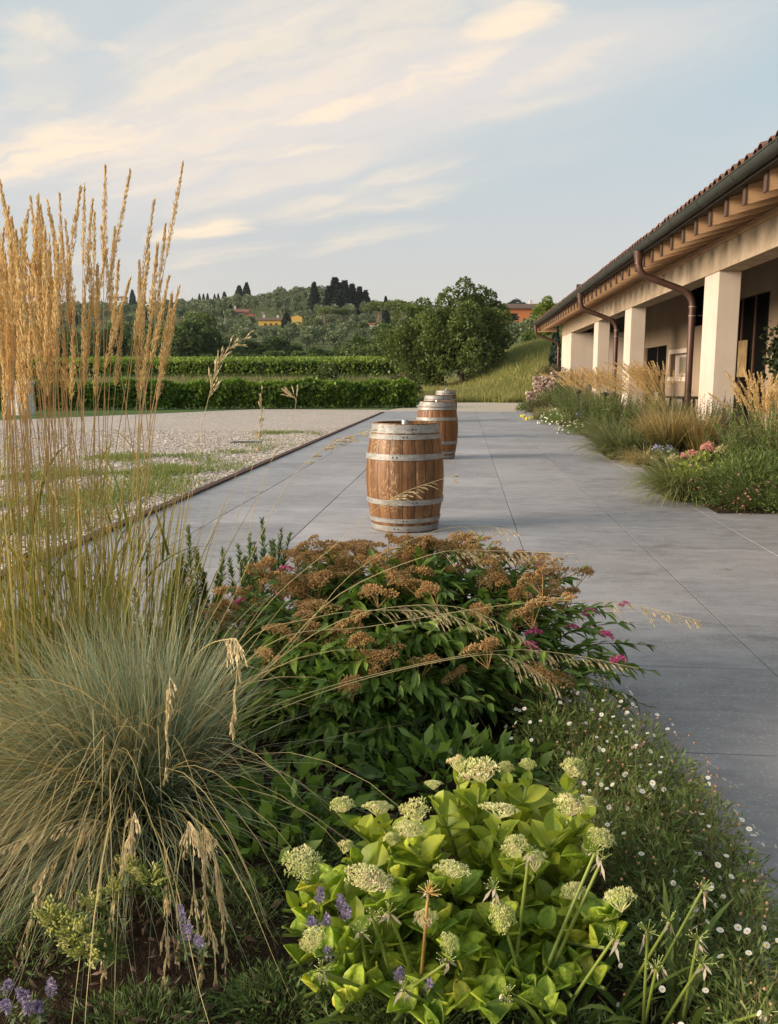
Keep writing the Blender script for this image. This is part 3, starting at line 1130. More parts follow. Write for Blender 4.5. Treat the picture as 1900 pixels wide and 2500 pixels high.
# ------------------------------------------------------------------ barrels
def wood_stave_mat(name, dark, mid, light, flake):
    t = NT(name)
    oc = t.coord('Object')
    # grain runs up the stave (local Z)
    gr_ = t.noise(t.coord('Object', (38, 38, 2.2)), 1.0, 6, 0.7, 0.8)
    rings = t.noise(t.coord('Object', (9, 9, 2.6)), 1.0, 3, 0.5, 1.6)
    c = t.ramp(t.math('ADD', t.math('MULTIPLY', gr_, 0.6), t.math('MULTIPLY', rings, 0.4)), [(0.3, dark), (0.5, mid), (0.7, light)])
    c = t.mix(1.0, c, t.ramp(t.objrand(), [(0, 0.70), (0.5, 0.97), (1, 1.15)]), 'MULTIPLY')
    wav = t.node('ShaderNodeTexWave', wave_type='RINGS', rings_direction='SPHERICAL')
    wav.inputs['Scale'].default_value = 5.0
    wav.inputs['Distortion'].default_value = 7.0
    wav.inputs['Detail'].default_value = 3.0
    wav.inputs['Detail Scale'].default_value = 1.6
    t.l.new(t.coord('Object', (12, 12, 1.7)), wav.inputs['Vector'])
    spots = t.noise(t.coord('Object', (6, 6, 3.2)), 1.0, 3, 0.6)
    fl = t.math('MULTIPLY', t.maprange(wav.outputs['Fac'], 0.82, 0.95), t.maprange(spots, 0.50, 0.64))
    c = t.mix(t.math('MULTIPLY', fl, flake), c, (0.58, 0.40, 0.22))
    low = t.noise(t.coord('Object', (4, 4, 4)), 1.0, 4, 0.6)
    c = t.mix(t.maprange(low, 0.55, 0.78, 0, 0.55), c, (0.085, 0.035, 0.014))
    t.bump(gr_, 0.25, 0.006)
    return t.done(c, 0.48, 0.4)


M_stave = wood_stave_mat('oak_staves', (0.098, 0.044, 0.016), (0.195, 0.092, 0.034), (0.29, 0.155, 0.066), 0.55)
M_stave2 = wood_stave_mat('oak_staves_plain', (0.105, 0.042, 0.014), (0.20, 0.086, 0.030), (0.30, 0.142, 0.052), 0.15)
t = NT('galvanised_hoop')
oc = t.coord('Object', (10, 10, 40))
n1 = t.noise(oc, 1.0, 5, 0.7)
n2 = t.noise(t.coord('Object', (6, 6, 6)), 1.0, 4, 0.6)
n3 = t.noise(t.coord('Object', (55, 55, 3)), 1.0, 3, 0.6)
c = t.ramp(n1, [(0.3, (0.20, 0.20, 0.19)), (0.6, (0.35, 0.345, 0.32)), (0.8, (0.47, 0.455, 0.41))])
c = t.mix(t.maprange(n2, 0.52, 0.72, 0, 0.65), c, (0.20, 0.21, 0.20))
c = t.mix(t.maprange(n3, 0.58, 0.72, 0, 0.7), c, (0.17, 0.11, 0.07))
rs_ = t.noise(t.coord('Object', (7, 7, 18)), 1.3, 5, 0.7)
c = t.mix(t.maprange(rs_, 0.56, 0.70, 0, 0.75), c, (0.16, 0.085, 0.045))
M_hoop = t.done(c, t.ramp(n2, [(0.3, 0.45), (0.7, 0.65)]), 0.5, 0.25)
M_head = plain('old_barrel_head', (0.045, 0.030, 0.022), 0.85, 0.2)
M_steel = plain('grey_steel_pipe', (0.35, 0.36, 0.35), 0.4, 0.5, metal=0.6)
BH, BR, HR = 0.95, 0.350, 0.285


def brad(z):
    t_ = (z - BH / 2) / (BH / 2)
    return BR - (BR - HR) * (abs(t_) ** 1.9)


NS = 22
sw_rng = np.random.default_rng(5)
wid = sw_rng.uniform(0.75, 1.3, NS)
cuts = np.concatenate([[0], np.cumsum(wid / wid.sum() * 2 * np.pi)])
zz = np.linspace(0, BH, 15)
stave_meshes = {}
for mt in (M_stave, M_stave2):
    L = []
    for k in range(NS):
        a0, a1 = cuts[k] + 0.0065, cuts[k + 1] - 0.0065
        aa = np.linspace(a0, a1, 4)
        bul = float(sw_rng.normal(0, 0.0012))
        V, F = [], []
        for z in zz:
            r = brad(z) + bul
            for q, a in enumerate(aa):
                rr = r - (0.004 if q in (0, 3) else 0)
                V.append((rr * math.cos(a), rr * math.sin(a), z))
            for a in aa[::-1]:
                V.append(((r - 0.028) * math.cos(a), (r - 0.028) * math.sin(a), z))
        for i in range(len(zz) - 1):
            for q in range(8):
                F.append((i * 8 + q, i * 8 + (q + 1) % 8, i * 8 + 8 + (q + 1) % 8, i * 8 + 8 + q))
        T = [tuple(range(7, -1, -1)), tuple(range((len(zz) - 1) * 8, len(zz) * 8))]
        L.append(mesh_np('stave', V, [F, T], mt, False))
    stave_meshes[mt.name] = L
HOOPS = [(0.012, 0.062), (0.088, 0.128), (0.250, 0.297), (0.640, 0.690), (0.815, 0.856), (0.868, 0.940)]
hoop_meshes = []
for z0, z1 in HOOPS:
    pr_ = []
    th = 0.0032
    for z in np.linspace(z0, z1, 4):
        pr_.append((brad(z) + 0.0045 + th, z))
    for z in np.linspace(z1, z0, 4):
        pr_.append((brad(z) + 0.001, z))
    pr_.append(pr_[0])
    hoop_meshes.append(MB().lathe(pr_, 64).mesh('hoop', M_hoop))
head_me = MB().lathe([(0.0, 0.885), (HR - 0.006, 0.885), (HR - 0.006, 0.870), (0, 0.870)], 40).mesh('head', M_head)
bot_me = MB().lathe([(0.0, 0.035), (HR - 0.004, 0.035), (HR - 0.004, 0.02), (0, 0.02)], 40).mesh('head', M_head)
stub_me = MB().lathe([(0, 0.972), (0.030, 0.972), (0.033, 0.966), (0.033, 0.885)], 20).mesh('pipe_stub', M_steel, True)
rod_me = MB().tube([(0.0, -0.14, 0.885), (0.0, -0.14, 1.03), (0.0, -0.17, 1.045)], 0.010, 8).mesh('tap_rod', M_steel, True)
riv_me = MB().lathe([(0.0, 0.006), (0.006, 0.004), (0.008, 0.0)], 8).mesh('rivet', M_iron)
BARRELS = [
    ((-0.515, 7.66), 0.4, M_stave, True, False, 'nearest oak barrel with streaked staves and pale metal hoops, in full view'),
    ((-0.44, 14.5), 2.1, M_stave2, True, False, 'second oak barrel, half hidden behind the nearest one'),
    ((-0.57, 19.5), 1.2, M_stave2, False, True, 'third barrel in the row, only its grey hooped top showing'),
    ((-0.55, 26.9), 3.0, M_stave2, True, True, 'farthest oak barrel at the back of the row'),
]
for (bx, by), rot, mt, stub, rod, lab in BARRELS:
    t_ = thing('wine_barrel', lab, 'barrel', (bx, by, 0.0), 'oak wine barrels lined up on the terrace')
    t_.rotation_euler = (0, 0, rot)
    for me in stave_meshes[mt.name]:
        link('stave', me, t_)
    for q, me in enumerate(hoop_meshes):
        h = link('hoop', me, t_)
        h.rotation_euler = (float(rng.normal(0, 0.004)), float(rng.normal(0, 0.004)), float(rng.uniform(0, 6)))
        z = sum(HOOPS[q]) / 2
        for da in (-0.012, 0.075):
            rv_ = link('rivet', riv_me, h)
            a = -2.2 + da * 1.2 - h.rotation_euler[2] + (q % 3) * 0.25
            r = brad(z) + 0.0075
            rv_.matrix_basis = Matrix.Translation((r * math.cos(a), r * math.sin(a), z)) @ Matrix.Rotation(a, 4, 'Z') @ Matrix.Rotation(R(90), 4, 'Y')
    link('head', head_me, t_)
    link('head', bot_me, t_)
    if stub:
        link('pipe_stub', stub_me, t_)
    if rod:
        link('tap_rod', rod_me, t_)

# white block at the lawn's edge
t = NT('white_stone_block')
M_block = t.done(t.ramp(t.noise(t.wpos((1, 1, 3)), 3, 4, 0.6), [(0.35, (0.50, 0.47, 0.44)), (0.6, (0.72, 0.69, 0.64))]), 0.8, 0.2)
t_ = thing('stone_post', 'white squared stone post standing on the lawn behind the tall grass', 'post', (-16.05, 30.2, 0))
MB().cbox(-16.45, -15.65, 29.9, 30.5, -0.01, 1.12, 0.02).build('shaft', M_block, t_)
MB().cbox(-16.5, -15.6, 29.85, 30.55, 1.121, 1.22, 0.015).build('cap', M_block, t_)

# potted fig tree standing in the shade of the porch
M_pot = plain('terracotta_pot', (0.16, 0.08, 0.05), 0.85, 0.2)
M_figl = leaf_mat('dark_fig_leaves', [(0.0, (0.012, 0.020, 0.008)), (1.0, (0.045, 0.065, 0.022))], 0.1)
fg = np.random.default_rng(55)
t_ = thing('potted_tree', 'dark leafy potted tree in the porch at the right picture edge', 'potted tree', (7.05, 19.6, 0))
MB().lathe([(0.0, 0.0), (0.20, 0.0), (0.27, 0.42), (0.29, 0.42), (0.29, 0.47), (0.25, 0.47), (0.24, 0.40), (0, 0.40)], 20, (7.05, 19.6, 0)).build('pot', M_pot, t_)
MB().tube([(7.05, 19.6, 0.35), (7.08, 19.6, 1.2), (7.03, 19.62, 2.3)], [0.035, 0.03, 0.012], 7).build('trunk', M_woodend, t_)
nf_ = 1500
dv = fg.normal(size=(nf_, 3))
dv /= np.linalg.norm(dv, axis=1, keepdims=True)
Pf_ = np.array([7.05, 19.6, 1.85]) + dv * np.array([0.62, 0.62, 0.95]) * (fg.random(nf_) ** 0.5)[:, None] * (0.75 + 0.3 * np.sin(dv[:, :1] * 7 + dv[:, 1:2] * 5))
o = MB().inst(LEAF4[0], LEAF4[1], Pf_, frames(dv + fg.normal(0, 0.6, (nf_, 3)), fg.uniform(0, 6, nf_)), 0.11 * fg.uniform(0.6, 1.2, nf_)).build('crown', M_figl, t_)
o['kind'] = 'stuff'


# ------------------------------------------------------------------ trees, hedges, vines
M_bark = plain('tree_bark', (0.075, 0.055, 0.04), 0.9, 0.1, var=0.4, scale=9, bump=0.6)
M_bark_pale = plain('pale_bark', (0.20, 0.15, 0.11), 0.9, 0.1, var=0.3, scale=5)
M_oak = leaf_mat('oak_leaves', [(0.0, (0.050, 0.076, 0.020)), (0.5, (0.104, 0.146, 0.036)), (1.0, (0.209, 0.239, 0.067))], 0.25, patch=0.6)
M_wood_leaf = leaf_mat('woodland_leaves', [(0.0, (0.046, 0.076, 0.023)), (0.5, (0.094, 0.139, 0.038)), (1.0, (0.177, 0.229, 0.061))], 0.2, patch=0.25)
M_bright_leaf = leaf_mat('bright_tree_leaves', [(0.0, (0.088, 0.131, 0.022)), (0.5, (0.163, 0.213, 0.037)), (1.0, (0.275, 0.312, 0.069))], 0.3, patch=0.5)
M_olive = leaf_mat('olive_leaves', [(0.0, (0.078, 0.106, 0.052)), (0.5, (0.147, 0.186, 0.092)), (1.0, (0.248, 0.287, 0.164))], 0.12, patch=0.15)
M_conifer = leaf_mat('conifer_needles', [(0.0, (0.014, 0.028, 0.017)), (0.5, (0.031, 0.056, 0.034)), (1.0, (0.063, 0.095, 0.056))], 0.05, patch=0.2)
M_pine = leaf_mat('stone_pine_needles', [(0.0, (0.070, 0.105, 0.025)), (0.5, (0.133, 0.175, 0.042)), (1.0, (0.217, 0.245, 0.070))], 0.15, patch=0.2)
M_hedge = leaf_mat('hedge_leaves', [(0.0, (0.045, 0.090, 0.016)), (0.45, (0.108, 0.189, 0.027)), (1.0, (0.243, 0.336, 0.055))], 0.32, patch=1.2)
M_vine = leaf_mat('vine_leaves', [(0.0, (0.076, 0.127, 0.019)), (0.5, (0.163, 0.244, 0.036)), (1.0, (0.306, 0.370, 0.065))], 0.3, patch=0.5)
M_bramble = leaf_mat('bramble_leaves', [(0.0, (0.046, 0.046, 0.023)), (0.6, (0.098, 0.088, 0.042)), (1.0, (0.169, 0.124, 0.072))], 0.15, patch=0.6)
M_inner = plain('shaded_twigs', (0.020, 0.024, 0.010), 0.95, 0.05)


def lobes_random(r, n, rx, ry, rz, zc, size, flat=1.0):
    L = []
    for _ in range(n):
        d = rand_dirs(1, r)[0]
        k = r.uniform(0.45, 0.95)
        L.append((d[0] * rx * k, d[1] * ry * k, zc + d[2] * rz * k, size * r.uniform(0.65, 1.25), flat))
    return L


def crown_mesh(name, lobes, n, leaf, mat, r, shell=0.72, drop=0.35):
    L = np.array(lobes)
    w = L[:, 3] ** 2
    idx = r.choice(len(L), n, p=w / w.sum())
    d = rand_dirs(n, r)
    under = (d[:, 2] < -0.25) & (r.random(n) < drop)
    d[under, 2] *= -1
    rad = L[idx, 3] * (shell + (1.06 - shell) * r.random(n) ** 0.7) * (1 + 0.12 * np.sin(d[:, 0] * 9 + idx) * np.sin(d[:, 1] * 8 + 2 * idx))
    P = L[idx, :3] + d * rad[:, None] * np.stack([np.ones(n), np.ones(n), L[idx, 4]], -1)
    out = d + rand_dirs(n, r) * 0.9
    Rm = frames(out, r.uniform(0, 6.28, n))
    S = leaf * r.uniform(0.6, 1.35, n)
    return MB().inst(LEAF4[0], LEAF4[1], P, Rm, S).mesh(name, mat)


def trunk_mesh(name, hgt, r0, r, tips, mat, k=7, fork=0.35):
    mb = MB()
    top = np.array([r.normal(0, 0.1) * hgt * 0.3, r.normal(0, 0.1) * hgt * 0.3, hgt * 0.8])
    n = 7
    P = [np.array([0, 0, -0.3])] + [top * (i / n) + np.array([r.normal(0, 0.02), r.normal(0, 0.02), 0]) * hgt * 0.3 for i in range(n + 1)]
    mb.tube(P, np.linspace(r0 * 1.25, r0 * 0.3, len(P)), k)
    for tp in tips:
        tp = np.array(tp[:3])
        f = r.uniform(fork, 0.75)
        a = top * f
        mid = (a + tp) / 2 + np.array([0, 0, 0.06 * hgt])
        mb.tube([a, mid, tp], [r0 * 0.45 * (1.1 - f), r0 * 0.3 * (1.1 - f), r0 * 0.08], 5)
    return mb.mesh(name, mat, True)


def place(name, meshes, label, cat, loc, rot=0.0, s=1.0, group=None, sz=None):
    t_ = thing(name, label, cat, loc, group)
    t_.rotation_euler = (0, 0, float(rot))
    t_.scale = (s, s, sz or s)
    for nm, me in meshes:
        o = link(nm, me, t_)
        if nm in ('crown', 'foliage'):
            o['kind'] = 'stuff'
    return t_


def gz_(x, y):
    return float(height(x, y))


def spot(px_, Y):
    """where, on the ground, the line of sight at photo column px meets distance Y"""
    p = at(px_, 921, Y)
    return float(p[0]), float(Y), gz_(p[0], Y)


# --- the three broadleaf trees beyond the terrace
def broad_tree(seed, hgt, rx, rz, zc, nl, lobe, n, leaf, mat, r0, top=None):
    r = np.random.default_rng(seed)
    L = lobes_random(r, nl, rx, rx, rz, zc, lobe)
    if top:
        L += top
    return [('trunk', trunk_mesh('trunk', hgt, r0, r, L[::3], M_bark)), ('crown', crown_mesh('crown', L, n, leaf, mat, r))]


x, y, z = spot(1128, 57)
place('oak_tree', broad_tree(11, 7.0, 3.3, 2.7, 3.5, 64, 0.72, 32000, 0.14, M_oak, 0.17, [(0.1, 0, 6.6, 0.5, 1), (0.45, 0.1, 6.35, 0.4, 1), (-0.9, 0, 5.7, 0.7, 1), (1.5, 0, 5.4, 0.6, 1)]),
      'tallest bushy green tree behind the barrels with a tufted top', 'tree', (x, y, z - 0.1), 0.4, 1.0)
x, y, z = spot(1030, 59)
place('oak_tree', broad_tree(12, 6.2, 2.8, 2.5, 2.8, 54, 0.68, 26000, 0.14, M_oak, 0.15, [(0.3, 0, 5.6, 0.6, 1), (-0.6, 0, 4.9, 0.7, 1)]),
      'bushy green tree left of the tallest one, above the hedge end', 'tree', (x, y, z - 0.1), 1.4, 1.0)
x, y, z = spot(1182, 58)
place('oak_tree', broad_tree(13, 5.6, 1.9, 2.1, 3.1, 34, 0.55, 14000, 0.14, M_oak, 0.12, [(0.5, 0, 5.6, 0.45, 1), (-0.4, 0, 5.2, 0.5, 1)]),
      'slim dark green tree right of the tallest one, by the bank', 'tree', (x, y, z - 0.3), 2.2, 1.0)

# --- woodland belt behind the vineyard
WOOD = []
for sd, (hgt, rx, rz) in enumerate(((6.5, 2.8, 2.3), (7.5, 2.6, 2.9), (5.5, 3.0, 2.0), (6.0, 2.4, 2.5))):
    r = np.random.default_rng(40 + sd)
    L = lobes_random(r, 24, rx, rx, rz, hgt * 0.52, 1.0)
    WOOD.append([('trunk', trunk_mesh('trunk', hgt, 0.2, r, L[::4], M_bark, 6)), ('crown', crown_mesh('crown', L, 4200, 0.34, M_wood_leaf, r))])
belt = [(455, 122, 1.02, 0), (498, 126, 1.12, 1), (535, 130, 0.92, 3), (588, 134, 0.85, 2), (632, 128, 0.88, 0), (668, 132, 0.98, 3), (705, 136, 0.78, 1), (742, 128, 0.72, 2),
        (782, 130, 0.80, 0), (820, 134, 0.86, 2), (858, 128, 0.90, 3), (897, 126, 1.0, 0), (935, 120, 1.02, 2), (972, 115, 1.12, 1), (1010, 120, 1.0, 0),
        (405, 138, 1.05, 2), (362, 140, 1.0, 3), (300, 142, 0.95, 1), (235, 138, 0.98, 0), (170, 140, 1.0, 2), (100, 140, 1.0, 3), (40, 142, 1.0, 0)]
ORD = ['', 'second', 'third', 'fourth', 'fifth', 'sixth', 'seventh', 'eighth', 'ninth', 'tenth', 'eleventh', 'twelfth', 'thirteenth', 'fourteenth', 'fifteenth', 'sixteenth', 'seventeenth', 'eighteenth', 'nineteenth', 'twentieth', 'twenty first', 'twenty second']
belt.sort()
NAMES_BELT = 'trees in the dark belt behind the vineyard'
for k, (px_, Y, s, v) in enumerate(belt):
    x, y, z = spot(px_, Y)
    lab = (ORD[k] + ' tree from the left' if k else 'leftmost tree') + ' in the dark belt behind the vineyard'
    place('broadleaf_tree', WOOD[v], lab, 'tree', (x, y, z - 0.2), k * 1.7, s, NAMES_BELT, s * (1.05 if px_ < 520 else 0.80 if px_ < 700 or px_ > 880 else 0.66))
# lower bushes in front of the belt
r = np.random.default_rng(77)
L = lobes_random(r, 14, 1.5, 1.3, 0.9, 1.0, 0.75)
BUSH = [('foliage', crown_mesh('foliage', L, 2000, 0.28, M_wood_leaf, r)), ('stem', trunk_mesh('stem', 1.2, 0.06, r, L[::4], M_bark, 5))]
for k in range(16):
    px_ = 440 + k * 36 + rng.uniform(-10, 10)
    x, y, z = spot(px_, 121 + rng.uniform(-2, 3))
    place('shrub', BUSH, ('%s low shrub from the left' % ORD[k] if k else 'leftmost low shrub') + ' at the foot of the belt behind the vineyard', 'shrub', (x, y, z - 0.1), k * 2.1, rng.uniform(0.7, 1.05), 'shrubs behind the vineyard')
for px_, Y, s, lab in ((795, 72, 0.62, 'small dark shrub standing alone in the meadow before the vineyard'),):
    x, y, z = spot(px_, Y)
    place('shrub', BUSH, lab, 'shrub', (x, y, z), 0.3, s)

# --- olive trees
OLV = []
for sd in range(3):
    r = np.random.default_rng(60 + sd)
    L = lobes_random(r, 10, 1.5, 1.5, 1.0, 2.3, 0.85)
    OLV.append([('trunk', trunk_mesh('trunk', 2.2, 0.16, r, L[::3], M_bark, 5)), ('crown', crown_mesh('crown', L, 900, 0.34, M_olive, r, 0.6))])
n_ol = 0
orng = np.random.default_rng(90)
for Yr in list(np.arange(178, 330, 14.0)) + list(np.arange(334, 470, 9.5)):
    sp = 8.0 if Yr < 330 else 9.6
    lo, hi = at(95, 900, Yr)[0], at(905 if Yr > 300 else 1010, 900, Yr)[0]
    for xo in np.arange(lo, hi, sp):
        x, y = xo + orng.normal(0, 1.0), Yr + orng.normal(0, 0.8)
        pxx = 1133 + 2100 * x / y * 1.02
        if n_ol >= 296 or (236 < Yr < 300 and 622 < pxx < 752) or (298 < Yr < 340 and 555 < pxx < 655) or (pxx < 430 and orng.random() < 0.42) or (Yr < 260 and 770 < pxx < 880 and orng.random() < 0.5):
            continue
        s = float(orng.uniform(0.95, 1.5)) * (1.0 if Yr > 300 else 0.85)
        place('olive_tree', OLV[n_ol % 3], 'small grey green olive tree in rows on the hillside', 'olive tree', (x, y, gz_(x, y) - 0.25), orng.uniform(0, 6), s, 'olive trees on the hillside')
        n_ol += 1
for k, (px_, Y, s) in enumerate(((1215, 92, 0.75), (1247, 88, 0.72), (1283, 90, 0.68), (1316, 86, 0.70))):
    x, y, z = spot(px_, Y)
    place('olive_tree', OLV[k % 3], ['leftmost grey olive below the orange house', 'grey olive second from the left below the orange house', 'grey olive third from the left below the orange house', 'grey olive nearest the roof corner below the orange house'][k], 'olive tree', (x, y, z - 0.6), k, s, 'olives below the orange house')


# --- conifers
def cypress_mesh(seed, h, w, n):
    r = np.random.default_rng(seed)
    tt = r.random(n)
    zz_ = h * (0.06 + 0.94 * tt)
    prof_ = w * np.clip(np.minimum(tt * 5 + 0.35, 1.0) * (1 - tt ** 2.6), 0.04, 1)
    a = r.uniform(0, 6.28, n)
    rr = prof_ * (0.7 + 0.35 * r.random(n))
    P = np.stack([rr * np.cos(a), rr * np.sin(a), zz_], -1)
    d = np.stack([np.cos(a) * 0.35, np.sin(a) * 0.35, np.ones(n)], -1) + rand_dirs(n, r) * 0.35
    return [('trunk', MB().tube([(0, 0, -0.3), (0, 0, h * 0.6)], [w * 0.18, w * 0.08], 6).mesh('trunk', M_bark)),
            ('crown', MB().inst(LEAF4[0], LEAF4[1], P, frames(d, r.uniform(0, 6, n)), 0.55 * w * r.uniform(0.5, 1.1, n)).mesh('crown', M_conifer))]


def fir_mesh(seed, h, w, n, layers=16):
    r = np.random.default_rng(seed)
    lay = r.integers(0, layers, n)
    tt = (lay + 0.5) / layers
    a = np.round(r.uniform(0, 9, n)) / 9 * 6.28 + lay * 0.7 + r.normal(0, 0.16, n)
    q = r.random(n) ** 0.6
    wl_ = w * (1 - tt) ** 0.85 * (0.75 + 0.35 * np.sin(lay * 2.3 + a * 2))
    rr = wl_ * q
    P = np.stack([rr * np.cos(a), rr * np.sin(a), h * (0.10 + 0.90 * tt) - rr * 0.25 + r.normal(0, 0.02 * h, n)], -1)
    d = np.stack([np.cos(a), np.sin(a), -0.15 * np.ones(n)], -1) + rand_dirs(n, r) * 0.5
    return [('trunk', MB().tube([(0, 0, -0.3), (0, 0, h * 0.92)], [w * 0.09, w * 0.02], 6).mesh('trunk', M_bark)),
            ('crown', MB().inst(LEAF4[0], LEAF4[1], P, frames(d, r.uniform(-0.6, 0.6, n)), 0.30 * w * r.uniform(0.5, 1.1, n)).mesh('crown', M_conifer))]


CYP = [cypress_mesh(s, 10, 1.25, 1300) for s in (1, 2)]
FIR = [fir_mesh(s, 12, 3.4, 2600) for s in (3, 4, 5)]


def by_px(px_, base, top, Y):
    p1 = at(px_, top, Y)
    z0_ = gz_(p1[0], Y) - 0.3
    return (float(p1[0]), float(Y), z0_), float(max(p1[2] - z0_, 2.0))


for k, (px_, base, top, Y, wx) in enumerate(((487, 752, 719, 455, 1.0), (497, 752, 719, 455, 1.0), (507, 751, 718, 455, 1.0), (524, 750, 719, 455, 1.0), (533, 750, 718, 455, 1.0), (470, 740, 727, 520, 1.0))):
    loc, h = by_px(px_, base + 4, top, Y)
    t_ = place('cypress_tree', CYP[k % 2], ['leftmost slim cypress of the hilltop row', 'second slim cypress from the left in the hilltop row', 'third slim cypress from the left in the hilltop row', 'fourth slim cypress from the left in the hilltop row', 'rightmost slim cypress of the hilltop row', 'tiny far cypress left of the hilltop cypress row'][k], 'cypress', loc, k, h / 10, 'cypresses on the skyline')
    t_.scale = (h / 10 * wx, h / 10 * wx, h / 10)
for k, (px_, base, top, Y, wx, lab) in enumerate(((548, 742, 714, 440, 1.5, 'small dark conifer right of the cypress row on the skyline'), (584, 736, 699, 430, 1.75, 'left of the two tall dark conifers on the skyline'), (602, 735, 692, 430, 1.5, 'right of the two tall dark conifers on the skyline'),
                                                  (323, 760, 709, 430, 1.2, 'dark column cypress showing between the golden plumes'), (700, 835, 766, 270, 2.4, 'dark conical conifer between the two yellow house fronts'),
                                                  (178, 800, 745, 300, 1.3, 'dark cypress behind the golden plumes on the left'), (352, 815, 748, 300, 1.7, 'broad dark cypress below the skyline behind the plumes'), (412, 812, 752, 300, 1.6, 'dark cypress right of the plumes below the hill'), (562, 775, 745, 330, 2.2, 'dark conifer left of the red roofed house'),
                                                  (1358, 916, 792, 49, 0.62, 'narrow dark evergreen behind the far building corner'))):
    loc, h = by_px(px_, base + 3, top, Y)
    t_ = place('cypress_tree', CYP[k % 2], lab, 'conifer', loc, k, h / 10)
    t_.scale = (h / 10 * wx, h / 10 * wx, h / 10)
for k, (px_, base, top, Y, wx) in enumerate(((767, 748, 698, 352, 0.62), (803, 752, 706, 348, 0.75), (818, 754, 688, 352, 0.75), (842, 756, 695, 352, 0.72), (860, 757, 702, 350, 0.72), (878, 757, 708, 350, 0.68), (893, 757, 716, 348, 0.68), (830, 757, 700, 344, 0.75))):
    loc, h = by_px(px_, base + 3, top, Y)
    t_ = place('fir_tree', FIR[k % 3], ['lone dark fir left of the hilltop fir clump', 'leftmost dark fir of the hilltop clump', 'tallest dark fir of the hilltop clump', 'dark fir right of the tallest in the hilltop clump', 'middle dark fir of the hilltop clump', 'dark fir second from the right in the hilltop clump', 'rightmost dark fir of the hilltop clump', 'dark fir in front within the hilltop clump'][k], 'fir', loc, k * 1.3, h / 12, 'firs on the hilltop')
    t_.scale = (h / 12 * wx * 1.9, h / 12 * wx * 1.9, h / 12 * 1.12)


# --- stone pines and the cedar
def umbrella(seed, h, w, n, mat, flat=0.5):
    r = np.random.default_rng(seed)
    L = [(math.cos(a) * w * q, math.sin(a) * w * q, h * 0.80 + r.normal(0, 0.03) * h + (1 - q) * h * 0.08, w * r.uniform(0.26, 0.40), flat) for a, q in zip(r.uniform(0, 6.28, 16), r.uniform(0, 0.75, 16))]
    mb = MB()
    for p in L[:9]:
        mb.tube([(0.0, 0, -0.3), (p[0] * 0.12, p[1] * 0.12, h * 0.35), (p[0] * 0.55, p[1] * 0.55, h * 0.62), (p[0], p[1], p[2])], [w * 0.05, w * 0.04, w * 0.022, w * 0.01], 5)
    return [('trunk', mb.mesh('trunk', M_bark_pale, True)), ('crown', crown_mesh('crown', L, n, w * 0.085, mat, r, 0.6))]


PIN = [umbrella(s, 10, 4.6, 3400, M_pine) for s in (6, 7)]
for k, (px_, base, top, Y, wx, lab) in enumerate(((795, 838, 750, 255, 1.0, 'left flat topped stone pine with pale forked trunk'), (838, 838, 752, 258, 1.0, 'right flat topped stone pine of the middle pair'),
                                                  (925, 832, 736, 235, 1.05, 'stone pine with broad light crown left of the tall trees'), (975, 835, 732, 225, 1.15, 'large domed stone pine behind the bushy trees'))):
    loc, h = by_px(px_, base + 3, top, Y)
    t_ = place('stone_pine', PIN[k % 2], lab, 'pine tree', loc, k * 2, h / 10, 'stone pines on the slope')
    t_.scale = (h / 10 * wx, h / 10 * wx, h / 10)
loc, h = by_px(942, 838, 728, 228)
t_ = place('cypress_tree', CYP[0], 'dark slim cypress between the two right stone pines', 'conifer', loc, 1, h / 10)
t_.scale = (h / 10 * 0.8, h / 10 * 0.8, h / 10)
r = np.random.default_rng(8)
Lc = []
for zl, wl_ in ((3.2, 3.6), (4.6, 4.2), (5.9, 3.8), (7.0, 2.8), (7.9, 1.6)):
    for a in r.uniform(0, 6.28, 7):
        Lc.append((math.cos(a) * wl_ * 0.62, math.sin(a) * wl_ * 0.62, zl + r.normal(0, 0.15), wl_ * 0.42, 0.22))
CED = [('trunk', trunk_mesh('trunk', 8.5, 0.3, r, Lc[::3], M_bark)), ('crown', crown_mesh('crown', Lc, 3800, 0.42, M_conifer, r, 0.4))]
loc, h = by_px(1263, 775, 731, 185)
place('cedar_tree', CED, 'dark layered cedar behind the orange house', 'cedar', loc, 0.5, h / 8.3)
loc, h = by_px(1222, 795, 752, 120)
place('cedar_tree', CED, 'thin dark conifer branches left of the orange house', 'cedar', loc, 1.9, h / 8.3)
# light green tree at the end of the roof
r = np.random.default_rng(18)
L = lobes_random(r, 20, 1.0, 1.0, 1.55, 2.3, 0.5) + [(0, 0, 3.9, 0.4, 1)]
loc, h = by_px(1338, 845, 724, 64)
place('broadleaf_tree', [('trunk', trunk_mesh('trunk', 3.6, 0.08, r, L[::3], M_bark)), ('crown', crown_mesh('crown', L, 6500, 0.15, M_bright_leaf, r))],
      'light yellow green tree beside the far roof corner', 'tree', loc, 0.3, h / 4.3)
r = np.random.default_rng(19)
L = lobes_random(r, 12, 1.3, 1.0, 0.7, 0.8, 0.55)
BRUSH = [('foliage', crown_mesh('foliage', L, 3200, 0.16, M_wood_leaf, r)), ('stem', trunk_mesh('stem', 0.9, 0.04, r, L[::3], M_bark, 5))]
BRAM = [('foliage', crown_mesh('foliage', L, 3200, 0.13, M_bramble, r)), ('stem', trunk_mesh('stem', 0.9, 0.04, r, L[::3], M_bark, 5))]
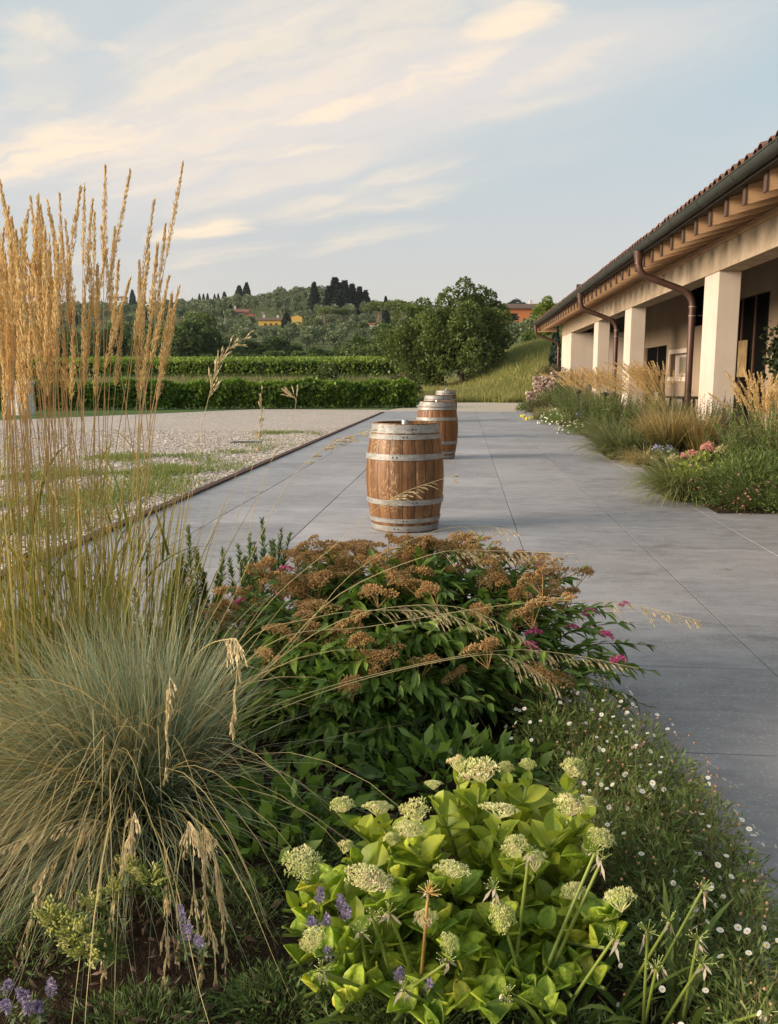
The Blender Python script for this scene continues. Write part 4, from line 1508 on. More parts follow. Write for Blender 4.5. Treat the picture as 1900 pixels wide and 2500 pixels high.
for px_, Y, s, mm, lab in ((1290, 75, 0.75, BRUSH, 'dark green bush on top of the grass bank'), (1326, 72, 0.7, BRUSH, 'rounded bush on the bank by the roof corner'), (1215, 78, 0.8, BRUSH, 'dark bush at the left of the bank crest'),
                           (945, 46, 0.75, BRAM, 'brownish bramble bush behind the hedge end'), (982, 49, 0.85, BRAM, 'dark bramble thicket between hedge and bushy tree'), (890, 50, 0.6, BRAM, 'low brown bramble behind the hedge')):
    x, y, z = spot(px_, Y)
    place('bush', mm, lab, 'bush', (x, y, z - 0.1), px_, s)

# --- front hedge
HA, HB = np.array([-2.45, 39.6]), np.array([-22.0, 33.2])
hl = float(np.linalg.norm(HB - HA))
hd = (HB - HA) / hl
hn = np.array([hd[1], -hd[0]])
if hn[1] > 0:
    hn = -hn
t_ = thing('hedge', 'clipped bright green leafy hedge along the back of the lawn', 'hedge', (HA[0], HA[1], 0))
r = np.random.default_rng(30)
n = 26000
u = r.random(n) * hl
ft = r.random(n)
face = np.where(ft < 0.62, 0, np.where(ft < 0.92, 1, 2))
dep = np.where(face == 0, 0.38 + r.normal(0, 0.09, n), r.uniform(-0.4, 0.42, n))
topz = 0.99 + 0.07 * np.sin(u * 1.7) + 0.05 * np.sin(u * 4.1 + 1)
zz_ = np.where(face == 1, topz + np.abs(r.normal(0, 0.07, n)), 0.04 + r.random(n) * topz)
dep = dep + 0.08 * np.sin(u * 2.3) + 0.05 * np.sin(u * 5.9 + zz_ * 4)
u = np.where(face == 2, r.normal(0, 0.10, n) , u)
P = np.stack([HA[0] + hd[0] * u + hn[0] * dep, HA[1] + hd[1] * u + hn[1] * dep, zz_], -1)
d = np.stack([np.full(n, hn[0]), np.full(n, hn[1]), np.where(face == 1, 1.2, 0.1)], -1) + rand_dirs(n, r) * 0.95
hf = MB().inst(LEAF4[0], LEAF4[1], P, frames(d, r.uniform(0, 6, n)), 0.135 * r.uniform(0.6, 1.3, n)).build('foliage', M_hedge, t_)
hf['kind'] = 'stuff'
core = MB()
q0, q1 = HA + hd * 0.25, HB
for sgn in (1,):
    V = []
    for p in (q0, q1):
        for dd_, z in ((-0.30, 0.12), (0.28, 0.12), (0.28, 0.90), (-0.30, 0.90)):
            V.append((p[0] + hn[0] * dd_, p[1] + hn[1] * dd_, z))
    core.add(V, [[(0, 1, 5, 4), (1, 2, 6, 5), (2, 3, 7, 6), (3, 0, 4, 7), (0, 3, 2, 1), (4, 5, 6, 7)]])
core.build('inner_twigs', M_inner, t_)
for k in range(28):
    q = HA + hd * (0.2 + k * hl / 28)
    MB().tube([(q[0], q[1], -0.05), (q[0] + 0.02, q[1], 0.5)], 0.02, 5).build('stem', M_bark, t_)

# --- vineyard rows
r = np.random.default_rng(31)
n = 5200
LEN = 46.0
u = r.uniform(-LEN / 2, LEN / 2, n)
tp = r.random(n) < 0.45
zz_ = np.where(tp, 1.42 + np.abs(r.normal(0, 0.10, n)) + 0.06 * np.sin(u * 1.9), r.uniform(0.30, 1.45, n))
dy = np.where(tp, r.normal(0, 0.26, n), -0.30 + r.normal(0, 0.10, n)) + 0.05 * np.sin(u * 2.7)
P = np.stack([u, dy, zz_], -1)
d = np.stack([np.zeros(n), np.where(tp, 0, -1.0), np.where(tp, 1.0, 0.1)], -1) + rand_dirs(n, r) * 0.9
vine_me = MB().inst(LEAF4[0], LEAF4[1], P, frames(d, r.uniform(0, 6, n)), 0.26 * r.uniform(0.6, 1.3, n)).mesh('foliage', M_vine)
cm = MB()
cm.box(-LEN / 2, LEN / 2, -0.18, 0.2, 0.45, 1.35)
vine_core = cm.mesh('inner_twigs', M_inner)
pm = MB()
for k in range(10):
    xk = -LEN / 2 + (k + 0.5) * LEN / 10
    pm.tube([(xk, 0, -0.2), (xk, 0, 1.75)], 0.04, 5)
vine_posts = pm.mesh('vine_trunks', M_bark_pale)
for k in range(17):
    Y = 80 + k * 2.5
    xc = -6.0 - LEN / 2 * 0.97 - k * 0.12
    lab = 'front vine row of the vineyard facing the meadow' if k == 0 else '%s leafy vine row of the vineyard, counted from the meadow' % ORD[k]
    t_ = thing('vine_row', lab, 'vine row', (xc, Y, 0.5 * (gz_(xc, Y) + gz_(xc + 15, Y))), 'vine rows of the vineyard')
    if k % 2:
        t_.rotation_euler = (0, 0, 0.004)
        t_.scale = (-1, 1, 1)
    o = link('foliage', vine_me, t_)
    o['kind'] = 'stuff'
    link('inner_twigs', vine_core, t_)
    o = link('vine_trunks', vine_posts, t_)
    o['kind'] = 'stuff'


# --- meadow and bank grass (nobody could count the blades)
def grass_field(name, pts, hmin, hmax, w, mat, r, lean=0.35, S=4):
    n = len(pts)
    a = r.uniform(0, 6.28, n)
    L = r.uniform(hmin, hmax, n)
    ln = r.uniform(0.1, lean, n)
    t_ = np.linspace(0, 1, S)
    off = (ln * L)[:, None] * t_[None] ** 2
    Cn = np.stack([pts[:, 0:1] + np.cos(a)[:, None] * off, pts[:, 1:2] + np.sin(a)[:, None] * off, pts[:, 2:3] + L[:, None] * t_[None] * (1 - 0.3 * ln[:, None] * t_[None])], -1)
    sa = r.uniform(0, 6.28, n)
    side = np.stack([np.cos(sa), np.sin(sa), np.zeros(n)], -1)
    return MB().ribbons(Cn, side, w * r.uniform(0.6, 1.4, n))


M_mgrass = blade_mat('meadow_blades', (0.085, 0.12, 0.026), (0.155, 0.19, 0.045), (0.25, 0.25, 0.09), 0.3, 0.5, alt=(0.32, 0.27, 0.13))
M_bgrass = blade_mat('bank_blades', (0.16, 0.20, 0.040), (0.27, 0.31, 0.065), (0.40, 0.40, 0.13), 0.35, 0.45, alt=(0.46, 0.39, 0.16))
r = np.random.default_rng(33)
n = 45000
x = r.uniform(-34, 1.5, n)
y = 42 + 37 * r.random(n) ** 1.1
keep = ~((y < 46.8) & (x > -2.6)) & (y > 40 + (x + 2.5) * 0.0)
x, y = x[keep], y[keep]
o = grass_field('meadow_grass', np.stack([x, y, height(x, y) - 0.02], -1), 0.2, 0.6, 0.016, M_mgrass, r, 0.8).build('meadow_grass', M_mgrass)
tag(o, 'tall rough meadow grass between hedge and vineyard', 'grass', None, 'stuff')
n = 60000
x = r.uniform(-3, 10, n)
y = 45.9 + 20 * r.random(n) ** 1.3
keep = (y > 46.4 + 0.25 * np.sin(x * 2.1)) & ~((x > 4) & (y < 44))
x, y = x[keep], y[keep]
o = grass_field('bank_grass', np.stack([x, y, height(x, y) - 0.02], -1), 0.18, 0.62, 0.012, M_bgrass, r, 0.9).build('bank_grass', M_bgrass)
tag(o, 'long yellow green grass covering the bank by the building', 'grass', None, 'stuff')

# --- far wooded ridge
r = np.random.default_rng(35)
n = 9000
Y = r.choice([620, 700, 830, 1000, 1400], n, p=[.2, .2, .2, .2, .2]) + r.normal(0, 18, n)
px_ = r.uniform(-60, 1500, n)
x = (px_ - 1133) / 2100 * Y
sz = 1.6 + Y / 520
P = np.stack([x, Y, height(x, Y) + r.random(n) ** 1.4 * sz * (1.3 + 1.5 * (np.sin(x * 0.09) * np.sin(x * 0.031 + Y) > 0.2))], -1)
o = MB().inst(LEAF4[0], LEAF4[1], P, frames(rand_dirs(n, r) + np.array([0, -0.8, 0.3])), sz * r.uniform(0.6, 1.4, n)).build('distant_wood', M_wood_leaf)
tag(o, 'far wooded ridge along the skyline', 'woodland', None, 'stuff')

# ------------------------------------------------------------------ houses on the slope
M_roof = plain('far_clay_roof', (0.26, 0.12, 0.085), 0.9, 0.1, var=0.25, scale=1.5)
M_roof_d = plain('far_brown_roof', (0.15, 0.10, 0.08), 0.9, 0.1, var=0.25, scale=1.5)
M_redw = plain('red_render', (0.52, 0.11, 0.085), 0.9, 0.1)
M_pinkw = plain('pink_render', (0.46, 0.25, 0.21), 0.9, 0.1)
M_yelw = plain('yellow_render', (0.62, 0.40, 0.10), 0.9, 0.1)
M_orw = plain('orange_render', (0.58, 0.20, 0.085), 0.9, 0.1)
M_whw = plain('white_render', (0.62, 0.58, 0.53), 0.9, 0.1)
M_shut = plain('dark_shutter', (0.06, 0.035, 0.025), 0.8, 0.2)


def house(name, label, loc, w, d, h, rh, wallm, roofm, wins, chim=(), rot=0.0, gable='x', over=0.4):
    t_ = thing(name, label, 'house', loc)
    t_.rotation_euler = (0, 0, rot)
    z0 = np.zeros(3)
    wl_ = MB().box(-w / 2, w / 2, -d / 2, d / 2, -3.0, h)
    rf = MB()
    if gable == 'x':
        o_ = over
        rf.prism([(-d / 2 - o_, h - 0.05), (d / 2 + o_, h - 0.05), (d / 2 + o_, h + 0.15), (0, h + rh), (-d / 2 - o_, h + 0.15)], -w / 2 - o_, w / 2 + o_, 'x')
        wl_.prism([(-d / 2, h), (d / 2, h), (0, h + rh * 0.86)], -w / 2, w / 2, 'x')
    else:
        o_ = over
        rf.prism([(-w / 2 - o_, h - 0.05), (0, h + rh - 0.2), (w / 2 + o_, h - 0.05), (w / 2 + o_, h + 0.15), (0, h + rh), (-w / 2 - o_, h + 0.15)], -d / 2 - o_, d / 2 + o_, 'y')
        wl_.prism([(-w / 2, h), (w / 2, h), (0, h + rh - 0.22)], -d / 2, d / 2, 'y')
    wl_.build('wall', wallm, t_, origin=z0)
    ro = rf.build('roof', roofm, t_, origin=z0)
    for (cx, cz) in chim:
        MB().box(cx - 0.3, cx + 0.3, -0.3, 0.3, h + rh * 0.4, h + rh + cz).build('chimney', M_whw, ro, origin=z0)
    for (wx, wz, ww, wh) in wins:
        MB().box(wx - ww / 2, wx + ww / 2, -d / 2 - 0.05, -d / 2 + 0.02, wz, wz + wh).build('window', M_shut, t_, origin=z0)
    return t_


def base_at(px_, py_, Y):
    p = at(px_, py_, Y)
    return (float(p[0]), float(Y), float(p[2]))


house('house', 'pink house with red tiled roof on the slope', base_at(587, 779, 335), 6.5, 7, 2.2, 1.6, M_pinkw, M_roof, [(-1.2, 0.3, 0.8, 1.1)], ((-1.9, 1.2),), 0.15)
house('house', 'low bright red house front beside the pink house', base_at(613, 782, 328), 6.4, 6, 1.2, 1.5, M_redw, M_roof, [(1.2, -0.4, 0.7, 0.9)], (), -0.1, 'y', 0.3)
house('house', 'yellow house front with brown roof and two chimneys', base_at(662, 808, 292), 7.4, 7, 3.3, 1.1, M_yelw, M_roof_d, [(2.2, 1.2, 0.8, 1.1), (-1.4, 1.2, 0.8, 1.1), (2.2, -1.0, 0.8, 1.1), (0.4, 1.2, 0.8, 1.1)], ((-2.2, 0.9), (2.4, 0.8)), 0.1)
house('house', 'tall plain yellow gable house right of the dark conifer', base_at(728, 806, 288), 3.7, 8, 4.0, 0.9, M_yelw, M_roof_d, [(-1.2, 1.0, 0.3, 0.9)], (), 0.06, 'y', 0.1)
house('house', 'orange house with low grey brown roof above the olives', base_at(1266, 790, 165), 7.0, 8, 2.4, 1.2, M_orw, M_roof_d, [(1.8, 0.2, 0.9, 1.4), (-1.4, 0.6, 0.8, 1.0)], ((2.2, 0.6),), 0.12)
house('house', 'small white ruin among the stone pines', base_at(910, 815, 235), 1.4, 3, 2.4, 0.5, M_whw, M_roof, [(0.1, 0.8, 0.4, 0.8)], ())
house('house', 'distant pale house on the left skyline behind the plumes', base_at(292, 736, 560), 9, 6, 2.0, 1.2, M_whw, M_roof, [(-2, 0.4, 1, 1), (0.5, 0.4, 1, 1), (2.8, 0.4, 1, 1)], ())
house('farm_shed', 'long low shed with pale brown roof behind the plumes', base_at(382, 826, 175), 7, 4, 0.5, 0.5, M_whw, M_roof, [(0, -0.3, 0.8, 0.6)], ())
# utility poles
M_pole = plain('grey_pole', (0.30, 0.29, 0.27), 0.8, 0.2)
for k, (px_, base, top, Y, lab) in enumerate(((449, 822, 771, 190, 'tall pale utility pole left of the pink house'), (642, 800, 762, 300, 'thin pole above the yellow house roof'), (601, 822, 799, 200, 'short pole with wires in front of the yellow house'), (549, 792, 776, 240, 'short pale pole below the red house'))):
    loc, h = by_px(px_, base, top, Y)
    t_ = thing('utility_pole', lab, 'pole', loc)
    MB().tube([(0, 0, -1.0), (0, 0, h)], [0.14, 0.09], 7).build('post', M_pole, t_, origin=np.zeros(3))
    MB().box(-0.7, 0.7, -0.05, 0.05, h - 0.35, h - 0.22).build('crossarm', M_pole, t_, origin=np.zeros(3))

# extra greenery round the houses
for k, (px_, Y, s, lab) in enumerate(((550, 322, 1.5, 'dark bush left of the pink house'), (768, 270, 1.5, 'bush between yellow gable and stone pines'), (886, 240, 1.4, 'bush under the right stone pines'), (620, 240, 1.2, 'bush on the slope below the yellow house'), (715, 240, 1.2, 'bush below the yellow gable house'))):
    x, y, z = spot(px_, Y)
    place('shrub', BUSH, lab, 'shrub', (x, y, z - 0.3), k * 1.1, s)


# ------------------------------------------------------------------ plant builders
def atz(px_, py_, z):
    """survey helper: where the sight line of photo pixel (px, py) reaches height z"""
    d = RT * (px_ - 950) + UP * (1250 - py_) + FW * 2100.0
    return EYE + d * ((z - EYE[2]) / d[2])


def arcs(base, az, e0, curl, L, S=6, pw=1.4):
    """blade centre lines that leave the base at elevation e0 and bend over by curl (radians)"""
    N = len(base)
    t = (np.arange(S) + 0.5) / S
    el = e0[:, None] - curl[:, None] * t[None] ** pw
    st = (L / S)[:, None]
    dx = np.cos(el) * st
    P = np.zeros((N, S + 1, 3))
    P[:, 1:, 0] = np.cumsum(dx * np.cos(az)[:, None], 1)
    P[:, 1:, 1] = np.cumsum(dx * np.sin(az)[:, None], 1)
    P[:, 1:, 2] = np.cumsum(np.sin(el) * st, 1)
    return P + base[:, None, :]


def disc(r, n, c, rad, z=0.0, ry=None):
    a, q = r.uniform(0, 6.28, n), np.sqrt(r.random(n)) * rad
    return np.stack([c[0] + q * np.cos(a), c[1] + q * np.sin(a) * ((ry or rad) / rad), np.full(n, c[2] + z)], -1), a


def side_of(az, r, jit=0.5):
    a = az + np.pi / 2 + r.normal(0, jit, len(az))
    return np.stack([np.cos(a), np.sin(a), r.normal(0, 0.25, len(az))], -1)


def blade_clump(r, c, n, rad, L, w, e0=(1.0, 1.5), curl=(0.4, 1.6), S=6, align=0.75, ry=None):
    base, a0 = disc(r, n, c, rad, 0.0, ry)
    az = a0 * align + (1 - align) * r.uniform(0, 6.28, n) + r.normal(0, 0.35, n)
    Cn = arcs(base, az, r.uniform(*e0, n), r.uniform(*curl, n), r.uniform(*L, n), S)
    Cn[..., 2] = np.maximum(Cn[..., 2], 0.012)
    return MB().ribbons(Cn, side_of(az, r), w * r.uniform(0.6, 1.4, n))


NEEDLE = (np.array([(-.5, .5, 0), (0, 0, 0), (.5, .5, 0), (0, 1, 0.0)]), [np.array([(1, 2, 3, 0)])])


def along(Cn, n_per, t0, t1, r):
    """random points along each stem: positions, tangents, parameter"""
    N, S, _ = Cn.shape
    t = r.uniform(t0, t1, (N, n_per))
    f = t * (S - 1)
    i = np.clip(f.astype(int), 0, S - 2)
    k = (f - i)[..., None]
    idx = np.arange(N)[:, None]
    A, Bq = Cn[idx, i], Cn[idx, i + 1]
    P = A * (1 - k) + Bq * k
    T = Bq - A
    T /= np.linalg.norm(T, axis=2, keepdims=True) + 1e-9
    return P.reshape(-1, 3), T.reshape(-1, 3), t.ravel()


def needles(mb, Cn, n_per, ln, wd, r, t0=0.12, t1=1.0, ang=0.75, tip=0.5):
    P, T, t = along(Cn, n_per, t0, t1, r)
    d = T * np.cos(ang) + rand_dirs(len(P), r) * np.sin(ang)
    l = ln * r.uniform(0.6, 1.2, len(P)) * (1 - tip * np.clip((t - 0.75) / 0.25, 0, 1))
    mb.inst(NEEDLE[0], NEEDLE[1], P, frames(d, r.uniform(0, 6.28, len(P))), np.stack([np.full(len(P), wd), l, l], -1), g=t)
    return mb


M_rosem = leaf_mat('rosemary_needles', [(0.0, (0.050, 0.090, 0.022)), (0.5, (0.10, 0.160, 0.036)), (1.0, (0.195, 0.255, 0.075))], 0.2, patch=2.0)
M_rosem_d = leaf_mat('dark_rosemary_needles', [(0.0, (0.039, 0.065, 0.023)), (0.5, (0.078, 0.120, 0.039)), (1.0, (0.156, 0.195, 0.072))], 0.2, patch=1.5)
M_twig = plain('brown_twig', (0.10, 0.065, 0.04), 0.9, 0.1)
M_gstem = plain('green_stem', (0.11, 0.15, 0.04), 0.6, 0.3)
M_straw = blade_mat('straw_blades', (0.27, 0.23, 0.085), (0.50, 0.40, 0.17), (0.66, 0.52, 0.26), 0.3, 0.5)
M_stipa = blade_mat('stipa_blades', (0.12, 0.145, 0.04), (0.27, 0.25, 0.085), (0.50, 0.385, 0.17), 0.3, 0.5, alt=(0.47, 0.33, 0.13))
M_palegreen = blade_mat('pale_green_blades', (0.11, 0.15, 0.035), (0.21, 0.25, 0.075), (0.36, 0.37, 0.16), 0.3, 0.5)
M_midgreen = blade_mat('mid_green_blades', (0.07, 0.11, 0.03), (0.125, 0.175, 0.055), (0.22, 0.26, 0.10), 0.3, 0.5, alt=(0.28, 0.26, 0.11))
t = NT('golden_plume')
r_ = t.island()
c = t.ramp(r_, [(0.0, (0.52, 0.36, 0.145)), (0.5, (0.72, 0.52, 0.235)), (1.0, (0.88, 0.70, 0.39))])
M_plume = t.done(c, 0.7, 0.2)
t.translucent(c, 0.35)
t = NT('pale_plume')
r_ = t.island()
c = t.ramp(r_, [(0.0, (0.56, 0.43, 0.22)), (0.5, (0.76, 0.62, 0.36)), (1.0, (0.90, 0.78, 0.54))])
M_pplume = t.done(c, 0.7, 0.2)
t.translucent(c, 0.3)
M_daisyleaf = leaf_mat('fleabane_leaves', [(0.0, (0.064, 0.109, 0.025)), (0.5, (0.137, 0.193, 0.048)), (1.0, (0.258, 0.302, 0.097))], 0.2, patch=8.0)
M_petal = plain('white_petals', (0.80, 0.78, 0.74), 0.7, 0.2, var=0.05)
M_eye = plain('yellow_disc', (0.55, 0.38, 0.05), 0.8, 0.1)
M_spent = plain('spent_daisy', (0.42, 0.24, 0.15), 0.9, 0.1, var=0.3)
M_pinkfl = leaf_mat('pink_sedum_buds', [(0.0, (0.50, 0.17, 0.16)), (0.6, (0.68, 0.32, 0.28)), (1.0, (0.78, 0.50, 0.40))], 0.2, patch=9)
M_paleflo = leaf_mat('pale_sedum_buds', [(0.0, (0.40, 0.38, 0.14)), (0.6, (0.60, 0.54, 0.28)), (1.0, (0.75, 0.63, 0.42))], 0.2, patch=9)
M_mixleaf = leaf_mat('mixed_bed_leaves', [(0.0, (0.041, 0.070, 0.020)), (0.5, (0.095, 0.142, 0.035)), (1.0, (0.203, 0.250, 0.070))], 0.25, patch=4.0)
M_lime = leaf_mat('lime_leaves', [(0.0, (0.14, 0.19, 0.03)), (0.5, (0.23, 0.29, 0.05)), (1.0, (0.34, 0.38, 0.09))], 0.3, patch=4.0)


def rosemary(label, c, n, rad, h, r, mat, group=None, ry=None, needle=0.026, per=60, wd=0.0042):
    t_ = thing('rosemary_bush', label, 'rosemary', (c[0], c[1], 0.02), group)
    base, a0 = disc(r, n, (c[0], c[1], 0.02), rad * 0.75, 0.0, (ry or rad) * 0.75)
    Cn = arcs(base, a0 + r.normal(0, 0.5, n), r.uniform(1.0, 1.5, n), r.uniform(-0.35, 0.15, n), h * r.uniform(0.55, 1.05, n), 6)
    MB().tubes(Cn, np.full(n, 0.0035)).build('stems', M_twig, t_)['kind'] = 'stuff'
    o = needles(MB(), Cn, per, needle, wd, r).build('foliage', mat, t_)
    o['kind'] = 'stuff'
    return t_


def plume_mb(mb, Cn, t0, per, r, ln=0.018, wd=0.0042, spread=0.012, ang=0.32, fill=True):
    """dense narrow seed plume along the last part of each stem"""
    P, T, t = along(Cn, per, t0, 1.0, r)
    u = (t - t0) / (1 - t0)
    w = spread * np.clip(np.minimum(u * 5 + 0.25, 1) * (1.08 - u ** 1.5), 0.08, 1)
    off = rand_dirs(len(P), r)
    off -= T * np.sum(off * T, 1, keepdims=True)
    P = P + off * (w * np.sqrt(r.random(len(P))))[:, None]
    d = T * np.cos(ang) + off * np.sin(ang) + rand_dirs(len(P), r) * 0.12
    l = ln * r.uniform(0.6, 1.3, len(P))
    mb.inst(NEEDLE[0], NEEDLE[1], P, frames(d, r.uniform(0, 6.28, len(P))), np.stack([np.full(len(P), wd), l, l], -1), g=u)
    return mb


def reed_clump(label, c, n, h, r, lean=(0.0, 0.0), spread=0.35, group=None, blades=220, per=150, plume_l=0.34):
    t_ = thing('reed_grass', label, 'grass', (c[0], c[1], 0.02), group)
    base, a0 = disc(r, n, (c[0], c[1], 0.02), 0.14)
    S = 8
    L = h * r.uniform(0.75, 1.08, n)
    tip = base + np.stack([lean[0] + r.normal(0, spread, n), lean[1] + r.normal(0, spread * 0.6, n), np.zeros(n)], -1)
    tt = np.linspace(0, 1, S + 1)
    Cn = base[:, None, :] + (tip - base)[:, None, :] * (tt ** 1.7)[None, :, None]
    Cn[..., 2] += (L[:, None] * (tt - 0.12 * tt ** 3)[None])
    MB().tubes(Cn, np.full(n, 0.003)).build('stems', M_straw, t_)['kind'] = 'stuff'
    for k in range(n):
        plume_mb(MB(), Cn[k:k + 1], 1 - plume_l / h * 1.1, per, r, 0.030, 0.008, 0.020 + 0.0006 * c[1], 0.25).build('plume', M_plume, t_)
    if blades:
        blade_clump(r, (c[0], c[1], 0.02), blades, 0.16, (h * 0.35, h * 0.7), 0.004, (1.1, 1.5), (0.2, 1.2)).build('blades', M_midgreen, t_)['kind'] = 'stuff'
    return t_


def tuft(name, label, c, n, rad, L, w, mat, r, e0=(0.9, 1.5), curl=(0.6, 1.8), group=None, ry=None, cat='grass'):
    t_ = thing(name, label, cat, (c[0], c[1], 0.02), group)
    blade_clump(r, (c[0], c[1], 0.02), n, rad, L, w, e0, curl, 6, 0.75, ry).build('blades', mat, t_)['kind'] = 'stuff'
    MB().lathe([(0.0, 0.05), (rad * 0.5, 0.035), (rad * 0.62, -0.02)], 10, (c[0], c[1], 0.02)).build('root_crown', mat, t_)
    return t_


def dome_points(r, n, rx, ry, h, inner=0.25):
    d = rand_dirs(n, r)
    d[:, 2] = np.abs(d[:, 2])
    k = 1 - inner * r.random(n)
    return np.stack([d[:, 0] * rx * k, d[:, 1] * ry * k, d[:, 2] * h * k], -1), d


DAISY = None


def daisy_mesh():
    V, F = [(0, 0, 0.0)], []
    n = 14
    for k in range(n):
        a0, a1 = 6.2832 * (k - 0.36) / n, 6.2832 * (k + 0.36) / n
        i = len(V)
        V += [(0.3 * math.cos(a0), 0.3 * math.sin(a0), 0.02), (math.cos(a0) * 0.97, math.sin(a0) * 0.97, 0.10), (math.cos((a0 + a1) / 2) * 1.05, math.sin((a0 + a1) / 2) * 1.05, 0.08), (math.cos(a1) * 0.97, math.sin(a1) * 0.97, 0.10), (0.3 * math.cos(a1), 0.3 * math.sin(a1), 0.02)]
        F.append((i, i + 1, i + 2, i + 3, i + 4))
    me = mesh_np('daisy', V, [F], M_petal)
    eye = MB().lathe([(0.0, 0.18), (0.22, 0.15), (0.36, 0.03)], 9).mesh('eye', M_eye, True)
    return me, eye


DAISY, DAISY_EYE = daisy_mesh()
SPENT = MB().lathe([(0.0, 0.9), (0.45, 0.8), (0.6, 0.4), (0.35, 0.0), (0, -0.1)], 7).mesh('seed_head', M_spent, True)


def leafy_mound(name, label, c, rx, ry, h, n, ln, wd, mat, r, flowers=0, fl_r=0.011, cat='plant', group=None, stems=True):
    t_ = thing(name, label, cat, (c[0], c[1], 0.02), group)
    P, d = dome_points(r, n, rx, ry, h, 0.55)
    P[:, :2] += np.array(c[:2])
    P[:, 2] += 0.02
    mb = MB().inst(NEEDLE[0], NEEDLE[1], P, frames(d + rand_dirs(n, r) * 0.8, r.uniform(0, 6.28, n)), np.stack([np.full(n, wd), np.full(n, ln), np.full(n, ln)], -1) * r.uniform(0.6, 1.3, n)[:, None])
    mb.build('foliage', mat, t_)['kind'] = 'stuff'
    ns = max(20, n // 30)
    base, a0 = disc(r, ns, (c[0], c[1], 0.0), rx * 0.3, 0.0, ry * 0.3)
    Cn = arcs(base, a0, r.uniform(0.6, 1.4, ns), r.uniform(0, 0.6, ns), np.full(ns, h * 1.0), 4)
    MB().tubes(Cn, np.full(ns, 0.0018)).build('stems', M_gstem, t_)['kind'] = 'stuff'
    if flowers:
        Pf, df = dome_points(r, flowers, rx * 1.04, ry * 1.04, h * 1.08, 0.08)
        Rm = frames(np.cross(df, rand_dirs(flowers, r)), None, (0, 0, 1))
        for k in range(flowers):
            nrm = Vector(df[k] + np.array([0, -0.25, 0.35])).normalized()
            q = nrm.to_track_quat('Z', 'Y').to_matrix().to_4x4()
            M = Matrix.Translation(Vector(Pf[k])) @ q @ Matrix.Scale(fl_r * float(r.uniform(0.7, 1.2)), 4)
            o = link('daisy', DAISY, t_, M)
            link('eye', DAISY_EYE, o)
    return t_


def corymb(r, n, rad, dome, size, mat, name='flower_head', elong=1.6, bumps=0.0):
    """domed head of many tiny buds on short stalks"""
    a = r.uniform(0, 6.28, n)
    q = np.sqrt(r.random(n))
    z = dome * (1 - q ** 2) + r.normal(0, size * 0.5, n)
    if bumps:
        z = z + bumps * np.sin(q * 7 * np.cos(a) + 1) * np.sin(q * 7 * np.sin(a))
    P = np.stack([rad * q * np.cos(a), rad * q * np.sin(a), z], -1)
    d = np.stack([np.cos(a) * q * 0.8, np.sin(a) * q * 0.8, np.ones(n)], -1) + rand_dirs(n, r) * 0.3
    ov = np.array([(0, 0, 0), (.5, 0.45, 0), (-.25, .45, .43), (-.25, .45, -.43), (0, 1.0, 0)])
    of = [np.array([(0, 1, 2), (0, 2, 3), (0, 3, 1), (4, 2, 1), (4, 3, 2), (4, 1, 3)])]
    mb = MB().inst(ov, of, P, frames(d, r.uniform(0, 6, n)), np.stack([np.full(n, size), np.full(n, size * elong), np.full(n, size)], -1) * r.uniform(0.7, 1.3, n)[:, None])
    return mb


# ------------------------------------------------------------------ plants along the columns
pr = np.random.default_rng(101)
# nearest group at the right edge of the picture
rosemary('big upright rosemary bush nearest the camera below the near column', (3.75, 10.1), 380, 0.85, 1.08, pr, M_rosem, 'rosemary along the columns', 0.75, 0.04, 120, 0.0085)
rosemary('rosemary bush cut by the right picture edge', (4.35, 9.5), 300, 0.65, 1.1, pr, M_rosem, 'rosemary along the columns', 0.6, 0.04, 120, 0.0085)
leafy_mound('sage_mound', 'sprawling dark leafy mound at the foot of the nearest rosemary', (3.15, 9.15), 0.8, 0.5, 0.62, 7000, 0.055, 0.012, M_mixleaf, pr)
leafy_mound('sage_mound', 'dark leafy mound at the right picture edge on the bed corner', (3.9, 8.95), 0.7, 0.45, 0.60, 5600, 0.055, 0.012, M_mixleaf, pr)
leafy_mound('lime_stonecrop', 'lime green stonecrop between pale grass and dark mound', (2.62, 9.75), 0.40, 0.34, 0.52, 1300, 0.05, 0.034, M_lime, pr)
tuft('feather_grass', 'pale green feather grass tuft spilling onto the paving nearest right', (2.42, 9.65), 1000, 0.18, (0.5, 0.85), 0.0045, M_palegreen, pr, (0.5, 1.35), (0.7, 1.9))
for k, (px_, py_, Y, m, lab) in enumerate(((1690, 1118, 10.2, M_pinkfl, 'broad flat pink stonecrop flower in front of the near column'), (1730, 1098, 10.5, M_pinkfl, 'pink stonecrop flower behind the broadest pink one'),
                                           (1765, 1105, 10.4, M_paleflo, 'peach stonecrop flower beside the rosemary'), (1645, 1130, 10.1, M_paleflo, 'pale yellow stonecrop flower left of the pink ones'), (1660, 1175, 9.75, M_paleflo, 'pale stonecrop flower low above lime leaves'))):
    p = at(px_, py_, Y)
    t_ = thing('stonecrop_flower', lab, 'flower', (p[0], p[1], 0.02), 'stonecrops in the right bed')
    MB().tube([(p[0], p[1], 0.02), (p[0], p[1], p[2] - 0.01)], 0.005, 5).build('stem', M_gstem, t_)
    corymb(pr, 520, 0.13 if k == 0 else 0.09, 0.07, 0.011, m, bumps=0.02).build('flower_head', m, t_, origin=-(p - np.array([p[0], p[1], 0.02])))
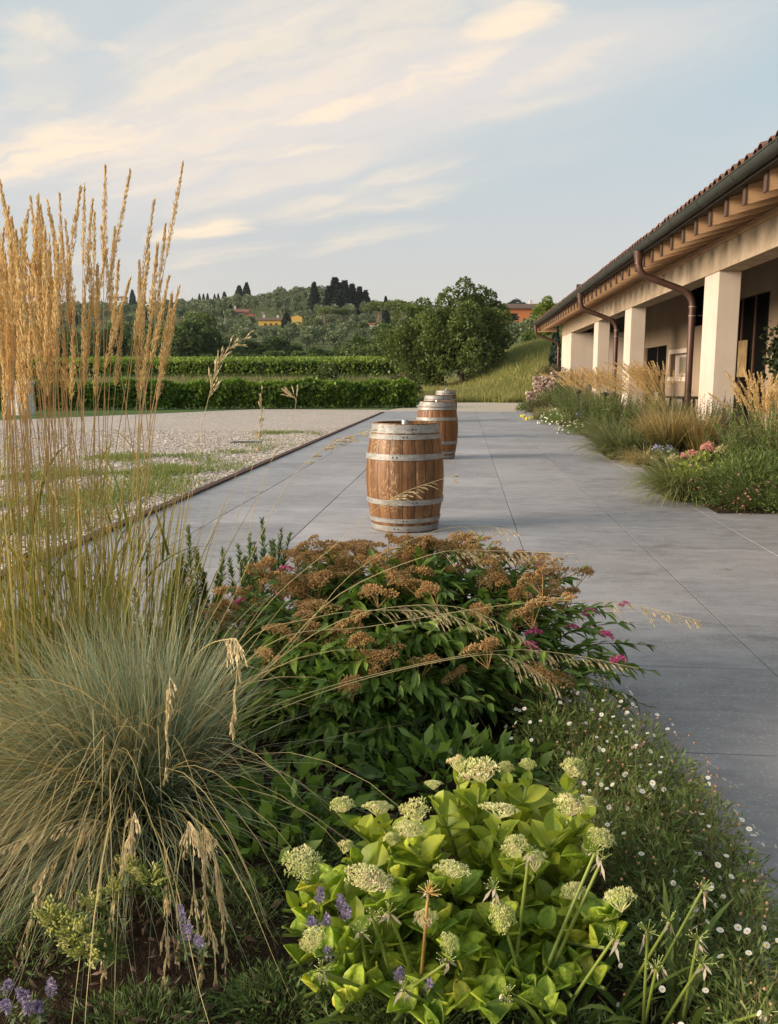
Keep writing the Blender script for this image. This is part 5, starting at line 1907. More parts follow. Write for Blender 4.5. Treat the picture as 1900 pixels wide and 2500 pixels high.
# gaura sprigs lying over the paving
M_gaura = plain('pink_gaura', (0.62, 0.25, 0.25), 0.8, 0.2, var=0.35, scale=300)
gaura_me = mesh_np('blossom', [(0, 0, 0), (.6, .35, .2), (1, 0, .25), (.6, -.35, .2), (-.35, .6, .2), (0, 1, .25), (.35, .6, .2), (-.6, -.35, .2), (-1, 0, .25), (-.6, .35, .2), (.35, -.6, .2), (0, -1, .25), (-.35, -.6, .2)],
                   [[(0, 3, 2, 1), (0, 6, 5, 4), (0, 9, 8, 7), (0, 12, 11, 10)]], M_gaura)
t_ = thing('gaura_plant', 'thin arching gaura stems with pink and white flowers over the paving', 'flower', (2.75, 9.0, 0.02))
n = 34
base, a0 = disc(pr, n, (2.85, 9.05, 0.02), 0.12)
Cn = arcs(base, pr.uniform(2.2, 5.0, n), pr.uniform(0.5, 1.2, n), pr.uniform(1.0, 1.9, n), pr.uniform(0.45, 0.95, n), 8)
Cn[..., 2] = np.maximum(Cn[..., 2], 0.015)
MB().tubes(Cn, np.full(n, 0.0016)).build('stems', M_twig, t_)['kind'] = 'stuff'
P, T, tt = along(Cn, 3, 0.65, 1.0, pr)
for k in range(len(P)):
    M = Matrix.Translation(Vector(P[k] - np.array([2.75, 9.0, 0.02]))) @ Euler((pr.uniform(-1, 1), pr.uniform(-1, 1), pr.uniform(0, 6))).to_matrix().to_4x4() @ Matrix.Scale(float(pr.uniform(0.006, 0.013)), 4)
    link('blossom', gaura_me, t_, M)
reed_clump('golden reed grass plumes at the right picture edge', (3.85, 11.4), 70, 1.50, pr, (0.0, -0.05), 0.30, 'reed grasses along the porch', 160)
tuft('strap_plant', 'dark strap leaves at the foot of the near column', (4.15, 13.6), 60, 0.12, (0.4, 0.75), 0.010, M_midgreen, pr, (0.9, 1.5), (0.5, 1.8), cat='plant')
# second group
tuft('feather_grass', 'golden feather grass fountain left of the near column', (3.35, 14.6), 1100, 0.20, (0.62, 1.05), 0.0055, M_stipa, pr, (1.0, 1.5), (0.2, 1.3), 'feather grasses in the right bed')
tuft('feather_grass', 'golden feather grass right of the golden fountain, before the near column', (3.85, 14.4), 700, 0.15, (0.62, 1.0), 0.0055, M_stipa, pr, (1.0, 1.5), (0.2, 1.4), 'feather grasses in the right bed')
tuft('feather_grass', 'green drooping grass clump left of the golden fountain', (2.65, 14.5), 1200, 0.28, (0.5, 0.92), 0.006, M_midgreen, pr, (0.6, 1.45), (0.8, 2.0), 'feather grasses in the right bed')
tuft('feather_grass', 'small fallen straw coloured tuft on the bed edge', (2.78, 13.55), 420, 0.10, (0.35, 0.6), 0.003, M_straw, pr, (0.2, 1.0), (0.6, 1.6), 'feather grasses in the right bed')
leafy_mound('fleabane_mound', 'small white daisy clump below the golden feather grass', (3.12, 13.75), 0.30, 0.22, 0.26, 1500, 0.03, 0.006, M_daisyleaf, pr, 34, 0.016, 'flower', 'daisy mounds in the right bed')
leafy_mound('sage_mound', 'reddish leafy plant between green grass and straw tuft', (2.85, 14.0), 0.24, 0.2, 0.28, 900, 0.04, 0.012, M_bramble, pr)
M_blue = leaf_mat('blue_flowers', [(0.0, (0.18, 0.18, 0.42)), (1.0, (0.40, 0.40, 0.66))], 0.1)
for k, (px_, py_, Y, lab) in enumerate(((1605, 1102, 14.0, 'round blue flower head left in the right bed'), (1633, 1105, 14.1, 'smaller blue flower head beside the larger blue one'), (1414, 1016, 22.5, 'blue flower head by the far white daisies'))):
    p = at(px_, py_, Y)
    t_ = thing('blue_flower', lab, 'flower', (p[0], p[1], 0.02))
    MB().tube([(p[0], p[1], 0.02), (p[0], p[1], p[2])], 0.005, 5).build('stem', M_gstem, t_)
    corymb(pr, 70, 0.075 if k == 0 else 0.06, 0.07, 0.028, M_blue).build('flower_head', M_blue, t_, origin=-(p - np.array([p[0], p[1], 0.02])))
rosemary('rosemary bush at the left foot of the near column', (4.25, 16.1), 180, 0.6, 1.05, pr, M_rosem_d, 'rosemary along the columns', 0.5, 0.04, 90, 0.009)
rosemary('dark rosemary bush between golden grass and downpipe', (3.75, 16.6), 150, 0.55, 0.9, pr, M_rosem_d, 'rosemary along the columns', 0.5, 0.04, 90, 0.009)
reed_clump('leaning golden reed grass between the two nearest downpipes', (4.2, 18.3), 110, 1.75, pr, (-0.75, 0.0), 0.46, 'reed grasses along the porch', 600)
reed_clump('golden reed grass in front of the second column', (3.9, 23.8), 90, 1.75, pr, (-0.3, 0.0), 0.45, 'reed grasses along the porch', 260)
reed_clump('golden reed grass before the third column', (4.0, 30.2), 80, 1.75, pr, (-0.2, 0.0), 0.4, 'reed grasses along the porch', 200)
reed_clump('pale reed plumes on the far bank behind the stone cages', (4.6, 43.9), 26, 1.9, pr, (-0.6, 0.3), 0.4, 'reed grasses along the porch', 120)
for k, (x, y, n, rad, h, lab) in enumerate(((3.55, 19.6, 190, 0.8, 0.98, 'broad rosemary bush below the leaning reed grass'), (3.45, 21.6, 180, 0.8, 1.0, 'rosemary bush with a small path light behind it'), (3.5, 24.2, 180, 0.8, 1.0, 'rosemary bush left of the second column'), (3.6, 27.0, 180, 0.8, 1.0, 'rosemary bush before the second downpipe'), (3.75, 29.6, 180, 0.7, 1.0, 'rosemary bush below the third column'), (3.85, 32.4, 180, 0.7, 1.0, 'farthest rosemary bush near the far wall'))):
    rosemary(lab, (x, y), n, rad, h, pr, M_rosem_d if k % 2 else M_rosem, 'rosemary along the columns', rad, 0.05, 80, 0.012)
tuft('feather_grass', 'drooping grass with pale blades left of the leaning reed grass', (3.0, 17.8), 700, 0.26, (0.5, 0.95), 0.004, M_midgreen, pr, (0.6, 1.4), (0.8, 2.0), 'feather grasses in the right bed')
leafy_mound('fleabane_mound', 'low green mound dotted white along the middle of the bed edge', (2.75, 20.9), 0.55, 0.8, 0.30, 3200, 0.035, 0.008, M_daisyleaf, pr, 60, 0.018, 'flower', 'daisy mounds in the right bed')
leafy_mound('fleabane_mound', 'white flowered daisy mound beyond the middle of the bed edge', (2.65, 25.2), 0.5, 0.9, 0.42, 3000, 0.04, 0.009, M_daisyleaf, pr, 80, 0.022, 'flower', 'daisy mounds in the right bed')
tuft('feather_grass', 'soft green grass behind the far white daisies', (2.75, 27.0), 900, 0.3, (0.4, 0.75), 0.005, M_palegreen, pr, (0.6, 1.4), (0.8, 2.0), 'feather grasses in the right bed')
tuft('feather_grass', 'peach coloured dry grass at the far bed edge', (2.85, 29.4), 420, 0.3, (0.35, 0.7), 0.006, M_straw, pr, (0.3, 1.2), (0.6, 1.6), 'feather grasses in the right bed')
leafy_mound('sage_mound', 'red brown leafy plant at the far bed edge', (2.8, 33.2), 0.5, 0.5, 0.55, 1500, 0.07, 0.025, M_bramble, pr)
leafy_mound('sage_mound', 'dark green leafy plant at the far bed corner', (2.65, 35.2), 0.55, 0.5, 0.40, 1600, 0.08, 0.03, M_mixleaf, pr)
leafy_mound('sage_mound', 'green bush between stone cages and far rosemary', (3.4, 35.4), 0.7, 0.7, 0.85, 2400, 0.08, 0.03, M_mixleaf, pr)
leafy_mound('climbing_shrub', 'tall leafy shrub in front of the far wall corner', (4.2, 37.6), 0.5, 0.5, 1.55, 2600, 0.08, 0.03, M_mixleaf, pr)
M_yel = plain('yellow_petals', (0.75, 0.65, 0.10), 0.7, 0.2)
for k, (px_, py_, Y, lab) in enumerate(((1275, 1020, 28.6, 'leftmost yellow flower on the far bed edge'), (1283, 1027, 27.6, 'lowest yellow flower on the far bed edge'), (1297, 1024, 27.8, 'rightmost yellow flower on the far bed edge'))):
    p = at(px_, py_, Y)
    t_ = thing('yellow_flower', lab, 'flower', (p[0], p[1], 0.0))
    MB().tube([(p[0], p[1], 0.0), (p[0], p[1], p[2])], 0.006, 5).build('stem', M_gstem, t_)
    corymb(pr, 16, 0.05, 0.03, 0.05, M_yel).build('flower_head', M_yel, t_, origin=-(p - np.array([p[0], p[1], 0.0])))
tuft('strap_plant', 'low green leaves under the far yellow flowers', (2.42, 28.2), 90, 0.16, (0.15, 0.3), 0.02, M_midgreen, pr, (0.3, 1.2), (0.4, 1.2), cat='plant')
# little path lights
for k, (px_, Y, lab) in enumerate(((1413, 26.2, 'small dark path light further along the rosemary'), (1478, 22.4, 'small dark path light nearer along the rosemary'))):
    p = at(px_, 950, Y)
    t_ = thing('path_light', lab, 'garden light', (p[0], p[1], 0.0), 'path lights in the bed')
    MB().tube([(p[0], p[1], 0), (p[0], p[1], 0.86)], 0.022, 8).build('post', M_furn, t_)
    MB().lathe([(0.0, 0.98), (0.10, 0.94), (0.10, 0.91), (0.03, 0.86), (0, 0.86)], 14, (p[0], p[1], 0)).build('lamp_head', M_furn, t_)
# gabions: wire cages of stones
M_stone = leaf_mat('cage_stones', [(0.0, (0.22, 0.14, 0.11)), (0.5, (0.45, 0.33, 0.28)), (1.0, (0.66, 0.56, 0.50))], 0.0, patch=3, rough=0.9)
M_rustwire = plain('rusty_wire', (0.09, 0.045, 0.03), 0.8, 0.2)
PEB = (np.array([(0, 0, .5), (.62, 0, 0.1), (0, .55, 0), (-.58, 0, 0.05), (0, -.6, 0.1), (.1, 0.05, -.5)]), [np.array([(0, 1, 2), (0, 2, 3), (0, 3, 4), (0, 4, 1), (5, 2, 1), (5, 3, 2), (5, 4, 3), (5, 1, 4)])])


def gabion(label, x0, x1, y0, y1, z0, z1, r):
    t_ = thing('gabion', label, 'gabion', ((x0 + x1) / 2, y0, z0), 'stone filled cages by the bank')
    n = int((x1 - x0) * (z1 - z0) * 260 + 220)
    fz = r.random(n)
    P = np.stack([r.uniform(x0, x1, n), np.where(fz < 0.6, y0 + r.random(n) * 0.1, r.uniform(y0, y1, n)), np.where(fz < 0.6, r.uniform(z0, z1, n), z1 - 0.03 - r.random(n) * 0.08)], -1)
    MB().inst(PEB[0], PEB[1], P, frames(rand_dirs(n, r)), r.uniform(0.08, 0.16, n)).build('stones', M_stone, t_)['kind'] = 'stuff'
    MB().box(x0 + 0.06, x1 - 0.06, y0 + 0.08, y1 - 0.05, z0, z1 - 0.06).build('stone_core', M_stone, t_)
    w = MB()
    for k in range(int((x1 - x0) / 0.2) + 1):
        x = x0 + k * 0.2
        w.tube([(x, y0 - 0.03, z0), (x, y0 - 0.03, z1 + 0.03)], 0.006, 4)
    for k in range(int((z1 - z0) / 0.17) + 1):
        z = z0 + k * 0.17
        w.tube([(x0, y0 - 0.036, z), (x1, y0 - 0.036, z)], 0.006, 4)
    w.build('wire_cage', M_rustwire, t_)


gabion('lower front stone filled cage at the foot of the bank', 2.75, 4.5, 38.2, 39.2, 0.0, 0.70, pr)
gabion('upper left stone filled cage on the bank', 3.05, 3.77, 38.35, 39.2, 0.72, 1.36, pr)
gabion('upper right stone filled cage beside the far wall', 3.8, 4.55, 38.3, 39.2, 0.72, 1.55, pr)
leafy_mound('heather_mound', 'dark heather growing on top of the stone cages', (3.9, 38.9), 0.7, 0.4, 0.45, 1800, 0.08, 0.02, M_bramble, pr).location.z = 1.45


# ------------------------------------------------------------------ foreground bed
fr = np.random.default_rng(202)


def polyline(ctrl, S=14):
    """smooth curve through control points (Catmull-Rom), resampled to S+1 points"""
    c = np.array(ctrl, dtype=np.float64)
    c = np.concatenate([[2 * c[0] - c[1]], c, [2 * c[-1] - c[-2]]])
    out = []
    n = len(c) - 3
    for k in np.linspace(0, n, S + 1):
        i = min(int(k), n - 1)
        t_ = k - i
        a, b, d, e = c[i], c[i + 1], c[i + 2], c[i + 3]
        out.append(0.5 * ((2 * b) + (-a + d) * t_ + (2 * a - 5 * b + 4 * d - e) * t_ ** 2 + (-a + 3 * b - 3 * d + e) * t_ ** 3))
    return np.array(out)


# --- tall feather reed grass on the left
t = NT('reed_stem')
g = t.attr('g')
c = t.ramp(g, [(0.0, (0.20, 0.23, 0.05)), (0.35, (0.44, 0.37, 0.11)), (0.7, (0.60, 0.37, 0.18)), (1.0, (0.62, 0.40, 0.16))])
c = t.mix(1.0, c, t.ramp(t.objrand(), [(0, 0.75), (1, 1.2)]), 'MULTIPLY')
M_reedstem = t.done(c, 0.5, 0.3)
M_reedleaf = blade_mat('reed_blades', (0.13, 0.175, 0.026), (0.27, 0.29, 0.050), (0.50, 0.41, 0.12), 0.35, 0.6, alt=(0.56, 0.42, 0.16), altf=0.7)
RB = np.array([-1.52, 2.95, 0.03])
reed = thing('feather_reed_grass', 'tall golden feather reed grass filling the left side of the picture', 'grass', RB)
TIPS = [(447, 401), (377, 490), (318, 420), (257, 406), (206, 453), (197, 460), (226, 490), (146, 477), (117, 494), (99, 508), (160, 540), (75, 484), (21, 508), (1, 446), (31, 593),
        (206, 691), (317, 683), (411, 681), (438, 703), (248, 557), (60, 541), (53, 561), (404, 551), (231, 520), (262, 610), (290, 640), (120, 620), (140, 600), (10, 560), (45, 640), (84, 640),
        (180, 760), (300, 770), (340, 640), (222, 740), (95, 700), (15, 660), (60, 720), (130, 690), (-10, 520), (-25, 600), (-20, 700), (5, 740), (35, 700), (75, 790), (155, 800), (28, 610), (50, 590), (8, 480), (12, 620), (240, 800), (330, 820), (280, 560), (110, 560), (128, 540), (88, 560), (170, 640), (365, 620), (385, 600), (-5, 640), (20, 760), (48, 800), (70, 680), (100, 780), (25, 540), (40, 570), (5, 600), (18, 700), (65, 620), (-15, 480), (215, 600), (238, 650), (150, 570), (135, 650), (355, 700), (428, 780), (372, 760), (420, 720)]
tq = np.random.default_rng(404)
TIPS += [(float(tq.uniform(-45, 135)), float(tq.uniform(470, 830))) for _ in range(40)]
for k, (tx, ty) in enumerate(TIPS):
    Yt = 2.95 + fr.normal(0, 0.22)
    tip = at(tx, ty, Yt)
    a = fr.uniform(0, 6.28)
    base = RB + np.array([0.24 * (tip[0] - RB[0]) / 0.3 * 0.55 + fr.normal(0, 0.10), (Yt - 2.95) * 0.6 + fr.normal(0, 0.08), 0])
    mid1 = base + (tip - base) * 0.35 + np.array([fr.normal(0, 0.012), fr.normal(0, 0.02), 0])
    mid2 = base + (tip - base) * 0.72 + np.array([-(tip[0] - base[0]) * 0.06 + fr.normal(0, 0.008), 0, 0])
    Cn = polyline([base, mid1, mid2, tip], 12)[None]
    o = MB().tubes(Cn, np.full(1, 0.0027), 4).build('stem', M_reedstem, reed)
    L = float(np.linalg.norm(tip - base))
    pl = fr.uniform(0.34, 0.46) * (1 if ty < 600 else 0.8)
    plume_mb(MB(), Cn, 1 - pl / L, 420, fr, 0.016, 0.0032, 0.0112, 0.26).build('plume', M_plume, o, origin=RB)
n = 820
base, a0 = disc(fr, n, RB, 0.50, 0.0, 0.28)
az = a0 + fr.normal(0, 0.7, n)
Cn = arcs(base, az, fr.uniform(1.28, 1.57, n), fr.uniform(0.0, 0.5, n), 0.35 + 0.85 * fr.random(n) ** 1.6, 7)
MB().ribbons(Cn, side_of(az, fr, 0.9), 0.0032 * fr.uniform(0.6, 1.5, n)).build('blades', M_reedleaf, reed)['kind'] = 'stuff'
# broad flag leaves leaving the stems
n = 130
base, a0 = disc(fr, n, RB + np.array([0, 0, 0.0]), 0.5, 0.0, 0.25)
base[:, 2] = fr.uniform(0.25, 0.95, n)
az = fr.uniform(0, 6.28, n)
Cn = arcs(base, az, fr.uniform(0.8, 1.4, n), fr.uniform(0.1, 1.8, n), fr.uniform(0.22, 0.5, n), 7)
MB().ribbons(Cn, side_of(az, fr, 0.4), 0.0042 * fr.uniform(0.7, 1.4, n)).build('flag_leaves', M_reedleaf, reed)['kind'] = 'stuff'

# --- blue oat grass
M_oat = blade_mat('oat_blades', (0.070, 0.120, 0.058), (0.175, 0.260, 0.150), (0.47, 0.53, 0.34), 0.25, 0.9, alt=(0.42, 0.37, 0.19), altf=0.84)
t = NT('straw_stalk')
c = t.ramp(t.attr('g'), [(0.0, (0.42, 0.37, 0.14)), (0.5, (0.72, 0.60, 0.30)), (1.0, (0.84, 0.70, 0.40))])
M_stalk = t.done(c, 0.5, 0.3)
t.translucent(c, 0.3)
OB = np.array([-0.97, 2.34, 0.03])
oat = thing('blue_oat_grass', 'blue green oat grass dome with drooping straw stalks in the foreground', 'grass', OB)
n = 3400
base, a0 = disc(fr, n, OB, 0.15)
az = a0 + fr.normal(0, 0.45, n)
sel = (np.cos(az) > 0.35) & (np.sin(az) > -0.75) & (fr.random(n) < 0.5)
az = np.where(sel, az + np.pi * fr.uniform(0.7, 1.3, n), az)
e0 = np.clip(fr.normal(1.0, 0.42, n), 0.10, 1.56)
right = np.clip((np.cos(az) - 0.1) / 0.6, 0, 1) * np.clip(np.sin(az) + 1.0, 0, 1)
e0 = e0 + (np.clip(fr.normal(1.28, 0.14, n), 0.9, 1.56) - e0) * np.clip(right, 0, 1)
Cn = arcs(base, az, e0, fr.uniform(0.1, 0.95, n) * (1.5 - e0 * 0.5), (fr.uniform(0.34, 0.74, n) * (1 - 0.15 * right)), 7, 1.6)
Cn = Cn + fr.normal(0, 0.006, Cn.shape) * np.linspace(0, 1, 8)[None, :, None]
Cn[..., 2] = np.maximum(Cn[..., 2], 0.03)
MB().ribbons(Cn, side_of(az, fr), 0.0016 * fr.uniform(0.7, 1.5, n)).build('blades', M_oat, oat)['kind'] = 'stuff'
n = 1300
base, a0 = disc(fr, n, OB, 0.15)
az = -1.75 + fr.normal(0, 0.75, n)
Cn = arcs(base, az, fr.uniform(0.25, 1.0, n), fr.uniform(0.1, 1.0, n), fr.uniform(0.50, 0.92, n), 7, 1.6)
Cn[..., 2] = np.maximum(Cn[..., 2], 0.05 + 0.06 * fr.random(n)[:, None])
MB().ribbons(Cn, side_of(az, fr), 0.00125 * fr.uniform(0.7, 1.5, n)).build('front_blades', M_oat, oat)['kind'] = 'stuff'
n = 420
base, a0 = disc(fr, n, OB, 0.16)
az = np.where(fr.random(n) < 0.55, -2.3 + fr.normal(0, 0.7, n), a0 + fr.normal(0, 0.6, n))
Cn = arcs(base, az, np.where(np.cos(az) > 0.3, fr.uniform(1.1, 1.5, n), fr.uniform(0.5, 1.5, n)), fr.uniform(0.4, 1.9, n), fr.uniform(0.5, 0.95, n), 8, 1.6)
Cn = Cn + fr.normal(0, 0.006, Cn.shape) * np.linspace(0, 1, 9)[None, :, None]
Cn[..., 2] = np.maximum(Cn[..., 2], 0.03)
MB().ribbons(Cn, side_of(az, fr), 0.0013 * fr.uniform(0.7, 1.5, n)).build('dry_blades', M_straw, oat)['kind'] = 'stuff'


def oat_stalk(pix, Ys, t0=0.55, dens=26, br=0.055, r0=0.0016, hang=0.9):
    """one straw stalk surveyed from the photo: pixel points with their distances"""
    Ys = np.broadcast_to(np.asarray(Ys, dtype=np.float64), (len(pix),)) if np.ndim(Ys) == 0 else Ys
    P = [at(a, b, y) for (a, b), y in zip(pix, Ys)]
    base = OB + np.array([fr.normal(0, 0.06), fr.normal(0, 0.06), 0])
    q0 = P[0]
    Cn = polyline([base, (base + q0) / 2 + np.array([0, 0, 0.05])] + P, 26)[None]
    o = MB().tubes(Cn, np.full(1, r0 * 1.25), 4, 1 - 0.65 * np.linspace(0, 1, 27)).build('stalk', M_stalk, oat)
    n = int(dens * 1.5)
    Pt, T, tt = along(Cn, n, t0, 1.0, fr)
    u = (tt - t0) / (1 - t0)
    mb, L = MB(), br * (1.15 - 0.75 * u) * fr.uniform(0.6, 1.3, n)
    off = rand_dirs(n, fr)
    d = T * 0.75 + off * 0.28 + np.array([0, 0, -hang * 0.45])
    d /= np.linalg.norm(d, axis=1, keepdims=True)
    Bc = np.stack([Pt + d * L[:, None] * q + np.array([0, 0, -hang * 0.35]) * (L[:, None] * q * q) for q in np.linspace(0, 1, 5)], 1)
    mb.tubes(Bc, np.full(n, 0.0005), 3)
    Ps, Ts, ts = along(Bc, 7, 0.25, 1.0, fr)
    dd = Ts + rand_dirs(len(Ps), fr) * 0.16
    l = 0.0165 * fr.uniform(0.7, 1.25, len(Ps))
    mb.inst(NEEDLE[0], NEEDLE[1], Ps, frames(dd, fr.uniform(0, 6.28, len(Ps))), np.stack([np.full(len(Ps), 0.0042), l, l], -1))
    mb.build('seed_spray', M_pplume, o, origin=OB)['kind'] = 'stuff'


oat_stalk([(640, 1640), (800, 1530), (960, 1482), (1150, 1490), (1335, 1595)], [2.6, 2.75, 2.85, 2.9, 2.9], 0.66, 30)
oat_stalk([(650, 1730), (900, 1650), (1200, 1590), (1370, 1595), (1560, 1632)], [2.55, 2.7, 2.85, 2.9, 2.9], 0.70, 24)
oat_stalk([(650, 1745), (900, 1655), (1180, 1598), (1280, 1620), (1360, 1680)], [2.5, 2.66, 2.8, 2.85, 2.85], 0.70, 24)
oat_stalk([(680, 1560), (900, 1530), (1250, 1475), (1500, 1470), (1712, 1516)], [2.6, 2.75, 2.95, 3.05, 3.05], 0.80, 26)
oat_stalk([(660, 1620), (830, 1450), (1060, 1352), (1210, 1345), (1404, 1352)], [2.6, 2.75, 2.9, 3.0, 3.0], 0.68, 26)
oat_stalk([(610, 1560), (760, 1510), (900, 1490), (1090, 1500), (1215, 1560)], [2.6, 2.7, 2.8, 2.85, 2.85], 0.66, 26)
oat_stalk([(690, 1600), (860, 1400), (1050, 1300), (1180, 1285), (1255, 1297)], [2.6, 2.8, 3.0, 3.1, 3.1], 0.75, 10, 0.05, 0.0011)
oat_stalk([(455, 1250), (500, 1010), (545, 870), (606, 820)], [2.6, 2.6, 2.6, 2.6], 0.60, 20, 0.05, 0.0014, 0.2)
oat_stalk([(530, 1400), (600, 1200), (632, 1060), (640, 955)], [2.6, 2.7, 2.7, 2.7], 0.72, 10, 0.02, 0.0012, 0.0)
oat_stalk([(560, 1480), (690, 1200), (800, 1090), (930, 1042)], [2.6, 2.7, 2.8, 2.8], 0.68, 22, 0.05, 0.0012, 0.4)
oat_stalk([(650, 1480), (820, 1330), (960, 1215), (1118, 1157)], [2.6, 2.8, 2.9, 2.95], 0.74, 16, 0.05, 0.0012, 0.6)
oat_stalk([(575, 1400), (640, 1180), (720, 1000), (706, 960)], [2.6, 2.7, 2.7, 2.7], 0.80, 8, 0.04, 0.0011, 0.1)
oat_stalk([(480, 1600), (560, 1560), (582, 1590), (566, 1770)], [2.3, 2.1, 1.98, 1.95], 0.55, 30, 0.055, 0.0014, 1.0)
oat_stalk([(400, 1800), (415, 1660), (412, 1700), (404, 1900)], [2.2, 2.0, 1.9, 1.88], 0.62, 20, 0.035, 0.0013, 1.0)
oat_stalk([(455, 2100), (460, 2005), (500, 2120), (492, 2440)], [2.0, 1.8, 1.72, 1.68], 0.5, 44, 0.040, 0.0015, 1.0)
oat_stalk([(470, 2090), (500, 2020), (540, 2160), (552, 2360)], [2.0, 1.82, 1.74, 1.70], 0.55, 26, 0.035, 0.0013, 1.0)
oat_stalk([(300, 2120), (330, 1980), (270, 2240), (235, 2500)], [1.95, 1.72, 1.62, 1.58], 0.55, 40, 0.045, 0.0015, 1.0)
oat_stalk([(430, 2060), (400, 2280), (370, 2430), (330, 2520)], [1.95, 1.75, 1.65, 1.60], 0.55, 26, 0.04, 0.0013, 1.0)
oat_stalk([(330, 2050), (230, 2000), (190, 2060), (150, 2165)], [2.0, 1.85, 1.8, 1.76], 0.55, 22, 0.035, 0.0013, 1.0)
oat_stalk([(350, 2030), (210, 2000), (100, 2030), (0, 2072)], [2.0, 1.85, 1.8, 1.76], 0.55, 18, 0.035, 0.0013, 1.0)
oat_stalk([(250, 2060), (240, 2010), (130, 2100), (80, 2165)], [2.0, 1.85, 1.8, 1.76], 0.58, 14, 0.03, 0.0013, 1.0)

for _ in range(9):
    a_ = fr.uniform(20, 560)
    oat_stalk([(a_ * 0.5 + 220, fr.uniform(1950, 2080)), (a_ * 0.8 + 80, fr.uniform(2080, 2200)), (a_, fr.uniform(2300, 2400)), (a_ - 15, fr.uniform(2420, 2560))], [1.95, 1.78, 1.66, 1.58], 0.6, 18, 0.035, 0.0013, 1.0)
n = 380
base, a0 = disc(fr, n, OB, 0.12)
az = -1.75 + fr.normal(0, 0.62, n)
Cn = arcs(base, az, fr.uniform(0.65, 1.3, n), fr.uniform(0.9, 1.9, n), fr.uniform(0.75, 1.3, n), 9, 1.4)
Cn[..., 2] = np.maximum(Cn[..., 2], 0.06 + fr.random(n)[:, None] * 0.16)
MB().ribbons(Cn, side_of(az, fr), 0.0016 * fr.uniform(0.7, 1.5, n)).build('fallen_straw', M_straw, oat)['kind'] = 'stuff'

# --- spirea with brown spent heads
SB = np.array([-0.22, 3.36, 0.03])
M_spl = leaf_mat('spirea_leaves', [(0.0, (0.060, 0.113, 0.023)), (0.5, (0.130, 0.218, 0.037)), (1.0, (0.283, 0.406, 0.070))], 0.25, patch=3.0, rough=0.42, spec=0.4)
M_spl_o = leaf_mat('spirea_leaf', [(0.0, (0.064, 0.124, 0.023)), (0.5, (0.139, 0.236, 0.041)), (1.0, (0.297, 0.422, 0.075))], 0.25, 'obj', patch=3.0, rough=0.42, spec=0.4)
M_brown = leaf_mat('brown_spent_florets', [(0.0, (0.30, 0.165, 0.060)), (0.5, (0.50, 0.30, 0.115)), (1.0, (0.66, 0.43, 0.195))], 0.15, patch=7, rough=0.8)
M_pinkh = leaf_mat('pink_florets', [(0.0, (0.50, 0.045, 0.17)), (0.6, (0.66, 0.11, 0.29)), (1.0, (0.78, 0.38, 0.50))], 0.2, patch=30, rough=0.7)
spi = thing('spirea_shrub', 'wide spirea shrub with rusty brown flower heads in the middle foreground', 'shrub', SB)
SX, SY, SH = 1.02, 0.74, 0.66


def dome_surf(u, v):
    """u around, v 0 (top) .. 1 (rim)"""
    el = (1 - v) * np.pi / 2
    return SB + np.stack([SX * np.cos(el) * np.cos(u), SY * np.cos(el) * np.sin(u), SH * np.sin(el)], -1)


nsh = 270
u = fr.uniform(0, 6.28, nsh)
v = np.clip(fr.random(nsh) ** 0.75, 0.03, 0.93)
tips = dome_surf(u, v) * 1.0
tips = SB + (tips - SB) * fr.uniform(0.80, 1.03, nsh)[:, None]
# a lower apron of shoots at the front and left
na = 95
ua, va = fr.uniform(2.6, 6.3, na), np.clip(fr.random(na) ** 0.7, 0.05, 0.93)
ela = (1 - va) * np.pi / 2
AC = np.array([-0.42, 2.98, 0.03])
apron = AC + np.stack([0.52 * np.cos(ela) * np.cos(ua), 0.40 * np.cos(ela) * np.sin(ua), 0.47 * np.sin(ela)], -1) * fr.uniform(0.8, 1.05, na)[:, None]
base = SB + np.stack([fr.normal(0, 0.28, nsh), fr.normal(0, 0.16, nsh), np.zeros(nsh)], -1)
tips = np.concatenate([tips, apron])
base = np.concatenate([base, AC + np.stack([fr.normal(0, 0.18, na), fr.normal(0, 0.12, na), np.zeros(na)], -1)])
# outlying shoots seen against the paving
EXTRA = [(1000, 1330, 3.95), (955, 1395, 3.8), (700, 1395, 3.9), (1195, 1345, 3.9), (1375, 1400, 3.75), (1310, 1370, 3.8), (1420, 1395, 3.7), (1585, 1575, 3.35), (1545, 1520, 3.4), (1490, 1480, 3.45), (1250, 1410, 3.8), (560, 1440, 3.7), (515, 1500, 3.6), (1600, 1640, 3.2)]
ex = np.array([at(a, b, c_) for a, b, c_ in EXTRA])
tips = np.concatenate([tips, ex])
base = np.concatenate([base, SB + np.stack([(ex[:, 0] - SB[0]) * 0.45, (ex[:, 1] - SB[1]) * 0.5, np.zeros(len(ex))], -1)])
nsh = len(tips)
S = 8
tt = np.linspace(0, 1, S + 1)
bowx = (tips - base) * np.array([1, 1, 0])
Cn = base[:, None] + (tips - base)[:, None] * tt[None, :, None] + np.array([0, 0, 1.0]) * (0.10 * np.sin(np.pi * tt))[None, :, None] - bowx[:, None] * (0.10 * np.sin(np.pi * tt))[None, :, None]
MB().tubes(Cn, np.full(nsh, 0.0028), 4).build('stems', M_twig, spi)['kind'] = 'stuff'
LT = leaf_template(4, 0.34, 0.22, 0.22, 1.15)
P, T, tq = along(Cn, 30, 0.22, 0.99, fr)
out = P - (SB + np.array([0, 0, 0.1]))
out[:, 2] *= 0.35
out /= np.linalg.norm(out, axis=1, keepdims=True) + 1e-9
d = T * 0.35 + out * 0.65 + rand_dirs(len(P), fr) * 0.75
d[:, 2] -= 0.18
ln = 0.086 * fr.uniform(0.55, 1.25, len(P)) * np.where(tq > 0.85, 0.65, 1.0)
Rm = frames(d, fr.normal(0, 0.35, len(P)))
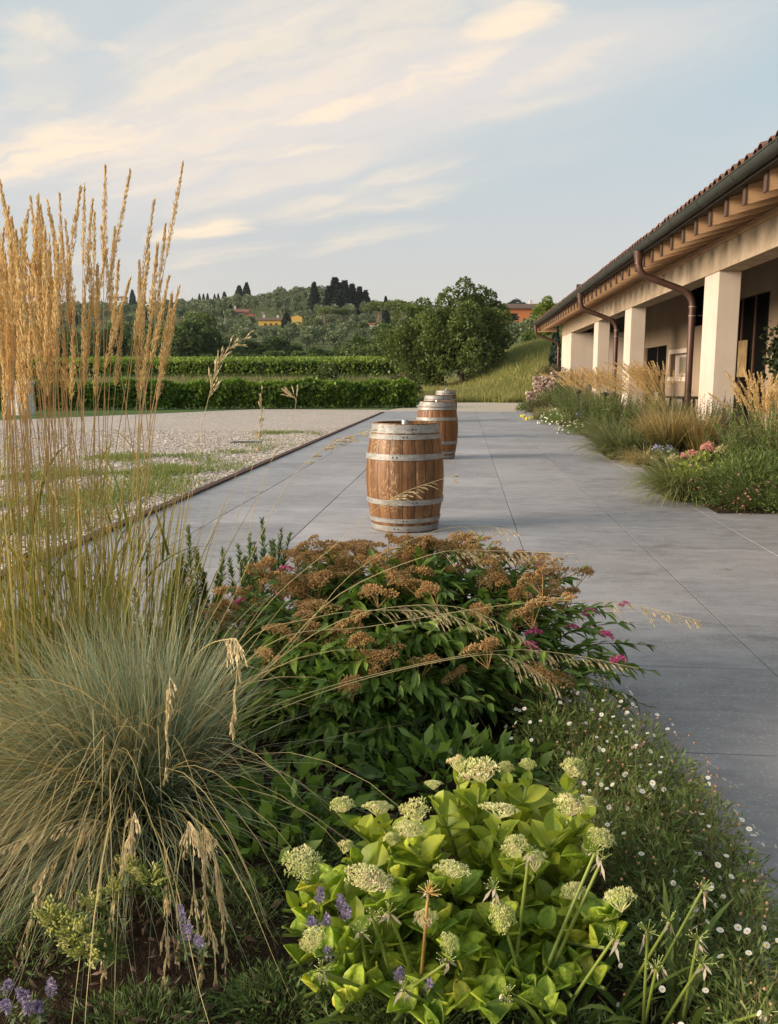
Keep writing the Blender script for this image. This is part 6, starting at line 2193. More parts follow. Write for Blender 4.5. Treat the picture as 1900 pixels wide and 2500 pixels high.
# the leaves nearest the viewer are pieces of their own
score = -P[:, 1] + 0.25 * out[:, 2] + fr.normal(0, 0.10, len(P)) + np.where(P[:, 2] < 0.12, -0.4, 0)
big = np.argsort(-score)[:298]
mask = np.ones(len(P), bool)
mask[big] = False
MB().inst(LT[0], LT[1], P[mask], Rm[mask], ln[mask]).build('foliage', M_spl, spi)['kind'] = 'stuff'
spl_me = mesh_np('leaf', LT[0], LT[1], M_spl_o)
for k in big:
    link('leaf', spl_me, spi, mw_of(Rm[k], P[k] - SB, float(ln[k])))
# flower heads: clusters of several small flat domes
heads_b, heads_p = [], []
for k in range(5):
    mb = MB()
    for q in range(5 + k % 3):
        a, rr_ = fr.uniform(0, 6.28), fr.uniform(0.0, 0.050)
        sub = corymb(fr, 90, fr.uniform(0.020, 0.034), 0.014, 0.0058, None, elong=1.2)
        for vv in sub.v:
            vv += np.array([rr_ * math.cos(a), rr_ * math.sin(a), fr.uniform(-0.012, 0.010)])
        for vv, pp, gg in zip(sub.v, sub.p, sub.g):
            mb.add(vv, [pp], gg)
        mb.tube([(0, 0, -0.06), (rr_ * math.cos(a), rr_ * math.sin(a), 0)], 0.0012, 3)
    heads_b.append(mb.mesh('flower_head', M_brown))
for k in range(2):
    heads_p.append(corymb(fr, 90, 0.020, 0.010, 0.0052, None, elong=1.3).mesh('flower_head', M_pinkh))
order = np.argsort(tips[:, 2] * -1 + fr.normal(0, 0.12, nsh))
nb = 0
for k in order[:104]:
    tp = tips[k]
    M = Matrix.Translation(Vector(tp - SB)) @ Euler((float(fr.normal(-0.12, 0.25)), float(fr.normal(0, 0.25)), float(fr.uniform(0, 6)))).to_matrix().to_4x4() @ Matrix.Diagonal((float(fr.uniform(0.6, 1.6)), float(fr.uniform(0.6, 1.6)), float(fr.uniform(0.7, 1.3)), 1.0))
    link('flower_head', heads_b[nb % 5], spi, M)
    nb += 1
for (a, b, z_) in ((1272, 1360, 3.85), (1315, 1388, 3.8), (830, 1388, 3.9), (855, 1382, 3.92), (915, 1375, 3.95), (1122, 1398, 3.9), (1253, 1432, 3.75), (1290, 1440, 3.7), (697, 1400, 3.85), (690, 1462, 3.7), (629, 1512, 3.6), (628, 1655, 3.1), (630, 1680, 3.05), (797, 1712, 3.0),
                   (1244, 1493, 3.5), (1262, 1495, 3.5), (1165, 1508, 3.45), (1250, 1543, 3.3), (1305, 1555, 3.25), (1292, 1590, 3.15), (1510, 1622, 3.2), (1525, 1485, 3.5), (1440, 1505, 3.45), (920, 1370, 3.9), (685, 1728, 2.98), (1200, 1440, 3.7), (1100, 1460, 3.6), (1340, 1480, 3.55), (1400, 1540, 3.35), (760, 1440, 3.7), (590, 1480, 3.6), (1010, 1500, 3.45), (880, 1600, 3.2), (1480, 1560, 3.35)):
    p = at(a, b - 6, z_ - 0.10)
    M = Matrix.Translation(Vector(p - SB)) @ Euler((float(fr.normal(-0.3, 0.25)), float(fr.normal(0, 0.3)), 0)).to_matrix().to_4x4() @ Matrix.Scale(float(fr.uniform(1.0, 1.6)), 4)
    o = link('flower_head', heads_p[int(fr.integers(2))], spi, M)
    o['label'] = 'small bright pink flower head'

leafy_mound('groundcover_plant', 'broad dark leaves filling the gap between oat grass and stonecrop', (-0.50, 2.25), 0.24, 0.34, 0.20, 420, 0.075, 0.030, M_spl, fr)
leafy_mound('groundcover_plant', 'broad dark leaves between the spirea and the stonecrop', (-0.02, 2.58), 0.40, 0.20, 0.20, 520, 0.075, 0.030, M_spl, fr)
# --- rosemary sprigs behind the spirea
t_ = thing('rosemary_bush', 'upright rosemary sprigs standing behind the brown spirea heads', 'rosemary', (-1.05, 4.1, 0.02), 'rosemary in the left bed')
RS = [(459, 1286, 4.1), (640, 1268, 4.2), (688, 1290, 4.2), (708, 1303, 4.15), (662, 1318, 4.1), (622, 1325, 4.15), (583, 1332, 4.2), (545, 1340, 4.1), (560, 1365, 4.0), (600, 1360, 4.0), (480, 1345, 4.0), (436, 1360, 4.05), (425, 1400, 4.0), (500, 1400, 4.0), (750, 1335, 4.2), (740, 1350, 4.1), (640, 1375, 4.0), (680, 1370, 4.0), (525, 1420, 3.9), (470, 1420, 3.9), (455, 1380, 3.95), (615, 1400, 3.95)]
RS = RS + [(a + float(fr.normal(0, 22)), b + abs(float(fr.normal(35, 25))), Y - 0.08) for a, b, Y in RS]
for a, b, Y in RS:
    tp = at(a, b, Y)
    bs = np.array([tp[0] + fr.normal(0, 0.04), tp[1] + fr.normal(0, 0.05), 0.03])
    Cn = polyline([bs, bs + (tp - bs) * 0.5 + np.array([fr.normal(0, 0.015), 0, 0]), tp], 8)[None]
    o = MB().tubes(Cn, np.full(1, 0.0035), 5).build('stem', M_twig, t_)
    needles(MB(), Cn, 330, 0.044, 0.0056, fr, 0.10, 1.0, 0.62, 0.5).build('needles', M_rosem, o, origin=np.array(t_.location))
t_ = thing('rosemary_bush', 'dark rosemary sprigs seen through the tall reed stems', 'rosemary', (-1.95, 4.0, 0.02), 'rosemary in the left bed')
for a, b, Y in [(195, 1370, 4.0), (215, 1355, 4.0), (240, 1380, 4.0), (255, 1400, 3.95), (270, 1385, 4.05), (290, 1405, 4.0), (310, 1420, 3.95), (180, 1410, 3.9), (330, 1440, 3.9), (225, 1430, 3.9), (265, 1440, 3.9), (300, 1460, 3.85)]:
    tp = at(a, b, Y)
    bs = np.array([tp[0] + fr.normal(0, 0.04), tp[1], 0.03])
    Cn = polyline([bs, bs + (tp - bs) * 0.5 + np.array([fr.normal(0, 0.015), 0, 0]), tp], 8)[None]
    o = MB().tubes(Cn, np.full(1, 0.0035), 5).build('stem', M_twig, t_)
    needles(MB(), Cn, 260, 0.040, 0.0044, fr, 0.10, 1.0, 0.62, 0.5).build('needles', M_rosem_d, o, origin=np.array(t_.location))
tuft('feather_grass', 'thin pale straw tuft behind the spirea near the barrel', tuple(at(775, 1450, 4.25)[:2]), 160, 0.06, (0.22, 0.42), 0.0014, M_straw, fr, (1.2, 1.55), (0.0, 0.5))
leafy_mound('lime_stonecrop', 'patch of lime green leaves behind the reed stems', (-1.75, 3.75), 0.5, 0.28, 0.22, 900, 0.035, 0.02, M_lime, fr)
leafy_mound('sage_mound', 'fine green foliage between reed grass and spirea', (-1.0, 3.35), 0.42, 0.4, 0.34, 4200, 0.035, 0.005, M_rosem, fr)
leafy_mound('sage_mound', 'green leafy filler below the reed grass at the left edge', (-1.95, 3.25), 0.5, 0.4, 0.36, 3000, 0.05, 0.012, M_mixleaf, fr)

# --- star headed sedge among the reeds
M_sedge = plain('rusty_sedge_star', (0.40, 0.17, 0.06), 0.8, 0.2, var=0.4, scale=120)
t_ = thing('umbrella_sedge', 'thin green sedge with rusty star heads right of the reeds', 'sedge', tuple(at(350, 1500, 3.6)[:2]) + (0.03,))
for a, b in ((365, 1278), (338, 1290), (391, 1283), (380, 1315), (400, 1330), (345, 1310), (412, 1345), (360, 1345), (330, 1335), (395, 1350)):
    tp = at(a, b, 3.55 + fr.normal(0, 0.05))
    hub = at(360, 1345, 3.55)
    o = MB().tubes(polyline([np.array(t_.location), (np.array(t_.location) + hub) / 2, hub, tp], 8)[None], np.full(1, 0.0016), 4).build('stem', M_gstem, t_)
    n = 16
    dd = rand_dirs(n, fr) + np.array([0, 0, 0.4])
    MB().inst(NEEDLE[0], NEEDLE[1], np.repeat(tp[None], n, 0), frames(dd), np.repeat(np.array([[0.004, 0.020, 0.020]]), n, 0)).build('star_head', M_sedge, o, origin=np.array(t_.location))
# --- coneflowers at the left edge
M_cone = plain('dark_cone', (0.02, 0.011, 0.008), 0.9, 0.1)
M_ray = plain('orange_yellow_rays', (0.60, 0.28, 0.03), 0.7, 0.2, var=0.3, scale=60)
t_ = thing('coneflower_plant', 'coneflowers with dark centres and drooping yellow rays behind the reeds', 'flower', tuple(at(50, 1600, 3.45)[:2]) + (0.03,))
for a, b in ((38, 1355), (64, 1358), (3, 1368), (84, 1432), (108, 1448), (30, 1425)):
    tp = at(a, b, 3.45 + fr.normal(0, 0.04))
    base = np.array(t_.location) + np.array([fr.normal(0, 0.08), fr.normal(0, 0.06), 0])
    o = MB().tubes(polyline([base, (base + tp) / 2 + np.array([0.02, 0, 0]), tp], 8)[None], np.full(1, 0.002), 4).build('stem', M_gstem, t_)
    MB().lathe([(0, 0.016), (0.009, 0.012), (0.012, 0.002), (0.008, -0.006), (0, -0.008)], 10, tuple(tp)).build('cone', M_cone, o, True, np.array(t_.location))
    n = 11
    aa = np.arange(n) * 6.2832 / n
    dd = np.stack([np.cos(aa), np.sin(aa), np.full(n, -0.75)], -1)
    MB().inst(NEEDLE[0], NEEDLE[1], np.repeat(tp[None], n, 0), frames(dd), np.repeat(np.array([[0.010, 0.030, 0.030]]), n, 0)).build('rays', M_ray, o, origin=np.array(t_.location))

# --- stonecrop (sedum) in the front
DB = np.array([0.05, 1.98, 0.03])
t = NT('sedum_leaf')
oc = t.coord('Object')
sepo = t.node('ShaderNodeSeparateXYZ')
t.l.new(oc, sepo.inputs[0])
ax = t.math('ABSOLUTE', sepo.outputs[0])
rim = t.maprange(ax, 0.22, 0.40)
mid = t.math('SUBTRACT', 1.0, t.maprange(ax, 0.0, 0.035))
c = t.ramp(t.objrand(), [(0.0, (0.22, 0.34, 0.035)), (0.45, (0.42, 0.56, 0.05)), (0.85, (0.60, 0.69, 0.065)), (1.0, (0.68, 0.65, 0.09))])
c = t.mix(t.math('MULTIPLY', rim, 0.35), c, (0.45, 0.52, 0.14))
c = t.mix(t.math('MULTIPLY', mid, 0.30), c, (0.42, 0.50, 0.18))
c = t.mix(t.maprange(t.noise(oc, 5, 4, 0.6), 0.45, 0.72, 0, 0.5), c, (0.13, 0.21, 0.03))
veins = t.noise(t.coord('Object', (3, 9, 3), (0, 0, 0.6)), 2.0, 3, 0.6)
c = t.mix(t.maprange(veins, 0.5, 0.7, 0, 0.25), c, (0.50, 0.56, 0.20))
spot_ = t.noise(t.wpos(), 70, 2, 0.5)
c = t.mix(t.maprange(spot_, 0.68, 0.74, 0, 0.6), c, (0.34, 0.22, 0.08))
t.bump(t.noise(oc, 3.5, 2, 0.5), 0.25, 0.05)
M_sedl = t.done(c, 0.42, 0.4)
t.translucent(t.mix(1.0, c, (1.2, 1.2, 0.5), 'MULTIPLY'), 0.4)
M_sedst = plain('sedum_stem', (0.24, 0.30, 0.08), 0.5, 0.3)
M_sedbud = leaf_mat('sedum_buds', [(0.0, (0.40, 0.46, 0.13)), (0.35, (0.68, 0.69, 0.30)), (0.75, (0.86, 0.82, 0.52)), (1.0, (0.80, 0.52, 0.48))], 0.25, patch=14, rough=0.6, patch_amt=0.5)


def fleshy_leaf(cup=0.18, curl=0.2, seed=0):
    rr_ = np.random.default_rng(seed)
    n, m = 9, 5
    V = []
    for i in range(n):
        t_ = i / (n - 1)
        w = 0.36 * (max(0.0, math.sin(math.pi * (0.07 + 0.93 * t_) ** 0.85)) ** 0.62) * (1.0 if t_ < 0.98 else 0.3) + 0.012
        if t_ < 0.12:
            w = 0.05 + 1.1 * t_
        wob = 1 + 0.04 * math.sin(t_ * 17 + seed)
        for j in range(m):
            s = (j / (m - 1)) * 2 - 1
            V.append((s * w * wob, t_, cup * (s * s) * w * 2.0 - curl * t_ * t_ + 0.02 * math.sin(5 * t_ + s * 2 + seed) + (0.035 if s == 0 else 0) * -1))
    top = len(V)
    V += [(x, y, z - 0.035) for x, y, z in V]
    F = []
    for i in range(n - 1):
        for j in range(m - 1):
            a = i * m + j
            F.append((a, a + 1, a + m + 1, a + m))
            F.append((top + a, top + a + m, top + a + m + 1, top + a + 1))
    for i in range(n - 1):
        F.append((i * m, i * m + m, top + i * m + m, top + i * m))
        F.append((i * m + m - 1, top + i * m + m - 1, top + i * m + 2 * m - 1, i * m + 2 * m - 1))
    for j in range(m - 1):
        a = (n - 1) * m + j
        F.append((a, a + 1, top + a + 1, top + a))
    return mesh_np('leaf', V, [F], M_sedl, True)


SEDL = [fleshy_leaf(0.25, 0.10, 1), fleshy_leaf(0.45, 0.28, 2), fleshy_leaf(0.10, 0.38, 3), fleshy_leaf(0.35, -0.12, 4)]
SEDH = []
for k in range(5):
    mb = MB()
    nb_ = 11 + 2 * k
    for q in range(nb_):
        a, rr_ = q * 2.399, 0.040 * math.sqrt((q + 0.5) / nb_)
        cz = 0.020 * (1 - (rr_ / 0.042) ** 2) + fr.normal(0, 0.003)
        cx, cy = rr_ * math.cos(a), rr_ * math.sin(a)
        sub = corymb(fr, 58, 0.0135, 0.009, 0.0034, None, elong=2.4)
        for vv, pp, gg in zip(sub.v, sub.p, sub.g):
            mb.add(vv + np.array([cx, cy, cz]), [pp], gg)
        mb.tube([(0, 0, -0.030), (cx * 0.75, cy * 0.75, -0.006), (cx, cy, cz)], 0.0018, 4)
    SEDH.append(mb.mesh('flower_head', M_sedbud))
sed = thing('stonecrop_plant', 'lime green stonecrop with pale budding flower heads in the front', 'stonecrop', DB)
SED_PIX = [(1171, 1890, 1.5), (1118, 1868, .8), (1237, 1876, .8), (1290, 1870, .75), (1400, 1880, 1.2), (1222, 1982, 1.35), (1389, 1973, 1.15), (1439, 1960, .8), (835, 1970, .9), (924, 1976, 1.1), (1014, 1990, 1.2), (1000, 2030, 1.1), (1058, 1918, .7), (737, 2112, 1.5), (900, 2152, 1.55), (1106, 2128, 1.2),
           (1258, 2070, 1.1), (1308, 2104, .9), (1466, 2050, 1.1), (1400, 2182, 1.1), (1514, 2200, 1.25), (1225, 2246, 1.2), (1040, 2248, .8), (767, 2296, 1.1), (957, 2052, .7), (844, 2070, .7), (1097, 2308, .8)]
LEAFY = [(760, 2180), (1180, 2330), (1330, 2300), (1290, 2180), (1160, 2160), (980, 2210), (900, 2290), (1010, 2330), (1250, 2360), (1420, 2330), (820, 2350), (900, 2400), (1040, 2410), (1130, 2440), (1300, 2420), (960, 2460), (1200, 2480), (850, 2220), (1120, 2250), (1350, 2240), (1480, 2280), (690, 2190), (1060, 2130), (1180, 2050), (1300, 2000), (950, 2110), (1420, 2090), (700, 2330), (740, 2400), (800, 2450), (1400, 2400), (1480, 2380), (1360, 2470), (1060, 2480), (690, 2250), (1530, 2270)]
SL_ = []
for k, tup in enumerate(SED_PIX + [(a, b, 0) for a, b in LEAFY]):
    a, b, hs = tup
    zt = (0.43 if b < 1930 else 0.40 if b < 2040 else 0.36 if b < 2160 else 0.30) + fr.normal(0, 0.01)
    if hs == 0:
        zt = 0.34 if b < 2150 else 0.27 if b < 2300 else 0.20
    tp = atz(a, b, zt)
    bs = DB + np.array([(tp[0] - DB[0]) * 0.55 + fr.normal(0, 0.02), (tp[1] - DB[1]) * 0.6 + 0.03 + fr.normal(0, 0.02), 0])
    cl = polyline([bs, bs + (tp - bs) * np.array([0.35, 0.35, 0.5]), tp - np.array([0, 0, 0.03])], 10)
    o = MB().tubes(cl[None], np.full(1, 0.0052), 6, 1 - 0.35 * np.linspace(0, 1, 11)).build('stem', M_sedst, sed)
    if hs:
        M = Matrix.Translation(Vector(tp - DB)) @ Euler((float(fr.normal(-0.15, 0.15)), float(fr.normal(0, 0.15)), float(fr.uniform(0, 6)))).to_matrix().to_4x4() @ Matrix.Diagonal((hs * 0.60 * float(fr.uniform(0.75, 1.2)), hs * 0.60 * float(fr.uniform(0.75, 1.2)), hs * 0.60 * float(fr.uniform(0.6, 1.3)), 1.0))
        link('flower_head', SEDH[k % 5], o, M)
    levels = 6 if hs else 5
    a0 = fr.uniform(0, 6.28)
    for q in range(levels):
        f = 0.40 + 0.60 * (q + 0.3 * fr.random()) / levels
        i = min(int(f * 10), 9)
        pos = cl[i] + (cl[i + 1] - cl[i]) * (f * 10 - i)
        size = (0.066, 0.078, 0.080, 0.076, 0.066, 0.050)[q if levels == 6 else min(q + 1, 5)] * fr.uniform(0.85, 1.12)
        for sgn in (0, 1, 2) if q < 4 else (0, 1):
            az = a0 + q * 1.57 + sgn * (2.09 if q < 4 else math.pi) + fr.normal(0, 0.2)
            el = fr.uniform(0.50, 1.20) + (0.25 if q == levels - 1 else 0)
            d = np.array([[math.cos(az) * math.cos(el), math.sin(az) * math.cos(el), math.sin(el)]])
            Rm = frames(d, np.array([fr.normal(0, 0.2)]))[0]
            SL_.append((pos[1] - 0.4 * pos[2] + fr.normal(0, 0.05), o, Rm, pos, float(size)))

SL_.sort(key=lambda q: q[0])
for _, o, Rm, pos, size in SL_[:299]:
    link('leaf', SEDL[int(fr.integers(4))], o, mw_of(Rm, pos - DB, size))
rest = SL_[299:]
SLT = leaf_template(5, 0.70, 0.18, 0.15, 0.95, 0.10)
MB().inst(SLT[0], SLT[1], np.array([q[3] for q in rest]), np.array([q[2] for q in rest]), np.array([q[4] for q in rest])).build('rear_leaves', leaf_mat('sedum_rear_leaves', [(0.0, (0.20, 0.28, 0.035)), (0.5, (0.36, 0.43, 0.045)), (1.0, (0.50, 0.53, 0.065))], 0.3, patch=8, rough=0.42, spec=0.4), sed)['kind'] = 'stuff'

# --- fleabane with white daisies at the right front
EB = np.array([0.60, 2.35, 0.02])
era = thing('fleabane_mound', 'sprawling fleabane mound covered in small white daisies at the front right', 'flower', EB)
E_pts = np.array([(0.30, 3.05), (0.50, 3.0), (0.60, 2.75), (0.64, 2.5), (0.66, 2.25), (0.66, 2.0), (0.64, 1.8), (0.60, 1.6), (0.45, 2.8), (0.48, 2.5), (0.50, 2.2), (0.48, 1.95), (0.45, 1.7), (0.36, 2.4), (0.36, 2.1), (0.56, 1.45), (0.30, 2.75)])
E_h = np.array([0.22, 0.22, 0.20, 0.21, 0.21, 0.20, 0.20, 0.20, 0.26, 0.27, 0.27, 0.26, 0.24, 0.26, 0.24, 0.19, 0.24])
n = 30000
idx = fr.integers(len(E_pts), size=n)
dd = rand_dirs(n, fr)
dd[:, 2] = np.abs(dd[:, 2])
kk = 1 - 0.6 * fr.random(n)
P = np.stack([E_pts[idx, 0] + dd[:, 0] * 0.13 * kk, E_pts[idx, 1] + dd[:, 1] * 0.20 * kk, 0.03 + E_h[idx] * dd[:, 2] * kk], -1)
MB().inst(NEEDLE[0], NEEDLE[1], P, frames(dd + rand_dirs(n, fr) * 0.9, fr.uniform(0, 6.28, n)), np.stack([np.full(n, 0.0048), np.full(n, 0.027), np.full(n, 0.027)], -1) * fr.uniform(0.5, 1.3, n)[:, None]).build('foliage', M_daisyleaf, era)['kind'] = 'stuff'
NF = 620
idx = fr.integers(len(E_pts), size=NF)
dd = rand_dirs(NF, fr)
dd[:, 2] = np.abs(dd[:, 2]) * 0.9 + 0.1
Pf = np.stack([E_pts[idx, 0] + dd[:, 0] * 0.155, E_pts[idx, 1] + dd[:, 1] * 0.23, 0.05 + E_h[idx] * dd[:, 2] * fr.uniform(0.95, 1.22, NF)], -1)
b0 = np.stack([E_pts[idx, 0] + fr.normal(0, 0.04, NF), E_pts[idx, 1] + fr.normal(0, 0.05, NF), np.full(NF, 0.05)], -1)
tt = np.linspace(0, 1, 6)
Cn = b0[:, None] + (Pf - b0)[:, None] * tt[None, :, None] + np.array([0, 0, 0.05]) * (np.sin(np.pi * tt))[None, :, None]
MB().tubes(Cn, np.full(NF, 0.00075), 3).build('stems', plain('fleabane_stem', (0.20, 0.15, 0.07), 0.8, 0.2), era)['kind'] = 'stuff'
nd = ns_ = 0
for k in range(NF):
    nrm = Vector(dd[k] * 0.8 + np.array([0, -0.35, 0.5]) + fr.normal(0, 0.35, 3)).normalized()
    q = nrm.to_track_quat('Z', 'Y').to_matrix().to_4x4()
    if fr.random() < 0.52 and nd < 299:
        M = Matrix.Translation(Vector(Pf[k] - EB)) @ q @ Matrix.Scale(float(fr.uniform(0.0045, 0.0076)), 4)
        o = link('daisy', DAISY, era, M)
        link('eye', DAISY_EYE, o)
        nd += 1
    elif ns_ < 299:
        M = Matrix.Translation(Vector(Pf[k] - EB)) @ q @ Matrix.Scale(float(fr.uniform(0.0042, 0.0068)), 4)
        link('seed_head', SPENT, era, M)
        ns_ += 1
# a few taller sprigs rising from the mound
t_ = thing('toadflax_sprig', 'thin grey green leafy sprigs rising above the daisies', 'sprig', (0.56, 2.35, 0.03))
for a, b, Y in ((1703, 1890, 2.45), (1660, 1990, 2.4), (1790, 2075, 2.1), (1545, 2010, 2.35), (1005, 1780, 2.9), (1045, 1905, 2.7)):
    tp = at(a, b, Y)
    bs = np.array([tp[0] - 0.03 if a > 1300 else tp[0] + 0.05, tp[1] + 0.02, 0.03])
    Cn = polyline([bs, (bs + tp) / 2 + np.array([0.012, 0, 0]), tp], 8)[None]
    o = MB().tubes(Cn, np.full(1, 0.0014), 4).build('stem', M_gstem, t_)
    needles(MB(), Cn, 46, 0.026, 0.0042, fr, 0.35, 1.0, 0.65, 0.5).build('needles', M_rosem, o, origin=np.array(t_.location))

# --- agapanthus gone to seed
M_aga = plain('agapanthus_stalk', (0.20, 0.25, 0.045), 0.45, 0.35, var=0.2, scale=10)
M_agadry = plain('dry_agapanthus_stalk', (0.52, 0.31, 0.09), 0.6, 0.3)
M_dot = plain('cream_dots', (0.80, 0.78, 0.55), 0.6, 0.3)
M_husk = leaf_mat('dry_husks', [(0.0, (0.22, 0.15, 0.07)), (1.0, (0.66, 0.58, 0.46))], 0.2)
M_strap = blade_mat('strap_leaves', (0.10, 0.16, 0.03), (0.125, 0.19, 0.035), (0.17, 0.235, 0.05), 0.25, 0.4, 0.4)


def aga_plant(label, base, stalks, leaves, r):
    base = np.array(base)
    t_ = thing('agapanthus_plant', label, 'agapanthus', base, 'agapanthus gone to seed')
    for (a, b, z, rad, dry) in stalks:
        tp = atz(a, b, z)
        bs = base + np.array([r.normal(0, 0.07), r.normal(0, 0.03), 0])
        cl = polyline([bs, bs + (tp - bs) * np.array([0.5, 0.5, 0.52]), tp], 10)
        o = MB().tubes(cl[None], np.full(1, rad), 7, 1 - 0.3 * np.linspace(0, 1, 11)).build('stalk', M_agadry if dry else M_aga, t_, True)
        n = int(r.integers(9, 17))
        d = rand_dirs(n, r)
        d[:, 2] = np.abs(d[:, 2]) * 0.9 + 0.05
        d /= np.linalg.norm(d, axis=1, keepdims=True)
        L = r.uniform(0.013, 0.026, n)
        ends = tp + d * L[:, None]
        h = MB()
        h.tubes(np.stack([np.repeat(tp[None], n, 0), tp + d * (L * 0.5)[:, None], ends], 1), np.full(n, 0.0009), 4, np.array([1, 1, 1.0]))
        hd_ = h.build('seed_head', M_aga if not dry else M_agadry, o, origin=base)
        MB().inst(PEB[0], PEB[1], ends, None, np.full(n, 0.0020)).build('buds', M_dot, o, origin=base)['kind'] = 'stuff'
        n = 7
        d = rand_dirs(n, r) * 0.6 + np.array([0, 0, -0.8])
        MB().inst(NEEDLE[0], NEEDLE[1], np.repeat(tp[None], n, 0) + r.normal(0, 0.004, (n, 3)), frames(d, r.uniform(0, 6, n)), np.stack([np.full(n, 0.006), r.uniform(0.015, 0.04, n), np.full(n, 0.02)], -1)).build('husks', M_husk, o, origin=base)['kind'] = 'stuff'
    n = leaves
    bb, a0 = disc(r, n, base, 0.10)
    az = a0 + r.normal(0, 0.4, n)
    Cn = arcs(bb, az, r.uniform(0.8, 1.45, n), r.uniform(0.3, 1.5, n), r.uniform(0.18, 0.34, n), 7)
    sd = side_of(az, r, 0.15)
    for k in range(n):
        MB().ribbons(Cn[k:k + 1], sd[k:k + 1], np.array([0.0085 * r.uniform(0.8, 1.3)]), np.array([1, 1, 1, .97, .9, .75, .5, .06])).build('strap_leaf', M_strap, t_)
    return t_


aga_plant('agapanthus seed stalks rising through the middle of the stonecrop', (-0.06, 1.58, 0.03), [(1046, 2181, 0.37, 0.0040, True), (910, 2240, 0.32, 0.0045, False), (951, 2229, 0.33, 0.0045, False), (880, 2276, 0.30, 0.0045, False), (1094, 2348, 0.27, 0.004, False), (987, 2419, 0.24, 0.004, False), (785, 2371, 0.25, 0.006, False)], 12, fr)
aga_plant('agapanthus seed stalks right of centre before the stonecrop', (0.20, 1.56, 0.03), [(1293, 2080, 0.40, 0.0048, False), (1207, 2170, 0.36, 0.004, False), (1237, 2431, 0.24, 0.004, False), (1454, 2080, 0.40, 0.0045, False), (1470, 2100, 0.39, 0.0045, False), (1500, 2290, 0.30, 0.004, False)], 14, fr)
aga_plant('agapanthus seed stalks among the daisies at the right', (0.42, 1.58, 0.03), [(1716, 2171, 0.33, 0.0038, False), (1582, 2275, 0.29, 0.0038, False), (1636, 2250, 0.30, 0.0038, False), (1704, 2293, 0.28, 0.004, False), (1714, 2353, 0.26, 0.004, False), (1603, 2364, 0.26, 0.0038, False), (1870, 2470, 0.20, 0.004, False)], 14, fr)

# --- lavender blue spikes
M_lav = leaf_mat('lavender_florets', [(0.0, (0.20, 0.16, 0.30)), (0.6, (0.36, 0.30, 0.50)), (1.0, (0.55, 0.48, 0.62))], 0.2, patch=12)
M_sagel = leaf_mat('grey_sage_leaves', [(0.0, (0.078, 0.104, 0.052)), (0.6, (0.156, 0.195, 0.091)), (1.0, (0.260, 0.299, 0.156))], 0.2, patch=6)


def sage(label, base, spikes, r):
    base = np.array(base)
    t_ = thing('blue_spire_sage', label, 'sage', base, 'lavender blue sages')
    for (a, b, z, L) in spikes:
        tp = atz(a, b, z)
        bs = base + np.array([(tp[0] - base[0]) * 0.4 + r.normal(0, 0.02), (tp[1] - base[1]) * 0.4, 0])
        cl = polyline([bs, (bs + tp) / 2 + np.array([r.normal(0, 0.01), 0, 0.01]), tp], 10)[None]
        o = MB().tubes(cl, np.full(1, 0.0016), 4).build('stem', M_sagel, t_)
        plume_mb(MB(), cl, max(0.3, 1 - L / 0.3), 150, r, 0.0085, 0.0042, 0.0105, 0.8).build('flower_spike', M_lav, o, origin=base)
        needles(MB(), cl, 24, 0.03, 0.008, r, 0.1, 0.65, 0.8, 0.2).build('leaves', M_sagel, o, origin=base)['kind'] = 'stuff'
    return t_


sage('lavender blue flower spikes beside the left stonecrop leaves', (-0.33, 1.90, 0.03), [(783, 2170, 0.34, 0.05), (830, 2188, 0.34, 0.07), (845, 2215, 0.33, 0.06), (757, 2245, 0.32, 0.05), (797, 2238, 0.32, 0.07), (800, 2320, 0.29, 0.06)], fr)
sage('pale lilac spike lying below the stonecrop in the front middle', (-0.16, 1.66, 0.03), [(978, 2370, 0.24, 0.05), (1050, 2395, 0.22, 0.13)], fr)
sage('lavender blue flower spikes in the lower left corner', (-0.88, 1.60, 0.03), [(45, 2418, 0.24, 0.09), (60, 2450, 0.23, 0.08), (124, 2395, 0.25, 0.10), (8, 2450, 0.22, 0.07), (92, 2455, 0.2, 0.06), (20, 2400, 0.24, 0.05)], fr)
sage('faded lilac spikes half hidden behind the straw stalks', (-0.66, 1.85, 0.03), [(440, 2215, 0.30, 0.12), (460, 2260, 0.28, 0.10), (480, 2290, 0.27, 0.08)], fr)

# --- yellow green goldenrod
M_gold = leaf_mat('goldenrod_buds', [(0.0, (0.26, 0.29, 0.04)), (0.5, (0.48, 0.48, 0.12)), (1.0, (0.72, 0.64, 0.32))], 0.2, patch=16)


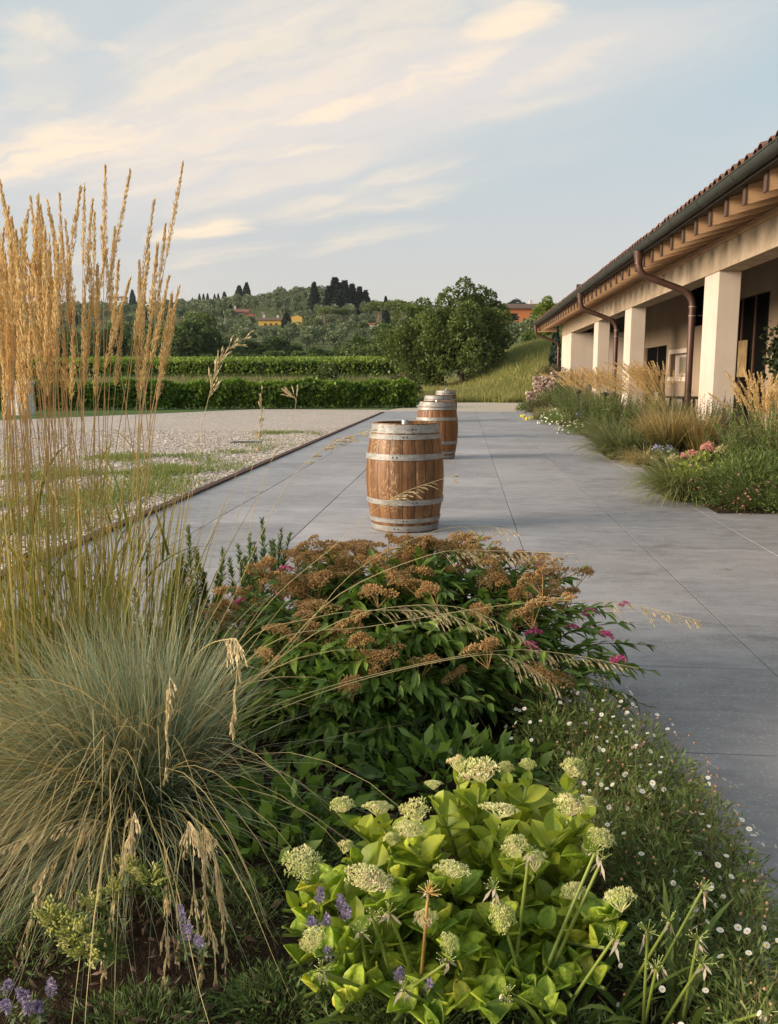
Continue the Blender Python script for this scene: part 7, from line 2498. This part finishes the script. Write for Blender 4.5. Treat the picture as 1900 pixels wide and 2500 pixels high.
def goldenrod(label, base, clusters, r):
    base = np.array(base)
    t_ = thing('goldenrod_plant', label, 'goldenrod', base, 'goldenrods in the left front')
    for (a, b, z, rad, n) in clusters:
        c_ = atz(a, b, z)
        tips_ = c_ + rand_dirs(n, r) * rad * np.array([1, 0.8, 0.8]) * r.uniform(0.5, 1.0, n)[:, None]
        Cn = np.stack([np.repeat((base + (c_ - base) * np.array([0.3, 0.3, 0]))[None], n, 0), np.repeat((base * 0.35 + c_ * 0.65 - np.array([0, 0, 0.02]))[None], n, 0), (tips_ + c_) / 2 - np.array([0, 0, 0.01]), tips_], 1)
        o = MB().tubes(Cn, np.full(n, 0.0009), 3).build('stems', M_gstem, t_)
        o['kind'] = 'stuff'
        P, T, tt = along(Cn, 16, 0.6, 1.0, r)
        P = P + r.normal(0, 0.004, P.shape)
        MB().inst(PEB[0], PEB[1], P, frames(T), np.stack([np.full(len(P), 0.0042), np.full(len(P), 0.008), np.full(len(P), 0.0042)], -1) * r.uniform(0.6, 1.3, len(P))[:, None]).build('bud_cluster', M_gold, t_)
        P, T, tt = along(Cn, 5, 0.2, 0.7, r)
        MB().inst(NEEDLE[0], NEEDLE[1], P, frames(T + rand_dirs(len(P), r)), np.repeat(np.array([[0.006, 0.04, 0.04]]), len(P), 0)).build('leaves', M_mixleaf, t_)['kind'] = 'stuff'
    return t_


goldenrod('yellow green goldenrod cluster at the lower left before the oat grass', (-0.74, 1.82, 0.03), [(130, 2240, 0.28, 0.055, 26), (185, 2275, 0.27, 0.055, 26), (215, 2310, 0.25, 0.045, 18), (225, 2190, 0.30, 0.035, 12)], fr)
goldenrod('small budding goldenrod sprays in front of the oat grass', (-0.62, 2.0, 0.03), [(365, 2130, 0.30, 0.045, 14), (310, 2110, 0.30, 0.035, 10), (280, 2160, 0.28, 0.03, 8)], fr)
# --- lacy ground cover and fallen leaves along the very front
M_lacy = leaf_mat('lacy_leaves', [(0.0, (0.049, 0.091, 0.025)), (0.5, (0.105, 0.161, 0.045)), (1.0, (0.196, 0.252, 0.084))], 0.2, patch=6)
for k, (x, y, rx, ry, h, n, lab) in enumerate(((-0.36, 1.58, 0.16, 0.10, 0.12, 1500, 'feathery green foliage at the bottom left of the stonecrop'), (-0.10, 1.52, 0.24, 0.12, 0.14, 2600, 'feathery green foliage at the bottom centre'), (0.22, 1.5, 0.2, 0.1, 0.12, 1600, 'small green leaves between the strap leaves at the bottom'), (-0.98, 1.72, 0.24, 0.2, 0.14, 1600, 'fine green foliage in the lower left corner'), (-0.62, 1.50, 0.2, 0.12, 0.10, 1500, 'low green weeds at the bottom below the straw'), (-0.52, 1.85, 0.14, 0.2, 0.12, 1200, 'small weeds between hanging straw and stonecrop'), (-0.40, 2.15, 0.16, 0.3, 0.14, 1800, 'low green leaves between oat grass and stonecrop'), (-0.30, 2.75, 0.3, 0.2, 0.18, 2200, 'dark low leaves between spirea and oat grass'))):
    leafy_mound('yarrow_clump', lab, (x, y), rx, ry, h, int(n * 1.5), 0.022, 0.0034, M_lacy, fr)
n = 1500
P = np.stack([fr.uniform(-1.3, 0.3, n), fr.uniform(1.35, 2.9, n), 0.075 + fr.random(n) * 0.02], -1)
M_chip = leaf_mat('bark_chips', [(0.0, (0.03, 0.018, 0.012)), (0.6, (0.10, 0.06, 0.038)), (1.0, (0.26, 0.18, 0.12))], 0.0, patch=10, rough=0.95)
o = MB().inst(PEB[0], PEB[1], P, frames(np.stack([fr.normal(size=n), fr.normal(size=n), fr.normal(0, 0.25, n)], -1)), np.stack([np.full(n, 0.012), np.full(n, 0.034), np.full(n, 0.008)], -1) * fr.uniform(0.5, 1.3, n)[:, None]).build('bark_chips', M_chip)
tag(o, 'loose brown bark chips on the soil between plants', 'bark chips', None, 'stuff')
# --- loose pebbles and tufts on the gravel
n = 30000
Y = 6.0 + 16 * fr.random(n) ** 1.5
X = -3.25 - fr.random(n) * (0.55 * Y + 1.0)
s = fr.uniform(0.022, 0.05, n)
M_peb = leaf_mat('pebbles', [(0.0, (0.28, 0.22, 0.18)), (0.4, (0.52, 0.44, 0.38)), (1.0, (0.78, 0.70, 0.62))], 0.0, patch=1.0, rough=0.9, patch_amt=0.2)
o = MB().inst(PEB[0], PEB[1], np.stack([X, Y, np.full(n, -0.012)], -1), frames(np.stack([fr.normal(size=n), fr.normal(size=n), fr.normal(0, 0.3, n)], -1)), np.stack([s, s * 1.2, s * 0.6], -1)).build('loose_pebbles', M_peb)
tag(o, 'pale loose pebbles scattered over the gravel yard', 'pebbles', None, 'stuff')
n = 46000
cx = np.array([(-4.4, 12.0, 1.3, 1.6), (-3.9, 9.4, 0.8, 1.4), (-5.4, 14.2, 1.2, 0.8), (-6.2, 11.5, 1.1, 1.0), (-4.1, 15.8, 0.45, 0.7), (-3.9, 17.2, 0.5, 0.5), (-4.5, 21.0, 0.6, 0.6), (-3.6, 20.2, 0.25, 0.6), (-5.2, 8.6, 0.9, 1.2), (-4.0, 7.2, 0.6, 0.8), (-4.3, 18.6, 0.3, 0.4)])
wgt = cx[:, 2] * cx[:, 3]
idx = fr.choice(len(cx), n, p=wgt / wgt.sum())
X = cx[idx, 0] + fr.normal(0, 0.5, n) * cx[idx, 2]
Y = cx[idx, 1] + fr.normal(0, 0.5, n) * cx[idx, 3]
nz = np.sin(X * 3.1 + 1.2 * np.sin(Y * 1.9)) * np.sin(Y * 2.3 + X) + fr.normal(0, 0.35, n)
keep = (X < -3.22) & (nz > -0.05)
X, Y = X[keep], Y[keep]
M_tuft = blade_mat('yard_grass', (0.10, 0.16, 0.025), (0.17, 0.25, 0.045), (0.28, 0.34, 0.09), 0.3, 0.5, alt=(0.34, 0.32, 0.12), altf=0.8)
o = grass_field('yard_grass', np.stack([X, Y, np.full(len(X), -0.016)], -1), 0.03, 0.10, 0.004, M_tuft, fr, 0.9).build('yard_grass', M_tuft)
tag(o, 'patches of short grass growing through the gravel', 'grass', None, 'stuff')

# --- dry litter and petals blown over the paving
n = 260
k1 = fr.random(n) < 0.55
X = np.where(k1, fr.uniform(1.3, 2.6, n), fr.uniform(-2.8, 2.2, n))
Y = np.where(k1, 8.3 + fr.random(n) * 3.0, 4.3 + fr.random(n) * 16)
keep = ~((X < 0.75) & (Y < 4.6))
X, Y = X[keep], Y[keep]
n = len(X)
M_lit = leaf_mat('litter', [(0.0, (0.16, 0.10, 0.06)), (0.5, (0.34, 0.25, 0.15)), (0.8, (0.62, 0.52, 0.40)), (1.0, (0.66, 0.34, 0.34))], 0.1)
o = MB().inst(LEAF4[0], LEAF4[1], np.stack([X, Y, np.full(n, 0.006)], -1), frames(np.stack([fr.normal(size=n), fr.normal(size=n), fr.normal(0, 0.12, n)], -1)), fr.uniform(0.010, 0.030, n)).build('fallen_litter', M_lit)
tag(o, 'tiny dry leaves and petals scattered on the paving', 'litter', None, 'stuff')


# ------------------------------------------------------------------ evening haze over the valley
t = NT('thin_haze')
t.n.remove(t.b)
pv = t.node('ShaderNodeVolumePrincipled')
pv.inputs['Color'].default_value = (0.80, 0.86, 0.95, 1)
pv.inputs['Density'].default_value = 0.0001
pv.inputs['Anisotropy'].default_value = 0.2
t.l.new(pv.outputs[0], t.out.inputs['Volume'])
o = MB().box(-2450, 2450, -2050, 2650, -13.0, 125.0).build('haze', t.m)
tag(o, 'thin pale evening haze over the valley', 'haze', None, 'stuff')
